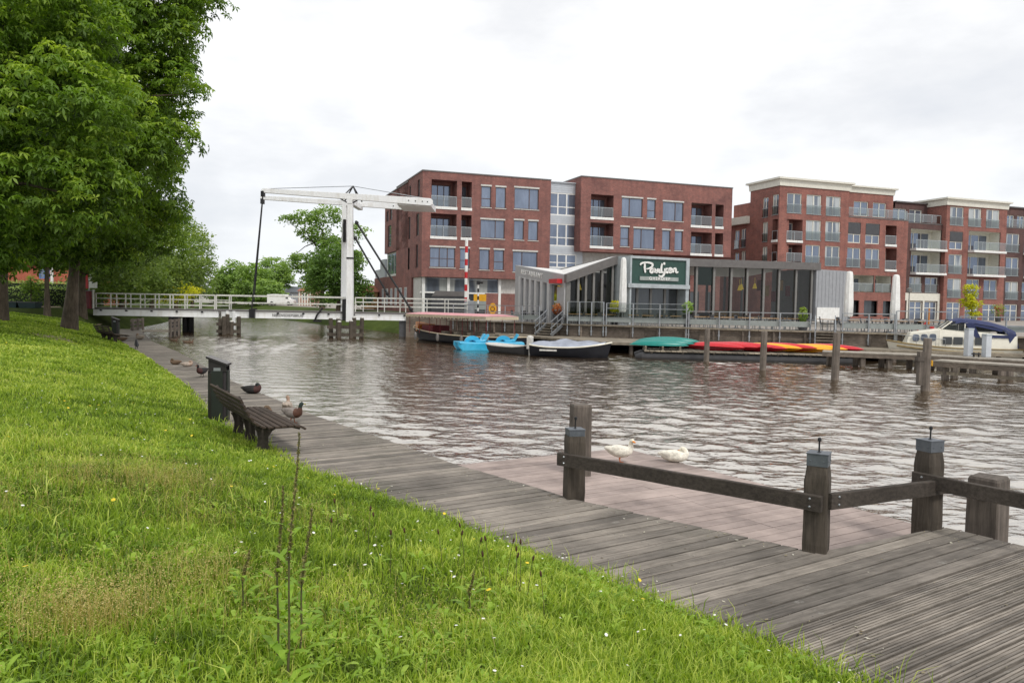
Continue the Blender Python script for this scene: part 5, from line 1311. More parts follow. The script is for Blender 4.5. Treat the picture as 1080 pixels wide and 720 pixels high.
# brush lettering, traced as tapered ribbons on the board plane
def ribbon(m_, pts, w0, y0):
    P = [Vector((p[0], 0, p[1])) for p in pts]; Q = []
    for i in range(len(P)-1):
        a, b_, c, d = P[max(i-1, 0)], P[i], P[i+1], P[min(i+2, len(P)-1)]
        for k in range(6):
            t = k/6; Q.append(.5*((2*b_)+(c-a)*t+(2*a-5*b_+4*c-d)*t*t+(3*b_-a-3*c+d)*t**3))
    Q.append(P[-1]); N = len(Q); L_ = []; R_ = []
    for i, q in enumerate(Q):
        d = (Q[min(i+1, N-1)]-Q[max(i-1, 0)]).normalized(); s = Vector((-d.z, 0, d.x)); w_ = w0*(.45+.75*math.sin(PI*min(1, (i+1)/(N+.5)))**.5)/2*(1.0+.25*abs(d.z))
        L_.append(q+s*w_); R_.append(q-s*w_)
    rings = [[(l.x, y0, l.z), (r.x, y0, r.z), (r.x, y0+.05, r.z), (l.x, y0+.05, l.z)] for l, r in zip(L_, R_)]
    m_.loft(rings)
strokes = [[(322,224),(321,262),(326,300)], [(284,236),(296,220),(340,214),(382,224),(384,246),(360,264),(334,268)], [(397,264),(376,270),(368,290),(380,300),(394,284),(398,264),(398,290),(404,299)],
    [(408,266),(414,282),(419,299),(428,282),(434,265)], [(442,266),(441,288),(447,299),(456,292)], [(468,222),(461,258),(461,288),(468,299),(478,292)], [(489,264),(489,296),(478,322),(458,332),(438,322)], [(484,214),(487,234)],
    [(512,264),(499,272),(498,290),(508,300),(519,292),(521,274),(510,263)], [(526,284),(544,280),(545,266),(533,264),(525,278),(527,296),(540,300),(552,292)], [(560,264),(561,282),(561,300)], [(561,280),(572,265),(582,268),(584,290),(590,300),(604,292)]]
m_ = MB()
for s in strokes:
    pts = []
    for (x, yy) in s: u, z = QX(640+x/8, 250+yy/8); pts.append((u, z-T))
    ribbon(m_, pts, .115, PJ2+.0)
m_.build('brush_lettering', M['white'], bd)
a, b_ = QX(640+280/8, 294), QX(640+605/8, 294); c, d = QX(694, 250+368/8)[1], QX(694, 250+336/8)[1]
st = MB().box(V(a[0], PJ2+.0, c), V(b_[0], PJ2+.095, d)).build('name_strip', M['strip2'], bd)
text_mesh('strip_lettering', 'OVERDIEP', .33, M['white'], st, Matrix.Translation(V((a[0]+b_[0])/2, PJ2-.02, (c+d)/2)) @ Matrix.Rotation(PI/2, 4, 'X'), .01, 1.35, .006)
# yellow lamps inside
for i, (x, yy, dy) in enumerate(((606.5, 303, 2.5), (618, 302, 3.5), (632, 303, 3), (753, 296, 2), (801, 303, 2.2), (806, 304, 3), (818, 302, 2.5))):
    u, z = PX(x, yy); l = thing('pendant_lamp', (0, 0, 0), 0, None, None)
    l.parent = pv; bpy.data.objects.remove(l)
    m_ = MB(); m_.tube([V(u, dy, z-.15), V(u, dy, z+.3)], [.2, .07], 10, caps=False); m_.tube([V(u, dy, z+.3), V(u, dy, z+.8)], .015, 5); m_.build('pendant_lamp', M['lamp'], pv)
for i in range(6):
    u, z = PX(812+i*7.5, 300+(i % 3)*6); m_ = MB(); m_.box(V(u-.25, 1.2, z-.5), V(u+.25, 1.25, z+.4)); m_.build('window_poster', M['ochre'] if i % 2 else M['maroon'], pv)

# ------------------------------------------------------------------ terrace furniture
FG = 'dark woven chairs on the pavilion terrace'
def make_chair():
    c = thing('terrace_chair', (0, 0, 0), 0, 'dark woven terrace chair on the pavilion terrace', 'chair', FG)
    MB().box((-.23, -.23, .42), (.23, .23, .47)).build('seat', M['darkgrey'], c)
    m_ = MB(); m_.loft([[(-.23, .2, .47), (.23, .2, .47), (.23, .24, .47), (-.23, .24, .47)], [(-.22, .28, .9), (.22, .28, .9), (.22, .31, .9), (-.22, .31, .9)]]); m_.build('backrest', M['darkgrey'], c)
    m_ = MB()
    for s in (-1, 1): m_.bar((s*.24, -.22, .66), (s*.24, .26, .66), .03, .03); m_.bar((s*.24, -.2, 0), (s*.24, -.2, .66), .03, .03); m_.bar((s*.22, .2, 0), (s*.22, .2, .5), .03, .03)
    m_.build('frame', M['steel'], c); return c
def make_table():
    t = thing('terrace_table', (0, 0, 0), 0, 'small square bistro table on the pavilion terrace', 'table', 'small square tables on the pavilion terrace')
    MB().box((-.36, -.36, .71), (.36, .36, .75)).build('tabletop', M['ochre'], t)
    m_ = MB(); m_.tube([(0, 0, .03), (0, 0, .71)], .03, 6); m_.box((-.25, -.03, 0), (.25, .03, .03)); m_.box((-.03, -.25, .0305), (.03, .25, .05)); m_.build('table_base', M['steel'], t); return t
ch0, tb0 = make_chair(), make_table(); first = True; rr = random.Random(12)
cols = [(551, 1.3), (561, 1.2), (604, .9), (613, 1.3), (622, 1.6), (631, 2.0), (645, 2.2), (668, 2.0), (683, 1.6), (698, 2.3), (713, 1.8), (738, 1.5), (750, 2.6), (763, 1.6), (776, 2.8), (789, 1.8), (802, 2.8), (815, 1.8), (828, 2.6), (841, 1.9), (900, 1.6), (912, 2.6), (924, 1.7), (936, 2.5), (950, 1.8), (962, 2.4), (974, 1.8), (985, 2.4), (868, 3.0), (880, 2.4)]
for i, (px, off) in enumerate(cols):
    p = qw(px, -off); tb = tb0 if i == 0 else copy_tree(tb0); tb.location = (p.x, p.y, T); rz = rr.uniform(-.4, .4); tb.rotation_euler = (0, 0, rz)
    for s in (-1, 1):
        c = ch0 if first else copy_tree(ch0); first = False
        q = Vector((math.cos(rz-.4), math.sin(rz-.4)))*s*.62; c.location = (p.x+q.x, p.y+q.y, T); c.rotation_euler = (0, 0, rz-.4-s*PI/2+rr.uniform(-.3, .3))
def parasol(px, ytop, ybot, off, label):
    p = qw(px, -off, ybot); z0 = atY(px, ybot, p.y).z; z1_ = atY(px, ytop, p.y).z
    o = thing('closed_parasol', (p.x, p.y, T), 0, label, 'parasol', 'closed white parasols on the terrace')
    m_ = MB(); m_.tube([(0, 0, 0), (0, 0, z0-T+.3)], .035, 8); m_.box((-.3, -.3, 0), (.3, .3, .08)); m_.build('pole', M['steel'], o)
    m_ = MB(); n = 16; rings = []
    for k, r_ in ((0, .2), (.04, .25), (.3, .25), (.7, .21), (.93, .18), (.985, .15), (1, .05)):
        z = z0-T+(z1_-z0)*k; rings.append([((r_*(1+.12*(j % 2)))*math.cos(2*PI*j/n), (r_*(1+.12*(j % 2)))*math.sin(2*PI*j/n), z) for j in range(n)])
    m_.loft(rings); m_.build('folded_canopy', M['white'], o, smooth='auto'); return o
parasol(656.5, 271.5, 329, 1.5, 'closed white parasol left of the green name board')
parasol(894.5, 286, 334, 1.2, 'closed white parasol at the right corner of the grey clad wall')
parasol(943.5, 289.5, 338, 1.4, 'closed white parasol standing free, rightmost of three')
# flower pots / coloured shrubs
def clump(name, label, loc, rad, mat, n=260, cat='shrub', leaf=.09, pot=None, group=None):
    o = thing(name, loc, 0, label, cat, group); V_, T_ = [], []
    g = RNG.normal(size=(n, 3)); g /= np.linalg.norm(g, axis=1)[:, None]; r_ = RNG.uniform(.55, 1, n)**.6
    c = g*r_[:, None]*np.array(rad)+np.array([0, 0, rad[2]+(pot or 0)])
    a = RNG.normal(size=(n, 3)); a /= np.linalg.norm(a, axis=1)[:, None]; b2_ = np.cross(a, g); b2_ /= np.linalg.norm(b2_, axis=1)[:, None]+1e-6
    s = leaf*RNG.uniform(.6, 1.3, n)[:, None]
    Vv = np.stack([c-a*s, c+b2_*s*.6, c+a*s, c-b2_*s*.6], 1).reshape(-1, 3)
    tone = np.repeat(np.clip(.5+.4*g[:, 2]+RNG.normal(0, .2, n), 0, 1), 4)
    npmesh('foliage', Vv, np.arange(4*n).reshape(-1, 4), mat, tone, o)
    if pot: m_ = MB(); m_.loft([[(r2*math.cos(2*PI*k/12), r2*math.sin(2*PI*k/12), z) for k in range(12)] for z, r2 in ((0, .25), (pot, .34), (pot+.04, .36))]); m_.build('pot', M['darkgrey'], o)
    else: m_ = MB(); m_.tube([(0, 0, -.05), (0, 0, rad[2])], [.05, .02], 6); m_.build('stem', M['bark'], o)
    return o
M['foliage_orange'] = leafmat('orange_leaves', (.14, .03, .01), (.35, .1, .03), (.5, .2, .05), .3)
p = qw(587.5, -1.0); clump('potted_shrub', 'rust coloured shrub in a dark pot at the top of the left stairs', (p.x, p.y, T), (.4, .4, .45), M['foliage_orange'], pot=.6)
p = qw(847, -1.2); clump('potted_shrub', 'dark green potted conifer at the right end of the low railing', (p.x, p.y, T), (.28, .28, .6), M['foliage_row'], pot=.35)
for px, l in ((648, 'bright green leafy plant left of the pavilion entrance'), (725, 'bright green leafy plant right of the pavilion entrance')):
    p = qw(px, -2.4); clump('potted_plant', l, (p.x, p.y, T), (.4, .4, .5), M['foliage_lime'] if px < 650 else M['foliage_far'], pot=.8, n=140, leaf=.14)
for px, l in ((1052, 'round potted bush with orange flowers near the far right'), ):
    p = atY(px, 350, 88); clump('flowering_bush', l, (p.x, p.y, 1.9), (.8, .8, .8), M['foliage_row'], pot=.5); clump('orange_blossom', 'orange blossom on top of the round potted bush', (p.x, p.y, 3.1), (.5, .5, .3), M['foliage_orange'], 90, 'flowers')

# ------------------------------------------------------------------ objects at the right end of the bridge
p = atY(472, 333, 73); o = thing('utility_cabin', (p.x, p.y, 1.9), R(5), 'dark grey box shaped cabin with sloping roof behind the bridge railing', 'cabin')
MB().box((-1.5, -.8, 0), (1.5, .8, 1.65)).build('cabin_body', M['darkgrey'], o, bevel=.03)
m_ = MB(); m_.loft([[(-1.5, -.85, 1.66), (1.55, -.85, 1.66), (1.55, .85, 1.66), (-1.5, .85, 1.66)], [(-1.1, -.85, 2.15), (1.55, -.85, 2.1), (1.55, .85, 2.1), (-1.1, .85, 2.15)]]); m_.build('cabin_roof', M['fascia'], o)
p = atY(491, 330, 67.2); o = thing('raised_barrier', (p.x, p.y, 1.9), 0, 'raised red and white striped barrier pole at the right bridge end', 'barrier')
zt_ = atY(491, 253, 67.2).z-1.9; m_ = MB(); N = 10
for k in range(N):
    m_.m = k % 2; m_.tube([(0, 0, 1.0+(zt_-1)*k/N), (0, 0, 1.0+(zt_-1)*(k+1)/N-.001)], .13, 8)
m_.build('barrier_arm', [M['red'], M['white']], o); m_ = MB(); m_.box((-.1, -.3, 0), (.75, .3, 1.25)); m_.build('barrier_housing', M['steel'], o, bevel=.03)
p = atY(504, 330, 67.5); o = thing('signal_post', (p.x, p.y, 1.9), 0, 'thin black and white banded signal post with dark lamp', 'signal')
m_ = MB(); zt_ = atY(504, 300, 67.5).z-1.9
for k in range(8): m_.m = k % 2; m_.tube([(0, 0, zt_*k/8), (0, 0, zt_*(k+1)/8-.001)], .075, 8)
m_.build('signal_pole', [M['black'], M['white']], o); m_ = MB(); m_.box((-.15, -.12, zt_), (.15, .12, zt_+.3)); m_.tube([(.1, -.1, zt_+.2), (.4, -.15, zt_+.15)], .1, 8); m_.build('signal_lamp', M['black'], o)
p = atY(506, 330, 69); o = thing('information_panel', (p.x, p.y, 1.9), 0, 'yellow and grey information panel behind the signal post', 'sign')
m_ = MB(); [m_.box((s*.5-.04, -.03, 0), (s*.5+.04, .03, 1.9)) for s in (-1, 1)]; m_.build('panel_legs', M['steel'], o)
MB().box((-.55, -.06, .5), (.55, -.031, 1.25)).build('map_board', M['strip2'], o); MB().box((-.55, -.06, 1.252), (.55, -.031, 1.85)).build('yellow_board', M['yellow'], o)
p = atY(519.5, 331, 66); o = thing('lifebuoy_board', (p.x, p.y, 1.9), 0, 'small rounded yellow lifebuoy board on a post behind the railing', 'sign')
m_ = MB(); pts = [(.36*math.cos(a)*.9, .36*math.sin(a)*1.35+.62) for a in [2*PI*k/16 for k in range(16)]]
m_.add([(x, -.05, z) for x, z in pts]+[(x, .05, z) for x, z in pts], [tuple(range(15, -1, -1)), tuple(range(16, 32))]+[(k, (k+1) % 16, 16+(k+1) % 16, 16+k) for k in range(16)]); m_.build('board', M['yellow'], o)
m_ = MB(); m_.box((-.05, .051, -.2), (.05, .1, .9)); m_.build('post', M['steel'], o); m_ = MB(); m_.tube([(.17*math.cos(2*PI*k/12), -.07, .62+.17*math.sin(2*PI*k/12)) for k in range(13)], .03, 6); m_.build('ring_buoy', M['maroon'], o)
# bistro/lantern on facade side, lamp posts on the street right
for px, ytop, Y, l in ((957.5, 309, 88, 'slender grey street lamp in front of the cream entrance'), ):
    p = atY(px, 345, Y); o = thing('street_lamp', (p.x, p.y, 1.9), 0, l, 'lamp'); h = atY(px, ytop, Y).z-1.9
    m_ = MB(); m_.tube([(0, 0, 0), (0, 0, h)], [.08, .05], 8); m_.build('lamp_post', M['frame'], o); m_ = MB(); m_.tube([(0, 0, h), (0, 0, h+.1), (0, 0, h+.5), (0, 0, h+.6)], [.1, .28, .3, .08], 10); m_.build('lamp_head', M['frame'], o)

# ------------------------------------------------------------------ boats
def frame2(a, b_):
    """centre and heading from stern point a to bow point b"""
    d = (b_-a); return (a+b_)/2, math.atan2(d.y, d.x), d.length
def hull(parent, L, B, zs, mats, flat=.55, n=14, stern=.75, draft=.3, bowz=.35, sternz=.1, pw=.6, nm='hull', floor=.1, gun=True, rake=.06):
    st = []
    for i in range(n+1):
        t = i/n; hb = B/2*max(0, 1-max(0, (t-.42)/.58)**2.3)**pw*(1-(1-stern)*max(0, (.35-t)/.35)**2); hb = max(hb, .015)
        x = -L/2+L*t; z = zs+bowz*max(0, (t-.4)/.6)**2+sternz*max(0, (.3-t)/.3)**2; st.append((x, hb, z, t))
    m_ = MB(); rings = []
    for x, hb, z, t in st:
        k = hb*flat if t < .9 else hb*.3; xs = x-L*rake*max(0, (t-.5)/.5)**2
        rings.append([(x, -hb, z), (x-(x-xs)*.5, -hb*.93, z*.35), (xs, -k, -draft*.7), (xs, 0, -draft), (xs, k, -draft*.7), (x-(x-xs)*.5, hb*.93, z*.35), (x, hb, z)])
    m_.loft(rings, close=False, caps=False); m_.add([rings[0][i] for i in range(7)], [(6, 5, 4, 3, 2, 1, 0)])
    h = m_.build(nm, mats[0], parent, smooth='auto')
    m_ = MB()
    for a, b_ in zip(st, st[1:]): m_.add([(a[0], -a[1]*.97, a[2]-floor), (b_[0], -b_[1]*.97, b_[2]-floor), (b_[0], b_[1]*.97, b_[2]-floor), (a[0], a[1]*.97, a[2]-floor)], [(0, 1, 2, 3)])
    m_.build('deck', mats[1], parent)
    if gun:
        m_ = MB(); P = [(x, -hb, z) for x, hb, z, t in st]+[(x, hb, z) for x, hb, z, t in reversed(st)]; m_.tube(P+[P[0]], .05, 6, caps=False, flat=.9); m_.build('gunwale', mats[2], parent)
    return st
# tour boat with canopy
a, b_ = Vector((.5, 52.6)), Vector((-7.7, 62.6))
c, rz, L = frame2(a, b_); tb = thing('tour_boat', (c.x, c.y, 0), rz, 'black open tour boat with pink topped canopy on thin posts, below the bridge end', 'boat')
hull(tb, 13.4, 2.7, .62, (M['hullblack'], M['darkgrey'], M['tancanvas']), bowz=.45, floor=.15, pw=.5)
MB().box((2.9, -.8, .5), (4.4, .8, 1.2)).build('engine_housing', M['maroon'], tb, bevel=.05)
m_ = MB(); m_.loft([[(x, -hb, .62+dz), (x, hb, .62+dz), (x, hb*.8, 1.15+dz), (x, -hb*.8, 1.15+dz)] for x, hb, dz in ((4.9, .95, .1), (5.5, .7, .15), (6.2, .25, .25))]); m_.build('bow_deck', M['orange'], tb)
zc_ = 2.02
for i in range(8):
    x = -4.4+i*1.4
    for s in (-1, 1): m_ = MB(); m_.tube([(x, s*1.25, .6), (x, s*1.25, zc_)], .025, 6); m_.build('canopy_post', M['maroon'], tb)
m_ = MB(); rings = []
for i in range(17):
    x = -4.6+i*.644; k_ = .55 if i in (0, 16) else 1; rings.append([(x, 1.45*math.sin(a_), zc_+.02+.16*k_*math.cos(a_)) for a_ in np.linspace(-PI/2, PI/2, 9)])
m_.loft(rings, close=False, caps=False); m_.add([rings[0][0], *rings[0][1:]], [tuple(range(9))]); m_.build('canopy', M['pink'], tb, smooth=True)
for x in (-4.6, 5.7):
    MB().add([(x, -1.45, zc_+.03), (x, 1.45, zc_+.03), (x, 1.45, zc_-.2), (x, -1.45, zc_-.2)], [(0, 1, 2, 3)]).build('valance', M['tancanvas'], tb)
m_ = MB(); N = 46
for s in (-1, 1):
    m_ = MB()
    for i in range(N):
        x0, x1 = -4.6+10.3*i/N, -4.6+10.3*(i+.9)/N; dz = .08 if i % 2 else 0
        m_.add([(x0, s*1.46, zc_+.03), (x1, s*1.46, zc_+.03), (x1, s*1.46, zc_-.14), ((x0+x1)/2, s*1.46, zc_-.26+dz), (x0, s*1.46, zc_-.14)], [(0, 1, 2, 3, 4)])
    m_.build('valance', M['tancanvas'], tb)
for i in range(5):
    x = -5.6+i*1.6; m_ = MB(); m_.box((x, -1.1, .5), (x+.45, 1.1, .86)); m_.build('bench_seat', M['jetty'], tb)
for k, x in enumerate((-5, -2, 1, 4)):
    m_ = MB(); m_.ball((x, 1.6, .4), (.13, .13, .3), 8, 6); m_.build('fender', M['fascia'], tb)
# pedal boats
def pedal(a, rz, label):
    o = thing('pedal_boat', (a.x, a.y, 0), rz, label, 'pedal boat', 'sky blue pedal boats'); o.scale = (.95, .95, .88)
    for s in (-1, 1):
        m_ = MB(); m_.loft([[(x, s*.5-w_, z0), (x, s*.5+w_, z0), (x, s*.5+w_*1.15, z1), (x, s*.5-w_*1.15, z1)] for x, w_, z0, z1 in ((-1.2, .16, .05, .42), (-1.1, .24, -.12, .48), (.9, .24, -.12, .48), (1.15, .2, .02, .5), (1.35, .08, .3, .5))]); m_.build('float', M['blueboat'], o, bevel=.03)
    m_ = MB(); m_.loft([[(x, -.78, z), (x, .78, z), (x, .74, z+.1), (x, -.74, z+.1)] for x, z in ((-1.15, .44), (-.3, .46), (.3, .46), (1.3, .5))]); m_.build('platform', M['blueboat'], o, bevel=.02)
    for s in (-1, 1):
        m_ = MB(); m_.loft([[(x, s*.38-.26, z), (x, s*.38+.26, z), (x+.04, s*.38+.24, z+.13), (x+.04, s*.38-.24, z+.13)] for x, z in ((.15, .56), (-.3, .55), (-.55, .62), (-.75, .98), (-.8, 1.02))]); m_.build('seat', M['blueboat'], o, bevel=.03)
    m_ = MB(); rings = []
    for a_ in np.linspace(0, PI, 10): rings.append([(-.2+.55*math.cos(a_)+.4, y, .5+.5*math.sin(a_)) for y in (-.13, .13)]+[(-.2+.3*math.cos(a_)+.4, y, .5+.2*math.sin(a_)) for y in (.13, -.13)])
    m_.loft(rings); m_.build('wheel_cover', M['blueboat'], o, smooth='auto')
    return o
p = onz(501, 368.5, 0).to_2d(); pedal(p, R(200), 'sky blue pedal boat nearer the tour boat, leftmost of the two')
p = onz(532, 369.5, 0).to_2d()+Vector((.1, 1.5)); pedal(p, R(185), 'sky blue pedal boat partly hidden behind the white covered barge')
# covered barge and tarped sloop
a, b_ = onz(566, 374.5, 0).to_2d(), onz(510, 370, 0).to_2d()
c, rz, L = frame2(a, b_); o = thing('covered_barge', (c.x, c.y+.4, 0), rz, 'low dark barge with pale deck moored between pedal boats and tarped sloop', 'boat')
hull(o, 3.6, 1.6, .42, (M['rubber'], M['palewall'], M['palewall']), bowz=.08, floor=.0, pw=.35)
a, b_ = onz(563, 375, 0).to_2d(), onz(645, 378.2, 0).to_2d()
c, rz, L = frame2(a, b_); sl = thing('tarped_sloop', (c.x, c.y+.5, 0), rz, 'black sloop under a blue grey tarpaulin with pale bow rim', 'boat')
L = L*1.02; stn = hull(sl, L, 2.0, .55, (M['hullblack'], M['hullwhite'], M['hullwhite']), bowz=.32, floor=.04)
m_ = MB(); rings = []; ii = 0
for x, hb, z, t in stn[:-1]:
    peak = z+.1+.3*math.sin(PI*min(1, t*1.15))**.8*(1+.25*math.sin(t*19)); ii += 1
    rings.append([(x, -hb*1.0, z+.02), (x, -hb*.55, z+(peak-z)*.62+.04*math.sin(t*31)), (x, 0, peak), (x, hb*.55, z+(peak-z)*.62+.04*math.cos(t*27)), (x, hb*1.0, z+.02)])
m_.loft(rings, close=False, caps=False); m_.build('tarpaulin', M['tarp'], sl, smooth=True)
m_ = MB(); m_.box((-L/2-.35, -.14, .35), (-L/2-.02, .14, 1.0)); m_.box((-L/2-.25, -.06, -.5), (-L/2-.12, .06, .35)); m_.ball((-L/2-.18, 0, 1.0), (.22, .17, .14), 8, 5); m_.build('outboard_motor', M['palewall'], sl, bevel=.02)
m_ = MB(); m_.box((-1.6, -1.03, .33), (-.6, -1.0, .42)); m_.build('name_plate', M['palewall'], sl)
# floating dock with canoes and kayaks
A_, B_ = onz(672, 378, 0).to_2d(), onz(906, 384, 0).to_2d(); dd = (B_-A_).normalized(); nn = Vector((-dd.y, dd.x)); L = (B_-A_).length
o = thing('floating_dock', (A_.x, A_.y, 0), math.atan2(dd.y, dd.x), 'floating dock on dark pontoon tubes under the canoes and kayaks', 'dock')
for y in (.3, 2.6):
    m_ = MB(); m_.tube([(-.1, y, .1), (.25, y, .1), (L-.3, y, .1), (L, y, .1)], [.12, .26, .26, .1], 12); m_.build('pontoon_tube', M['rubber'], o)
m_ = MB()
for k in range(int(L/.3)): m_.box((.4+k*.3, .05, .4), (.4+k*.3+.27, 2.9, .46))
m_.build('decking', M['jetty'], o)
m_ = MB()
for k in range(7): x = .8+k*(L-1.6)/6; m_.box((x-.05, .1, .3), (x+.05, 2.8, .399))
m_.build('cross_beam', M['railtimber'], o)
def upturned(nm, L, B, Hh, mat, label, cat, group, tipz=.12):
    o = thing(nm, (0, 0, 0), 0, label, cat, group); m_ = MB(); rings = []; n = 16
    for i in range(n+1):
        t = i/n; s = max(.02, max(0, math.sin(PI*t))**.55); w_ = B/2*max(.03, max(0, math.sin(PI*t))**.7)
        rings.append([(-L/2+L*t, w_*math.cos(a_), max(0, tipz*(1-s))+Hh*s*max(0, math.sin(a_))**.8*(1 if a_ else 0)) if 0 < a_ < PI-1e-6 else (-L/2+L*t, w_*math.cos(a_), tipz*(1-s)) for a_ in np.linspace(0, PI, 9)])
    m_.loft(rings, close=False, caps=False); m_.build('hull', mat, o, smooth=True)
    m_ = MB(); P = [r[0] for r in rings]+[r[-1] for r in reversed(rings)]; m_.tube(P+[P[0]], .022, 5); m_.build('rim', mat, o); return o
kc = ['kred', 'kred', 'kred', 'kred', 'kyellow', 'kred', 'kyellow', 'kyellow', 'kred']
kl = ['red upturned kayak, leftmost of the row on the floating dock', 'red upturned kayak, second from the left on the dock', 'red upturned kayak, third from the left on the dock', 'red upturned kayak just left of the first yellow one',
      'yellow upturned kayak, leftmost yellow one on the dock', 'red upturned kayak between two yellow ones', 'yellow upturned kayak, middle one of the three yellow', 'yellow upturned kayak beside the last red one', 'red upturned kayak at the right end of the row']
base = math.atan2(dd.y, dd.x)
for i, (k, l) in enumerate(zip(kc, kl)):
    o = upturned('kayak', 3.9, .66, .34, M[k], l, 'kayak', 'upturned kayaks on the floating dock')
    x = (onz(757+i*14.5, 372, .5).to_2d()-A_).dot(dd); p = A_+dd*x+nn*(1.75+(.1 if i % 2 else 0))
    o.location = (p.x, p.y, .6+.03*(i % 3)); o.rotation_euler = (R(-22), 0, base+R(-28))
for i, (px, dy, l) in enumerate(((699, 1.0, 'teal upturned canoe nearest the water'), (705, 1.65, 'teal upturned canoe in the middle of the three'), (711, 2.3, 'teal upturned canoe nearest the quay wall'))):
    o = upturned('canoe', 3.3+.2*i, .8, .3, M['teal'], l, 'canoe', 'teal upturned canoes on the floating dock', .02)
    x = (onz(px, 372, .5).to_2d()-A_).dot(dd); p = A_+dd*x+nn*dy; o.location = (p.x, p.y, .72+.08*i); o.rotation_euler = (0, 0, base+R(-3))
o = thing('boat_rack', (0, 0, 0), 0, 'low timber trestles carrying the teal canoes', 'rack')
for px in (684, 703, 722):
    x = (onz(px, 372, .5).to_2d()-A_).dot(dd); p = A_+dd*x; m_ = MB(); m_.bar((*(p+nn*.6), .66), (*(p+nn*2.7), .66), .1, .08)
    for y in (.7, 2.6): q = p+nn*y; m_.box((q.x-.05, q.y-.05, .462), (q.x+.05, q.y+.05, .62))
    m_.build('trestle', M['jetty'], o)
# piles in the water
PG = 'weathered mooring piles standing in the water'
for px, yt, yb, w_, l in ((745, 346.5, 381, 5.5, 'mooring pile furthest left, in front of the teal canoes'), (804.5, 349, 390, 6.5, 'mooring pile in front of the yellow kayaks, second from left'), (880.5, 350.5, 400, 7.5, 'mooring pile in front of the right hand stairs'), (975.5, 356.5, 412, 8.5, 'nearest and thickest mooring pile, in front of the cruiser')):
    p = onz(px, yb, 0); zt_ = atY(px, yt, p.y).z; r_ = w_/2*p.y/825
    m_ = MB(); m_.tube([(0, 0, -1.5), (.0, 0, .3), (.02, 0, zt_-.04), (.02, 0, zt_)], [r_*1.08, r_*1.05, r_, r_*.85], 9)
    if px > 970: m_.box((-r_-.14, -.1, .2), (-r_+.03, .12, zt_-.5)); m_.box((-r_-.2, -.13, 1.1), (-r_+.02, .15, 1.25))
    o = m_.build('mooring_pile', M['pile']); o.location = (p.x, p.y, 0); tag(o, l, 'pile', PG)
# jetties right
def jetty(pts, w_, z, label, posts, low=False):
    o = thing('jetty', (pts[0].x, pts[0].y, 0), 0, label, 'jetty', 'narrow jetties at the right'); of = Matrix.Translation((-pts[0].x, -pts[0].y, 0)); m_ = MB(); m_.T = of
    for a, b_ in zip(pts, pts[1:]): m_.bar((*a.to_2d(), z-.03), (*b_.to_2d(), z-.03), w_, .06)
    m_.build('walking_deck', M['jettytop'], o); m_ = MB(); m_.T = of
    for a, b_ in zip(pts, pts[1:]):
        d = (b_-a).to_2d().normalized(); q = Vector((d.y, -d.x))
        if q.y > 0: q = -q
        for s in (-1, 1): m_.bar((*(a.to_2d()+q*s*(w_/2-.06)), z-.17), (*(b_.to_2d()+q*s*(w_/2-.06)), z-.17), .08, .21)
    m_.build('side_beam', M['walltimber'], o)
    for x, y in posts:
        m_ = MB(); m_.T = of; m_.box((x-.11, y-.11, -1.5), (x+.11, y+.11, z-.33)); m_.build('jetty_post', M['pile'], o)
    if low:
        m_ = MB(); m_.T = of; a, b_ = pts[0], pts[-1]; m_.bar((*a.to_2d(), .28), (*b_.to_2d(), .28), .1, .14); m_.build('low_brace', M['jetty'], o)
    return o
M['jettytop'] = timber('jetty_top_boards', (.34, .31, .27), (2, 14, 14), .3)
j1 = [onz(868, 369.5, .75), onz(975, 373.5, .75), onz(1110, 381, .75)]
ps = []
for a, b_ in zip(j1, j1[1:]):
    for k in (.1, .37, .63, .9): q = a.lerp(b_, k); ps += [(q.x, q.y-.4), (q.x, q.y+.4)]
jetty(j1, 1.2, .75, 'longer jetty with grey service pedestals in front of the motor cruiser', ps)
j2 = [onz(989, 379, .85), onz(1120, 387, .85)]
ps = []
for px in (998, 1058, 1110): q = onz(px, 400.5 if px < 1050 else 402, 0); ps += [(q.x, q.y+.1), (q.x+.9, q.y+1.0)]
jetty(j2, 1.0, .85, 'shorter jetty nearer the camera at the right edge, on square posts', ps, True)
MB_ = MB(); q = onz(988.5, 382.5, .6)
o = MB().box((-.4, -.1, -.12), (.4, .1, .12)).build('yellow_fender', M['yellow']); o.location = (q.x-.2, q.y-.6, .62); tag(o, 'small yellow fender board at the left end of the short jetty', 'fender')
for px, yt, yb, l in ((1021, 346, 375.5, 'taller grey service pedestal on the jetty, left one of two'), (1040, 352, 376.5, 'shorter grey service pedestal on the jetty, right one of two')):
    p = onz(px, yb, .75); h = atY(px, yt, p.y).z-.75; o = thing('service_pedestal', p, R(15), l, 'pedestal', 'grey service pedestals on the jetty')
    MB().box((-.16, -.14, 0), (.16, .14, h-.08)).build('pedestal_body', M['lightpanel'], o, bevel=.02); MB().box((-.17, -.15, h-.079), (.17, .15, h)).build('pedestal_cap', M['zincpaint'], o)
    for k in range(3): MB().box((.161, -.08, h*.35+k*.2), (.2, .08, h*.35+k*.2+.12)).build('power_socket', M['darkgrey'], o)
p = onz(1029.5, 376.5, .75); m_ = MB(); [m_.tube([(s*.12, 0, 0), (s*.12, 0, .22)], .04, 8) for s in (-1, 1)]; m_.tube([(-.22, 0, .16), (.22, 0, .16)], .035, 8); o = m_.build('mooring_cleat', M['black']); o.location = p; tag(o, 'dark double mooring cleat between the two service pedestals', 'cleat')

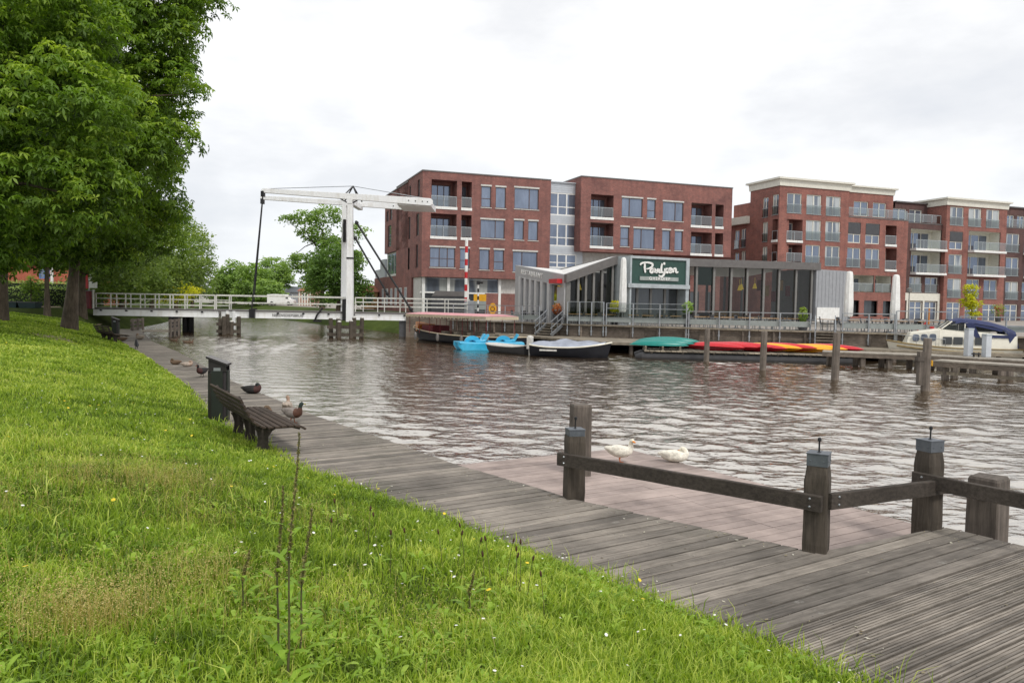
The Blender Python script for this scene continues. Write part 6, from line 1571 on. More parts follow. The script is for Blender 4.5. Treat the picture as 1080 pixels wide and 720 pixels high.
# ------------------------------------------------------------------ motor cruiser
s_, b_ = Vector((28.55, 44.3)), Vector((22.3, 46.4)); c, rz, L = frame2(s_, b_)
cr = thing('motor_cruiser', (c.x, c.y, 0), rz, 'cream cabin cruiser with navy canvas canopy, bow pointing left, behind the jetty', 'boat')
cr.scale = (.84, 1, 1); L = 8.0; stn = hull(cr, L, 2.7, .88, (M['hullwhite'], M['hullwhite'], M['hulltan']), bowz=.3, sternz=.0, floor=.04, stern=.85, draft=.4)
# tan rub strake, and a dark band below it along the forward hull
m_ = MB(); P = []
for x, hb, z, t in stn[2:-1]: P.append((x, -(hb+.02), z-.2))
m_.tube(P, .07, 6, flat=.8); mk_ = MB(); mk_.tube([(q_[0]-.04*q_[0], q_[1]*.96+.02, q_[2]-.34) for q_ in P[5:]], .15, 6, flat=1.2); mk_.build('dark_hull_band', M['hullblack'], cr); P2 = [(p_[0], -p_[1], p_[2]) for p_ in P]; m_.tube(P2, .07, 6, flat=.8); m_.build('rub_strake', M['hulltan'], cr)
# forward cabin with three rounded windows, wheelhouse coaming
def cab(x0, x1, w0, w1, z0, z1a, z1b, nm, mat, sl=.35):
    m_ = MB(); m_.loft([[(x0, -w0, z0), (x0, w0, z0), (x0, w0*.88, z1a), (x0, -w0*.88, z1a)], [(x1-sl*0, -w1, z0), (x1, w1, z0), (x1-sl, w1*.85, z1b), (x1-sl, -w1*.85, z1b)]]); return m_.build(nm, mat, cr, bevel=.06)
cab(.9, 3.0, 1.12, .72, .86, 1.93, 1.68, 'fore_cabin', M['hullwhite'], .4)
cab(-3.7, .95, 1.2, 1.16, .84, 1.66, 1.96, 'wheelhouse_side', M['hullwhite'], -.0)
for s in (-1, 1):
    for i in range(3):
        x = 1.3+i*.5; m_ = MB(); y = s*(1.0-.105*i); z = 1.45-.03*i
        pts = [(x+.21*math.copysign(abs(math.cos(a_))**.6, math.cos(a_)), y, z+.2*math.copysign(abs(math.sin(a_))**.6, math.sin(a_))) for a_ in [2*PI*k/12 for k in range(12)]]
        m_.add(pts+[(p_[0], p_[1]+s*.05, p_[2]) for p_ in pts], [tuple(range(12)), tuple(range(23, 11, -1))]+[(k, (k+1) % 12, 12+(k+1) % 12, 12+k) for k in range(12)]); m_.build('cabin_window', M['pane'], cr)
    for i in range(4):
        x = -1.75+i*.64; m_ = MB(); y = s*1.15; m_.box((x, y, 1.08), (x+.55, y+s*.045, 1.5)); m_.build('side_window', M['panedark'], cr)
SX = 1.3; m_ = MB(); F4 = [(-.5+SX, -1.0, 1.94), (-.5+SX, 1.0, 1.94), (-1.15+SX, .85, 2.38), (-1.15+SX, -.85, 2.38)]; m_.add(F4, [(0, 1, 2, 3)])
for s in (-1, 1): m_.add([(-.5+SX, s*1.0, 1.94), (-1.9+SX, s*1.05, 1.85), (-1.95+SX, s*.9, 2.44), (-1.15+SX, s*.85, 2.38)], [(0, 1, 2, 3)])
m_.build('windscreen', M['clearglass'], cr)
m_ = MB()
for p_, q_ in ((F4[0], F4[3]), (F4[1], F4[2]), ((-.5+SX, 0, 1.94), (-1.15+SX, 0, 2.38)), ((-1.9+SX, -1.05, 1.85), (-1.95+SX, -.9, 2.44)), ((-1.9+SX, 1.05, 1.85), (-1.95+SX, .9, 2.44)), (F4[2], F4[3])): m_.bar(p_, q_, .06, .06)
m_.build('windscreen_frame', M['hullwhite'], cr)
m_ = MB(); rings = []
for x, z, w_ in ((.22, 2.44, .9), (-.4, 2.58, .98), (-1.2, 2.55, 1.05), (-2.2, 2.4, 1.1), (-3.0, 2.2, 1.1), (-3.6, 1.95, 1.05)):
    rings.append([(x, w_*math.sin(a_), z-.26+.26*max(0, math.cos(a_))**.6) for a_ in np.linspace(-PI/2+.001, PI/2-.001, 9)])
m_.loft(rings, close=False, caps=False); m_.build('canopy', M['navy'], cr, smooth=True)
m_ = MB()
for s in (-1, 1):
    m_.add([(-2.7, s*1.1, 2.02), (-3.6, s*1.05, 1.72), (-3.8, s*1.08, .95), (-3.3, s*1.14, .95), (-3.1, s*1.12, 1.75)], [(0, 1, 2, 3, 4)]); m_.add([(-.6, s*.98, 2.3), (-1.1, s*1.05, 2.3), (-1.7, s*1.14, 1.2), (-1.45, s*1.14, 1.2)], [(0, 1, 2, 3)]); m_.add([(-1.0, s*1.05, 2.3), (-2.8, s*1.1, 2.0), (-2.8, s*1.1, 1.85), (-1.0, s*1.05, 2.17)], [(0, 1, 2, 3)]); m_.add([(-1.6, s*1.14, 1.66), (-3.2, s*1.14, 1.66), (-3.2, s*1.14, 1.5), (-1.6, s*1.14, 1.5)], [(0, 1, 2, 3)])
m_.add([(-3.61, -1.05, 1.75), (-3.61, 1.05, 1.75), (-3.8, 1.08, .95), (-3.8, -1.08, .95)], [(0, 1, 2, 3)]); m_.build('canopy_side', M['navy'], cr)
m_ = MB(); m_.add([(-1.2, -1.06, 1.67), (-2.7, -1.09, 1.67), (-2.7, -1.09, 2.0), (-1.2, -1.06, 2.2)], [(0, 1, 2, 3)]); m_.build('canopy_window', M['clearglass'], cr)
m_ = MB(); m_.tube([(-2.3, s_y, 1.3) for s_y in (-1.4, -1.25)], .3, 16); m_.build('round_fender', M['lightpanel'], cr)
m_ = MB(); P = [(x, -hb*.95, z+.45) for x, hb, z, t in stn[8:]]+[(x, hb*.95, z+.45) for x, hb, z, t in reversed(stn[8:])]; m_.tube(P, .018, 5)
for x, hb, z, t in stn[8:]: m_.tube([(x, -hb*.95, z), (x, -hb*.95, z+.45)], .015, 5); m_.tube([(x, hb*.95, z), (x, hb*.95, z+.45)], .015, 5)
m_.build('bow_rail', M['steel'], cr)
MB().box((.9, -.9, 1.93), (1.15, -.6, 2.03)).build('navigation_light', M['red'], cr)
# flag on a short mast left of the windscreen, behind the cruiser
p = atY(979, 352, 47.6); o = thing('flag_mast', (p.x, p.y, .7), 0, 'short brown flag mast with a drooping striped flag behind the cruiser', 'flag mast'); h = atY(979, 325, 47.6).z-.7
m_ = MB(); m_.tube([(0, 0, 0), (0, 0, h)], .05, 8); m_.build('mast', M['orange'], o)
m_ = MB(); rings = []
for k in range(7): x = -.12*k; z0 = h*.72-.1*k; m_.m = 0; rings.append((x, .05*math.sin(k*1.7), z0))
for j, mm_ in enumerate(('red', 'white', 'strip')):
    m2 = MB()
    for (x0, y0, z0), (x1, y1, z1_) in zip(rings, rings[1:]): m2.add([(x0, y0, z0-.2*j), (x1, y1, z1_-.2*j), (x1, y1, z1_-.2*(j+1)), (x0, y0, z0-.2*(j+1))], [(0, 1, 2, 3)])
    m2.build('flag_stripe', M[mm_], o)
# second boat at the right edge
p = Vector((29.2, 42.9)); o = thing('motor_boat', (30.6, 42.2, .75), R(172), 'grey pointed bow of a boat under cover at the right edge', 'boat')
st2 = hull(o, 5.0, 1.9, .75, (M['greypanel'], M['tarp'], M['hullwhite']), bowz=.45, draft=.15, floor=-.02)
m_ = MB(); m_.box((-1.8, -.35, -.74), (1.0, .35, -.1)); m_.build('cradle', M['black'], o)
m_ = MB(); m_.loft([[(x, -hb, z), (x, -hb*.5, z+dz), (x, hb*.5, z+dz), (x, hb, z)] for (x, hb, z, t), dz in zip(stn[:0] or st2[:12], [.3]*12)], close=False, caps=False); m_.build('cover', M['tarp'], o, smooth=True)
# ------------------------------------------------------------------ trees
def leaves(c, n_dir, size, kind, tone, rng):
    """small leaf faces at centres c; kind 'palm' = five drooping leaflets, 'leaf' = one folded leaf"""
    n = len(c)
    up = np.array([0, 0, 1.]); nd = n_dir+rng.normal(0, .45, (n, 3)); nd /= np.linalg.norm(nd, axis=1)[:, None]+1e-9
    t = np.cross(nd, rng.normal(size=(n, 3))); t /= np.linalg.norm(t, axis=1)[:, None]+1e-9; b_ = np.cross(nd, t)
    if kind == 'palm':
        V_ = []; T_ = []
        for k in range(5):
            a = 2*PI*(k/5.0)+rng.uniform(-.15, .15, n); s = size*rng.uniform(.75, 1.25, n)*(1.1 if k in (0, 1, 4) else .8)
            d = t*np.cos(a)[:, None]+b_*np.sin(a)[:, None]; w_ = np.cross(nd, d); droop = -nd*.35-up*.25
            p0 = c; tip = c+(d+droop)*s[:, None]; m = c+(d*.62+droop*.25)*s[:, None]; ww = w_*(s*.21)[:, None]
            V_.append(np.stack([p0, m+ww, tip, m-ww], 1)); T_.append(np.repeat(tone[:, None], 4, 1))
        V_ = np.concatenate(V_).reshape(-1, 3); T_ = np.concatenate(T_).ravel()
    else:
        s = size*rng.uniform(.65, 1.35, n)[:, None]
        V_ = np.stack([c-t*s*.5, c+b_*s*.33-nd*s*.08, c+t*s*.5-up*s*.2, c-b_*s*.33-nd*s*.08], 1).reshape(-1, 3); T_ = np.repeat(tone, 4)
    return V_, T_
def crown_points(blobs, per_area, rng, clump=1.0, shell=.55):
    """blobs: (x,y,z,rx,ry,rz). clumps sit on and in the blobs, leaves on the upper/outer skin of each clump"""
    C_, N_, T_ = [], [], []
    for (x, y, z, rx, ry, rz) in blobs:
        area = 4*PI*((rx*ry)**1.6/3+(rx*rz)**1.6/3+(ry*rz)**1.6/3)**(1/1.6)
        nc = max(8, int(area/(clump*clump*1.5)))
        g = rng.normal(size=(nc, 3)); g /= np.linalg.norm(g, axis=1)[:, None]; g[:, 2] *= .95
        rad = rng.uniform(shell, 1.0, nc)**.7
        cc = np.array([x, y, z])+g*np.array([rx, ry, rz])*rad[:, None]
        cs = clump*rng.uniform(.55, 1.25, nc); ct = rng.uniform(-.22, .22, nc)
        for i in range(nc):
            m = max(6, int(per_area*4*PI*cs[i]**2*.5))
            h = rng.normal(size=(m, 3)); h[:, 2] = np.where(rng.random(m) < .72, np.abs(h[:, 2]), h[:, 2]); h /= np.linalg.norm(h, axis=1)[:, None]
            rr_ = rng.uniform(.45, 1.05, m)
            p = cc[i]+h*rr_[:, None]*cs[i]*np.array([1.15, 1.15, .72])
            C_.append(p); nn_ = h*.6+np.array([0, 0, .8]); N_.append(nn_/np.linalg.norm(nn_, axis=1)[:, None])
            T_.append(np.clip(.38+ct[i]+.22*h[:, 2]*rr_+.1*g[i, 2]+rng.normal(0, .09, m), 0, 1))  # crown shading painted into leaf tone: clump tops lighter, undersides darker
    return np.concatenate(C_), np.concatenate(N_), np.concatenate(T_)
def tree(name, label, base, top, r0, blobs, mat, size=.2, kind='leaf', per=10, clump=1.0, cat='tree', group=None, limbs=9, seed=1, lean=(0, 0), shell=.55, cut=None):
    rng = np.random.default_rng(seed); rj = random.Random(seed)
    o = thing(name, base, 0, label, cat, group); bl = [(b_[0]-base[0], b_[1]-base[1], b_[2]-base[2], *b_[3:]) for b_ in blobs]
    m_ = MB(); P = []; n = 8
    for i in range(n+1):
        k = i/n; P.append((lean[0]*k+.12*r0*math.sin(k*7+seed), lean[1]*k+.12*r0*math.cos(k*5+seed), top*k-.2*(i == 0)))
    rs = [r0*(1.45 if i == 0 else 1.08 if i == 1 else 1-.62*i/n) for i in range(n+1)]
    m_.tube(P, rs, 12); m_.build('trunk', M['bark'], o, smooth='auto')
    m_ = MB()
    for j in range(limbs):
        b_ = bl[j % len(bl)]; k = rj.uniform(.42, .95); s = Vector(P[min(n, int(k*n))])
        a = rj.uniform(0, 2*PI); q = Vector((b_[0]+math.cos(a)*b_[3]*rj.uniform(.2, .8), b_[1]+math.sin(a)*b_[4]*rj.uniform(.2, .8), b_[2]+rj.uniform(-.5, .6)*b_[5]))
        mid = s.lerp(q, .45)+Vector((rj.uniform(-.6, .6), rj.uniform(-.6, .6), rj.uniform(-.2, .9))); r_ = r0*rj.uniform(.22, .4)
        m_.tube([s, s.lerp(mid, .5), mid, mid.lerp(q, .5)+Vector((0, 0, .2)), q], [r_, r_*.85, r_*.6, r_*.4, r_*.12], 6)
    m_.build('limbs', M['bark'], o, smooth=True)
    c, nn_, tt = crown_points(bl, per, rng, clump, shell)
    if cut is not None:
        keep = cut(c+np.array(base)); c, nn_, tt = c[keep], nn_[keep], tt[keep]
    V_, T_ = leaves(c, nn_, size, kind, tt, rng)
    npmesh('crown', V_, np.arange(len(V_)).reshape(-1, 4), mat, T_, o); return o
def B(px, py, Y, r, rz=None, ry=None):
    p = atY(px, py, Y); return (p.x, Y, p.z, r, ry or r, rz or r)
TG = 'trees along the left bank'
zb_ = lambda px, py, Y: Vector((atY(px, py, Y).x, Y, zat(atY(px, py, Y).x, Y)))
# nearest chestnut: trunk just outside the frame, boughs hang in at the left
b0 = Vector((-23.5, 31, zat(-23.5, 31)))
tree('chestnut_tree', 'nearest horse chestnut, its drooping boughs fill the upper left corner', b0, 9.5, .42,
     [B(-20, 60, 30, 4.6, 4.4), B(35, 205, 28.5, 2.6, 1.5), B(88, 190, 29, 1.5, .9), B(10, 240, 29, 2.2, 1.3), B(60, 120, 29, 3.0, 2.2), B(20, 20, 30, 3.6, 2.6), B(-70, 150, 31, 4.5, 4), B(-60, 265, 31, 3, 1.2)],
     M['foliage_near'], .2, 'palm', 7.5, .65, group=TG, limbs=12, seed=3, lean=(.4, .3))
b1 = zb_(-4, 327, 43)
tree('chestnut_tree', 'horse chestnut with a thick trunk at the left edge of the photo', b1, 11, .46,
     [B(20, 110, 42, 6.2, 6), B(100, 60, 41, 4.3, 4.2), B(112, 165, 40, 3.6, 3.0), B(60, 215, 40, 4.0, 2.2), B(152, 25, 41, 3.0, 2.9), B(166, 95, 40.5, 2.2, 2.2), B(20, -20, 42, 6, 5), B(135, -40, 42, 4.6, 4), B(204, -8, 41, 1.5, 1.1), B(178, 150, 40, 1.4, 1.0)],
     M['foliage_near'], .23, 'palm', 4.6, .8, group=TG, limbs=16, seed=5, lean=(.6, 0), shell=.65)
b2 = zb_(72, 327.5, 47)
tree('chestnut_tree', 'leaning chestnut trunk just left of the dark bridge cabinet', b2, 10.5, .36,
     [B(95, 150, 47, 4.6, 5), B(140, 120, 47, 2.8, 3.6), B(158, 195, 47, 1.9, 2.1), B(128, 232, 47, 2.5, 2.0), B(80, 245, 47, 3.0, 1.4), B(108, 258, 47, 2.0, .9), B(172, 218, 46.5, 1.2, 1.0), B(162, 244, 49, 2.2, 1.9), B(55, 264, 45, 2.0, .9), B(100, 270, 46, 1.8, .7), B(84, 262, 45.5, 1.6, .7)],
     M['foliage_near'], .23, 'palm', 4.2, .85, group=TG, limbs=12, seed=8, lean=(1.3, 0), shell=.65)
tree('street_tree', 'slim trunk between the two big chestnuts in front of the hedge', zb_(50, 322, 60), 8, .2,
     [B(40, 240, 60, 5, 3.6), B(20, 260, 60, 4, 2.2)], M['foliage_near'], .3, 'leaf', 7, 1.1, group=TG, limbs=5, seed=9)
tree('street_tree', 'tree behind the bridge cabinet with grey trunk', zb_(87, 320, 64), 9, .3,
     [B(95, 240, 64, 5.5, 4.6), B(130, 262, 64, 4, 3)], M['foliage_row'], .3, 'leaf', 7, 1.1, group=TG, limbs=6, seed=10)
for i, (px, py, Y, r, rz, l) in enumerate(((128, 276, 74, 4.6, 3.6, 'bushy tree beyond the left end of the bridge'), (160, 268, 84, 4.6, 4.6, 'rounded tree beyond the bridge, second of the receding row'), (186, 266, 98, 4.2, 5.2, 'tree on the canal bank, third of the receding row'), (203, 276, 118, 3.4, 5.0, 'small tree at the far end of the receding row'))):
    b_ = Vector((atY(px, 310, Y).x, Y, 1.8))
    tree('bank_tree', l, b_, max(3, atY(px, py, Y).z-1.8), .2, [B(px, py, Y, r, rz), B(px-8, py+26, Y, r*.85, rz*.55), B(px+4, py+24, Y, r*.8, rz*.55)], M['foliage_row'], .3, 'leaf', 7, 1.0, group='receding row of trees beyond the bridge', limbs=5, seed=20+i)
tree('yellow_bush', 'yellow flowering bush beyond the left bridge railing', Vector((atY(190, 315, 92).x, 92, 1.6)), 1.5, .08, [B(176, 311, 92, 1.8, 1.1), B(193, 309, 92, 1.9, 1.2)], M['foliage_lime'], .25, 'leaf', 8, .6, 'bush', limbs=3, seed=30)
# far trees
GF = 'distant trees beyond the canal bend'
for i, (px, py, Y, r, rz, l) in enumerate(((247, 296, 175, 4.2, 4.6, 'round pale green tree, left one of the distant group'), (268, 299, 165, 3.8, 4.6, 'dense distant tree just left of the hanger rod foot'), (288, 290, 190, 4.6, 4.6, 'airy distant tree right of the hanger rod'), (236, 303, 185, 3.4, 3.0, 'small distant tree next to the end of the bank row'), (281, 308, 160, 3.2, 2.4, 'low yellow green distant tree below the airy one'))):
    b_ = Vector((atY(px, 318, Y).x, Y, 2))
    tree('distant_tree', l, b_, max(3, atY(px, py, Y).z-2), .25, [B(px, py, Y, r, rz), B(px-6, py+6, Y, r*.7, rz*.7), B(px+7, py+5, Y, r*.7, rz*.7)], M['foliage_far'], .5, 'leaf', 5.5, 1.2, group=GF, limbs=6, seed=40+i)
b_ = Vector((atY(340, 328, 110).x, 110, 1.9))
tree('tall_tree', 'tall loose crowned tree with visible limbs behind the bridge portal', b_, 11, .3,
     [B(322, 232, 110, 1.8, 1.5), B(345, 228, 110, 2.2, 1.6), B(333, 250, 110, 2.4, 1.6), B(318, 276, 110, 2.4, 1.5), B(352, 262, 110, 2.2, 1.8), B(375, 245, 110, 1.6, 1.5), B(305, 231, 110, 1.0, .5), B(335, 285, 110, 2.6, 1.5), B(372, 275, 110, 2.0, 1.5), B(330, 300, 110, 2.2, 1.3)],
     M['foliage_far'], .36, 'leaf', 7, .95, limbs=16, seed=61, shell=.3)
b_ = Vector((atY(357, 332, 96).x, 96, 1.9))
tree('dense_tree', 'dense rounded green tree directly behind the white bridge legs', b_, 5, .25,
     [B(354, 282, 96, 3.3, 3.4), B(352, 292, 96, 3.2, 3.0), B(366, 298, 96, 2.6, 2.6), B(342, 305, 96, 2.4, 2.4), B(360, 275, 96, 2.0, 1.5), B(375, 310, 96, 1.8, 2.0)], M['foliage_row2'] if 'foliage_row2' in M else M['foliage_far'], .3, 'leaf', 8, .8, limbs=5, seed=62)
p = atY(1024, 345, 84); tree('young_tree', 'young bright yellow green street tree behind the cruiser canopy', Vector((p.x, 84, 1.9)), 3.6, .06, [B(1024, 307, 84, .75, .7), B(1021, 318, 84, .8, .6), B(1027, 322, 84, .8, .6), B(1026, 332, 84, .55, .4)], M['foliage_lime'], .22, 'leaf', 22, .35, limbs=5, seed=70)
# hedge, containers, house and parked van at the far left
def hedge(px0, px1, Y, h, label, d=1.5, mat='foliage_row'):
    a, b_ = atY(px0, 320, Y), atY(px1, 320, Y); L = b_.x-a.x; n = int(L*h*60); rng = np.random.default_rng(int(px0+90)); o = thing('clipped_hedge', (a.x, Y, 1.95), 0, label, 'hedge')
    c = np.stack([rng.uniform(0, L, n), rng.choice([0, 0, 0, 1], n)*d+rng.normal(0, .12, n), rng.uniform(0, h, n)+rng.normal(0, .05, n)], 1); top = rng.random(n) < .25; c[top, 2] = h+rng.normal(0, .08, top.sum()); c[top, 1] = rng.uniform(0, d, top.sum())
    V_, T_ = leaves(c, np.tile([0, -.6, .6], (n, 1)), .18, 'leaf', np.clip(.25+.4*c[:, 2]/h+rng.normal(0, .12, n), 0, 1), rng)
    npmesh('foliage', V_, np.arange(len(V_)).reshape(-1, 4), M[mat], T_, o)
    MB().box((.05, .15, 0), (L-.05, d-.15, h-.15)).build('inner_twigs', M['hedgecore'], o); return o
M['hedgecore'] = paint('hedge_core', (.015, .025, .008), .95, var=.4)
hedge(-60, 72, 68, 1.7, 'dark clipped hedge behind the two grey containers'); hedge(69, 92, 72, 1.5, 'hedge section behind the leaning chestnut trunk')
hedge(-40, 100, 80, 2.4, 'taller lighter hedge in front of the orange brick house', 2, 'foliage_far')
tree('conifer', 'dark conical conifer in front of the orange brick house', Vector((atY(33, 318, 66).x, 66, 1.95)), 2.5, .1, [B(33, 311, 66, .9, 1.0), B(33.5, 302, 66, .7, .9)], M['foliage_near'], .16, 'leaf', 24, .4, limbs=3, seed=80)
for i, (px0, px1) in enumerate(((8, 21), (22.5, 41))):
    a, b_ = atY(px0, 318, 62), atY(px1, 318, 62); L = b_.x-a.x
    o = thing('waste_container', ((a.x+b_.x)/2, 62, 1.95), 0, 'low dark grey container at the left trunk' if i == 0 else 'longer dark grey container between the chestnut trunks', 'container', 'dark grey containers by the hedge')
    m_ = MB(); m_.loft([[(-L/2+.08, -.4, 0), (L/2-.08, -.4, 0), (L/2-.08, .4, 0), (-L/2+.08, .4, 0)], [(-L/2, -.5, .42), (L/2, -.5, .42), (L/2, .5, .42), (-L/2, .5, .42)]]); m_.build('container_body', M['containergrey'] if 'containergrey' in M else M['darkgrey'], o); MB().box((-L/2-.03, -.53, .421), (L/2+.03, .53, .5)).build('container_lid', M['darkgrey'], o)
p = atY(40, 305, 95); hs = thing('brick_house', (p.x, 95, 1.95), R(6), 'orange brick house with blue framed windows seen between the chestnut trunks', 'house')
ops = [(-5.5, -4.5, 3.2, 4.5, 'w'), (-2.6, -1.6, 3.2, 4.5, 'w'), (2.0, 3.2, 3.0, 4.6, 'w')]
m_ = MB(); m_.T = Matrix.Translation((0, -4, 0)); wall_cells(m_, -9, 9, 0, 4.9, ops, .12); m_.T = None; m_.add([(-9, -4, 0), (-9, 4, 0), (-9, 4, 4.9), (-9, 0, 7.4), (-9, -4, 4.9)], [(0, 1, 2, 3, 4)]); m_.add([(9, -4, 0), (9, 4, 0), (9, 4, 4.9), (9, 0, 7.4), (9, -4, 4.9)], [(4, 3, 2, 1, 0)]); m_.build('wall', M['orangebrick'], hs)
for q in ops: window(hs, Matrix.Translation((0, -4, 0)), *q[:4], (.5,), 'blueframe' if 'blueframe' in M else 'white', 'pane', fw=.12)
m_ = MB(); m_.add([(-9.4, -4.5, 4.75), (9.4, -4.5, 4.75), (9.4, 0, 7.55), (-9.4, 0, 7.55)], [(0, 1, 2, 3)]); m_.add([(-9.4, 4.5, 4.75), (9.4, 4.5, 4.75), (9.4, 0, 7.55), (-9.4, 0, 7.55)], [(3, 2, 1, 0)]); m_.build('roof', M['tile'], hs)
m_ = MB(); m_.box((3.6, -4.7, 0), (3.85, -4.45, 4.8)); m_.build('porch_post', M['white'], hs)
# distant houses over the bridge
HG = 'distant houses beyond the canal'
def house(px0, px1, ye, yr, Y, wall, roof, label, stripes=0, gable=False):
    a, b_ = atY(px0, 325, Y), atY(px1, 325, Y); w_ = (b_.x-a.x)/2; he = atY(px0, ye, Y).z-2; hr = atY(px0, yr, Y).z-2
    o = thing('distant_house', ((a.x+b_.x)/2, Y, 2), 0, label, 'house', HG)
    m_ = MB(); m_.box((-w_, -3, 0), (w_, 4, he)); m_.build('wall', M[wall], o)
    m_ = MB()
    if gable: m_.loft([[(-w_-.2, y, he), (w_+.2, y, he), (0, y, hr)] for y in (-3.3, 4.3)])
    else: m_.loft([[(x, -3.4, he), (x, 4.4, he), (x, .5, hr)] for x in (-w_-.2, w_+.2)])
    m_.build('roof', M[roof], o)
    n = max(1, int(w_*2/2.6))
    for i in range(n):
        for z in ([he*.25, he*.62] if he > 4 else [he*.4]):
            x = -w_+(i+.5)*2*w_/n; f = MB().box((x-.5, -3.06, z), (x+.5, -3.0, z+1.2)).build('window', M['white'], o); MB().box((x-.42, -3.09, z+.08), (x+.42, -3.062, z+1.12)).build('pane', M['pane'], f)
    for i in range(stripes): x = -w_+(i+.5)*2*w_/stripes; MB().box((x-.12, -3.12, 0), (x+.12, -3.001, he)).build('pilaster', M['cream'], o)
    return o
house(290, 301, 311, 304, 170, 'palewall', 'slate', 'distant pale grey house right of the airy tree')
house(300, 320, 308, 302, 190, 'greypanel', 'slate', 'wider distant grey house with slate roof')
house(319, 333, 307, 303, 150, 'pinkwall', 'tile', 'distant pinkish house with pale pilasters and red roof', 5)
house(206, 226, 310, 304, 210, 'palewall', 'slate', 'distant house with slate roof left of the round trees')
house(386, 402, 308, 301, 105, 'ochre', 'tile', 'ochre house with red roof left of the brick apartment building')
house(400, 412, 309, 305, 125, 'ochre', 'tile', 'small ochre house half hidden by the brick apartment building')
M2 = None
p = atY(297, 322, 150); o = thing('white_van', (p.x, 150, 2), 0, 'white van parked in front of the distant houses, seen through the bridge railing', 'van')
m_ = MB(); m_.loft([[(x, -1, .35), (x, 1, .35), (x, .95, z), (x, -.95, z)] for x, z in ((-2.5, 2.0), (-1.2, 2.1), (1.0, 2.05), (1.7, 1.2), (2.5, 1.05), (2.6, .7))]); m_.build('body', M['white'], o, bevel=.05)
for x in (-1.6, 1.6):
    for y in (-1, .85): m_ = MB(); m_.tube([(x, y-.03, .35), (x, y+.18, .35)], .35, 12); m_.build('wheel', M['black'], o)
MB().box((1.05, -1.0, 1.25), (1.5, -.97, 1.8)).build('side_window', M['panedark'], o)
# ragged tree line / distant settlement along the horizon
rng = np.random.default_rng(77)
n = 26000; th = rng.uniform(-.75, .02, n); dist = rng.uniform(430, 520, n); x = np.sin(th)*dist; y = np.cos(th)*dist
hh = 6+4.0*np.sin(th*23)+3*np.sin(th*61+1)+2*np.sin(th*140); z = 2+rng.random(n)*np.maximum(2, hh)
V_, T_ = leaves(np.stack([x, y, z], 1), np.tile([0, -.5, .7], (n, 1)), 2.2, 'leaf', np.clip(.2+.05*(z)+rng.normal(0, .12, n), 0, 1), rng)
o = npmesh('distant_wood', V_, np.arange(len(V_)).reshape(-1, 4), M['foliage_far'], T_); tag(o, 'distant belt of trees along the horizon', 'wood', kind='stuff')

# ------------------------------------------------------------------ grass and weeds on the bank
def sample_bank(n, dmax, rng, tmin=0, pw=2.0, smax=60, dmin=1.3):
    """positions on the bank, dense near the camera"""
    out = []
    tries = 0
    while len(out) < n and tries < 40:
        tries += 1; m = n*2; d = dmin+(dmax-dmin)*rng.random(m)**pw; a = rng.uniform(R(-46), R(50), m)
        x, y = np.sin(a)*d, np.cos(a)*d
        t = x*EE.x+y*EE.y
        for X, Y in zip(x, y):
            out.append((X, Y))
            if len(out) >= n*1.6: break
    return np.array(out)
# interpolation grid of the bank so that many blades can be placed quickly
gx = np.arange(-75, 8.01, .25); gy = np.arange(-2, 75.01, .25); GZ = np.full((len(gx), len(gy)), np.nan); GS = np.zeros_like(GZ)
Lx = np.array([p.x for p in Lpt[::-1]]); 
ee, en = np.array(EE), np.array(EN)
Ln = np.array([p.dot(EN) for p in Lpt]); Le = np.array([p.dot(EE) for p in Lpt])
order = np.argsort(Le); Le_s, Ln_s = Le[order], Ln[order]
GX, GY = np.meshgrid(gx, gy, indexing='ij'); e_ = GX*ee[0]+GY*ee[1]; n_ = GX*en[0]+GY*en[1]; S_ = np.interp(e_, Le_s, Ln_s)-n_
def bank_s(x, y): return np.interp(x*ee[0]+y*ee[1], Le_s, Ln_s)-(x*en[0]+y*en[1])
def vz(x, y):
    s = bank_s(x, y); z = D-.02+1.62*(1-np.exp(-(np.maximum(0, s)/5.2)**1.15)); return z
NG = np.array([[mn.noise((x*.9, y*.9, 0))*.05+.10*mn.noise((x*.25, y*.25, 3)) for y in gy] for x in gx])
def bank_z(x, y):
    s = bank_s(x, y); fi = np.clip((x-gx[0])/.25, 0, len(gx)-1.001); fj = np.clip((y-gy[0])/.25, 0, len(gy)-1.001); i, j = fi.astype(int), fj.astype(int); u, v = fi-i, fj-j
    nz = NG[i, j]*(1-u)*(1-v)+NG[i+1, j]*u*(1-v)+NG[i, j+1]*(1-u)*v+NG[i+1, j+1]*u*v
    k = np.clip((s-.25)/.95, 0, 1); return vz(x, y)+nz*k*k*(3-2*k)
def inbank(x, y, edge=-.05):
    s = bank_s(x, y); return (s > edge) & (x*ee[0]+y*ee[1] > Le_s[0]+.5)
PN = [mn.noise for _ in range(1)]
def pnoise(x, y, sc, seed):
    g = np.array([[mn.noise((i*.5+seed*13.1, j*.5, seed)) for j in range(160)] for i in range(160)]); fi = (x*sc*2+4000) % 158; fj = (y*sc*2+4000) % 158; i, j = fi.astype(int), fj.astype(int); u, v = fi-i, fj-j
    return g[i, j]*(1-u)*(1-v)+g[i+1, j]*u*(1-v)+g[i, j+1]*(1-u)*v+g[i+1, j+1]*u*v
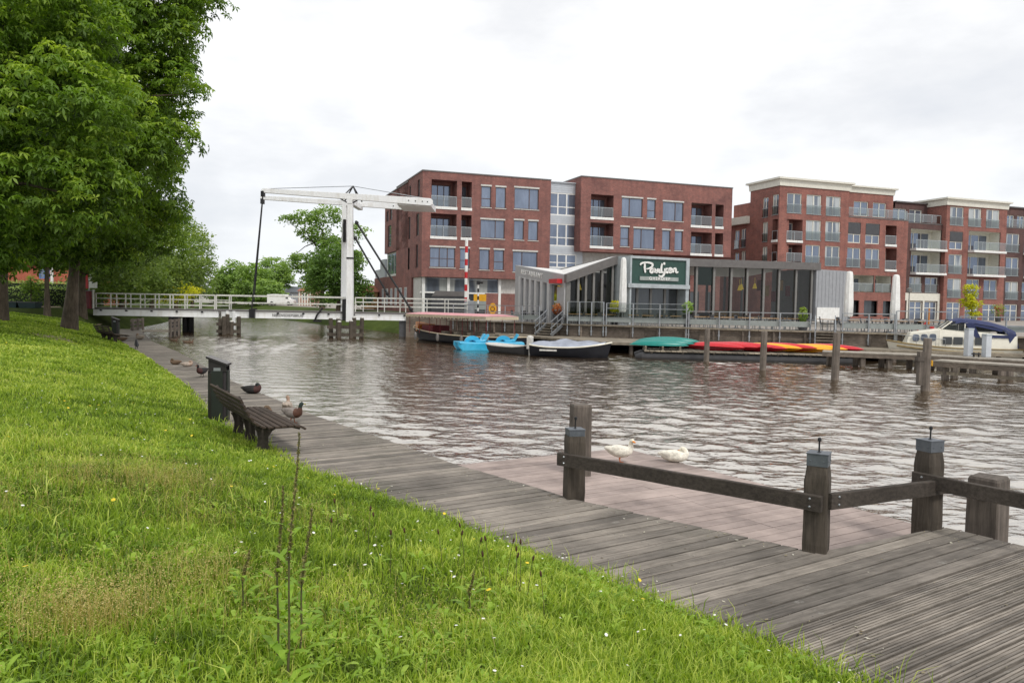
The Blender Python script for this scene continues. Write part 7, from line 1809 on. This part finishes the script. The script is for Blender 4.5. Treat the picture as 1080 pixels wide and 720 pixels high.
def blades(name, x, y, h, w_, tone, mat, label, cat, lean=.5, rng=None, base=0):
    n = len(x); z = bank_z(x, y)-.01+base; a = rng.uniform(0, 2*PI, n); la = rng.uniform(0, 2*PI, n); ln = rng.uniform(.1, 1, n)*lean*h
    bx_, by_ = np.cos(a)*w_/2, np.sin(a)*w_/2; dx, dy = np.cos(la)*ln, np.sin(la)*ln
    v0 = np.stack([x-bx_, y-by_, z], 1); v1 = np.stack([x+bx_, y+by_, z], 1)
    m0 = np.stack([x+dx*.3-bx_*.8, y+dy*.3-by_*.8, z+h*.6], 1); m1 = np.stack([x+dx*.3+bx_*.8, y+dy*.3+by_*.8, z+h*.6], 1)
    t0 = np.stack([x+dx-bx_*.12, y+dy-by_*.12, z+h*(1-.25*ln/(h+1e-6))], 1); t1 = np.stack([x+dx+bx_*.12, y+dy+by_*.12, z+h*(1-.25*ln/(h+1e-6))], 1)
    V_ = np.stack([v0, v1, m0, m1, t0, t1], 1).reshape(-1, 3); q = np.arange(n)[:, None]*6
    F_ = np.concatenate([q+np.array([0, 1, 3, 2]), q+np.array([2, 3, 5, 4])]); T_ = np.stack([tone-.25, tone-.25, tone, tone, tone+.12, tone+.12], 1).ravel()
    o = npmesh(name, V_, F_, mat, np.clip(T_, 0, 1)); tag(o, label, cat, kind='stuff'); return o
rng = np.random.default_rng(5)
def scatter(n, dmin, dmax, pw, edge=-.04):
    d = dmin+(dmax-dmin)*rng.random(n)**pw; a = rng.uniform(R(-48), R(48), n); x, y = np.sin(a)*d, np.cos(a)*d; k = inbank(x, y, edge); return x[k], y[k], d[k]
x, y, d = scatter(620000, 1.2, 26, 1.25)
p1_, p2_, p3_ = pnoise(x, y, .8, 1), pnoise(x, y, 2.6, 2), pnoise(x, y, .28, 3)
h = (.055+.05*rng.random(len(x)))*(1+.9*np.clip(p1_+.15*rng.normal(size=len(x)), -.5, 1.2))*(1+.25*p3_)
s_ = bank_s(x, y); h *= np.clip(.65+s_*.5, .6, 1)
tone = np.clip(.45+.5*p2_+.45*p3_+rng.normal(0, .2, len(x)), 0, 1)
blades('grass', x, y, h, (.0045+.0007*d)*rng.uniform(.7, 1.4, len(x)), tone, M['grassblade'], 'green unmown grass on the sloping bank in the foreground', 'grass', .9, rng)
x, y, d = scatter(330000, 22, 72, 1.0, -.02)
p2_, p3_ = pnoise(x, y, 1.2, 4), pnoise(x, y, .2, 5); h = .07+.05*rng.random(len(x))+.05*np.clip(p2_, 0, 1)
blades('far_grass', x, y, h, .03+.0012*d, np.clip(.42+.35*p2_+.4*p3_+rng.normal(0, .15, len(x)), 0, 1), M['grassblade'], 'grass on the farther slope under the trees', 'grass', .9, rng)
x, y, d = scatter(52000, 1.4, 24, 1.1, -.12)
k = (pnoise(x, y, 2.2, 11)+rng.normal(0, .1, len(x)) > .22) | ((bank_s(x, y) < .25) & (rng.random(len(x)) < .75)); x, y, d = x[k], y[k], d[k]; n = len(x)
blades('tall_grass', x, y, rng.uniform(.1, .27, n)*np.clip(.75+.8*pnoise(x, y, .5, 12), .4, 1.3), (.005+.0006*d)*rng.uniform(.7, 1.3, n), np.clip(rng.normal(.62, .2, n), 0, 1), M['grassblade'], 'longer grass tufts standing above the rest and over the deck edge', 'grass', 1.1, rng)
# dry straw-coloured tufts with fine seed heads
tx, ty, th_ = [], [], []
for (px, py, r_, m) in ((150, 510, .45, 420), (180, 500, .3, 330), (110, 655, .4, 230), (170, 640, .4, 170), (135, 668, .12, 90), (60, 520, .3, 160), (210, 610, .16, 160), (30, 560, .25, 120), (90, 690, .12, 260), (200, 540, .25, 130), (60, 470, .5, 130), (330, 520, .3, 120), (400, 640, .5, 160), (20, 700, .2, 130)):
    q = onz(px, py, 1.2); tx.append(rng.normal(q.x, r_, m)); ty.append(rng.normal(q.y, r_, m))
x, y = np.concatenate(tx), np.concatenate(ty); k = inbank(x, y, .3) & (x*x+y*y > 2.2); x, y = x[k], y[k]; n = len(x)
hh = rng.uniform(.1, .3, n)
blades('dry_grass', x, y, hh, .0022*np.ones(n), rng.uniform(.1, .9, n), M['straw'], 'straw coloured dry grass tufts among the green', 'dry grass', .7, rng)
z = bank_z(x, y)+hh*.85; m = 9; c = np.repeat(np.stack([x, y, z], 1), m, 0)+rng.normal(0, .03, (n*m, 3)); V_, T_ = leaves(c, np.tile([0, 0, 1.], (len(c), 1)), .008, 'leaf', rng.uniform(.2, 1, len(c)), rng)
tag(npmesh('grass_seed', V_, np.arange(len(V_)).reshape(-1, 4), M['straw'], T_), 'fine tan seed haze over the dry tufts', 'grass seed', kind='stuff')
# broad leaves: dock, plantain, dandelion rosettes
def rosettes(n, dmin, dmax, L0, L1, name, label, seed_, up=(.25, 1.1), clumpn=1.1):
    x, y, d = scatter(n, dmin, dmax, clumpn, .15); k = pnoise(x, y, .9, seed_)+rng.normal(0, .12, len(x)) > .02; x, y = x[k], y[k]; V_, T_ = [], []
    for X, Y in zip(x, y):
        z = float(bank_z(np.array([X]), np.array([Y]))[0]); nl = rng.integers(3, 8); a0 = rng.uniform(0, 6.28); tb_ = rng.uniform(.25, .8)
        for j in range(nl):
            a = a0+6.283*j/nl+rng.uniform(-.4, .4); L = rng.uniform(L0, L1); e = rng.uniform(*up); w_ = L*rng.uniform(.14, .24); dx, dy = math.cos(a), math.sin(a); px_, py_ = -dy, dx
            P = []
            for f, ww in ((0, .15), (.35, .8), (.65, 1), (.88, .6), (1, .06)):
                r_ = L*f*math.cos(e); zz = z+.01+L*(math.sin(e)*f-.42*f*f*math.sin(e)-.12*f*f); P.append(((X+dx*r_-px_*w_*ww/2, Y+dy*r_-py_*w_*ww/2, zz+w_*.15*ww), (X+dx*r_+px_*w_*ww/2, Y+dy*r_+py_*w_*ww/2, zz+w_*.15*ww)))
            for (a_, b1_), (c_, d_) in zip(P, P[1:]): V_ += [a_, b1_, d_, c_]; T_ += [tb_+rng.uniform(-.15, .15)]*4
    o = npmesh(name, np.array(V_), np.arange(len(V_)).reshape(-1, 4), M['broadleaf'], np.clip(T_, 0, 1)); tag(o, label, 'weeds', kind='stuff')
rosettes(8000, 1.5, 15, .06, .12, 'plantain_leaves', 'low rosettes of broad plantain and dandelion leaves in the grass', 6)
rosettes(1100, 1.7, 8, .09, .17, 'dock_leaves', 'larger upright dock leaves in the foreground grass', 7, (.6, 1.3))
# daisies and dandelions
def dots(n, dmin, dmax, r_, mat, name, label, seed_, hgt):
    x, y, d = scatter(n, dmin, dmax, .9, .1); k = pnoise(x, y, .35, seed_)+rng.normal(0, .1, len(x)) > .05; x, y = x[k], y[k]; m_ = MB(); z = bank_z(x, y)
    for X, Y, Z in zip(x, y, z):
        s = r_*rng.uniform(.6, 1.2); h_ = hgt*rng.uniform(.7, 1.2); tl = rng.normal(0, .25, 2); V0 = [(X, Y, Z+h_+s*.2)]+[(X+s*math.cos(k_), Y+s*math.sin(k_), Z+h_+s*(tl[0]*math.cos(k_)+tl[1]*math.sin(k_))) for k_ in np.linspace(0, 5.236, 6)]
        m_.add(V0, [(0, i+1, (i+1) % 6+1) for i in range(6)])
    tag(m_.build(name, mat), label, 'flowers', kind='stuff')
dots(1500, 2.5, 20, .011, M['petal'], 'daisies', 'tiny white daisies scattered in the grass', 8, .1)
dots(500, 4, 30, .018, M['dandelion'], 'dandelions', 'small yellow flowers scattered in the grass', 9, .11)
# tall dock stems in the foreground, each plant a thing
def dock(px, py, h, seed_, label):
    q = onz(px, py, 1.15); X, Y = q.x, q.y; Z = float(bank_z(np.array([X]), np.array([Y]))[0]); rj = random.Random(seed_)
    o = thing('dock_plant', (X, Y, Z), 0, label, 'plant', 'tall dock plants gone to seed'); m_ = MB(); P = []; lx, ly = rj.uniform(.03, .13)*h, rj.uniform(-.05, .05)
    for i in range(9): k = i/8; P.append((lx*k*k+.006*math.sin(k*9), ly*k*k, h*k))
    m_.tube(P, [.0062*(1-.6*i/8) for i in range(9)], 6); m_.build('stem', M['stem'], o)
    V_, T_ = [], []; g = np.random.default_rng(seed_)
    for i in range(330):
        k = g.uniform(.42, 1)**.8; j = min(7, int(k*8)); f = k*8-j; c = Vector(P[j]).lerp(Vector(P[min(8, j+1)]), min(1, f)); s = .0085*(1.3-k*.7)
        c += Vector((g.normal(0, .006*(1.4-k)), g.normal(0, .006*(1.4-k)), g.normal(0, .006))); d1_ = Vector(g.normal(size=3)).normalized()*s; d2_ = Vector(g.normal(size=3)).normalized()*s
        V_ += [c-d1_, c+d2_, c+d1_, c-d2_]; T_ += [g.uniform(0, .45)]*4
    npmesh('seed_spike', np.array([tuple(v) for v in V_]), np.arange(len(V_)).reshape(-1, 4), M['seedspike'], np.array(T_)*2, o)
    V_, T_ = [], []
    for i in range(13):
        k = .02+i*.05; a = i*2.4; L = rj.uniform(.14, .24)*(1-.6*k); w_ = L*.2; c = Vector(P[min(8, int(k*8))]); c.z = h*k; dx, dy = math.cos(a), math.sin(a); Q = []
        for f, ww in ((0, .1), (.3, .8), (.6, 1), (.85, .6), (1, .05)): r_ = L*f*.75; zz = c.z+L*(.8*f-.55*f*f); Q.append(((c.x+dx*r_+dy*w_*ww/2, c.y+dy*r_-dx*w_*ww/2, zz), (c.x+dx*r_-dy*w_*ww/2, c.y+dy*r_+dx*w_*ww/2, zz)))
        for (a_, b1_), (c_, d_) in zip(Q, Q[1:]): V_ += [a_, b1_, d_, c_]; T_ += [rj.uniform(.2, .6)]*4
    npmesh('stem_leaves', np.array(V_), np.arange(len(V_)).reshape(-1, 4), M['broadleaf'], T_, o)
for i, (px, py, h, l) in enumerate(((303, 735, 1.12, 'tallest seeding dock stem in the foreground, reaching over the boardwalk edge'), (292, 715, .85, 'shorter dock stem close left of the tallest one'), (316, 700, .72, 'thin dock stem close right of the tallest one'), (255, 640, .34, 'short dock stem left of the tall group'), (495, 610, .3, 'short seeding stem at the middle of the slope edge'))): dock(px, py, h, 90+i, l)
def plantain(px, py, h, k, label):
    q = onz(px, py, .95); X, Y = q.x, q.y; Z = float(bank_z(np.array([X]), np.array([Y]))[0]); rj = random.Random(int(px*7+py)); a, b_ = rj.uniform(-.06, .06), rj.uniform(-.04, .04)
    o = thing('plantain_stalk', (X, Y, Z), 0, label, 'plant', 'ribwort plantain stalks at the edge of the slope')
    m_ = MB(); m_.tube([(0, 0, 0), (a*.4, b_*.4, h*.5), (a, b_, h)], [.0026, .0022, .0017], 5); m_.build('stalk', M['stem'], o); m_ = MB(); m_.tube([(a, b_, h-.005), (a*1.05, b_, h+.006), (a*1.15, b_, h+.024), (a*1.2, b_, h+.036)], [.0045, .008, .0075, .002], 7); m_.build('seed_head', M['seedhead'], o, smooth=True)
for i, (px, py) in enumerate(((467, 585), (482, 590), (491, 588), (500, 592), (533, 600), (540, 603), (545, 606), (549, 604), (556, 612), (518, 600), (430, 590), (398, 575), (388, 583), (358, 560), (412, 610), (350, 592), (575, 640), (512, 625))):
    plantain(px, py, .27+.12*((i*37) % 5)/5, i, 'thin stalk with a brown plantain seed head above the grass edge')
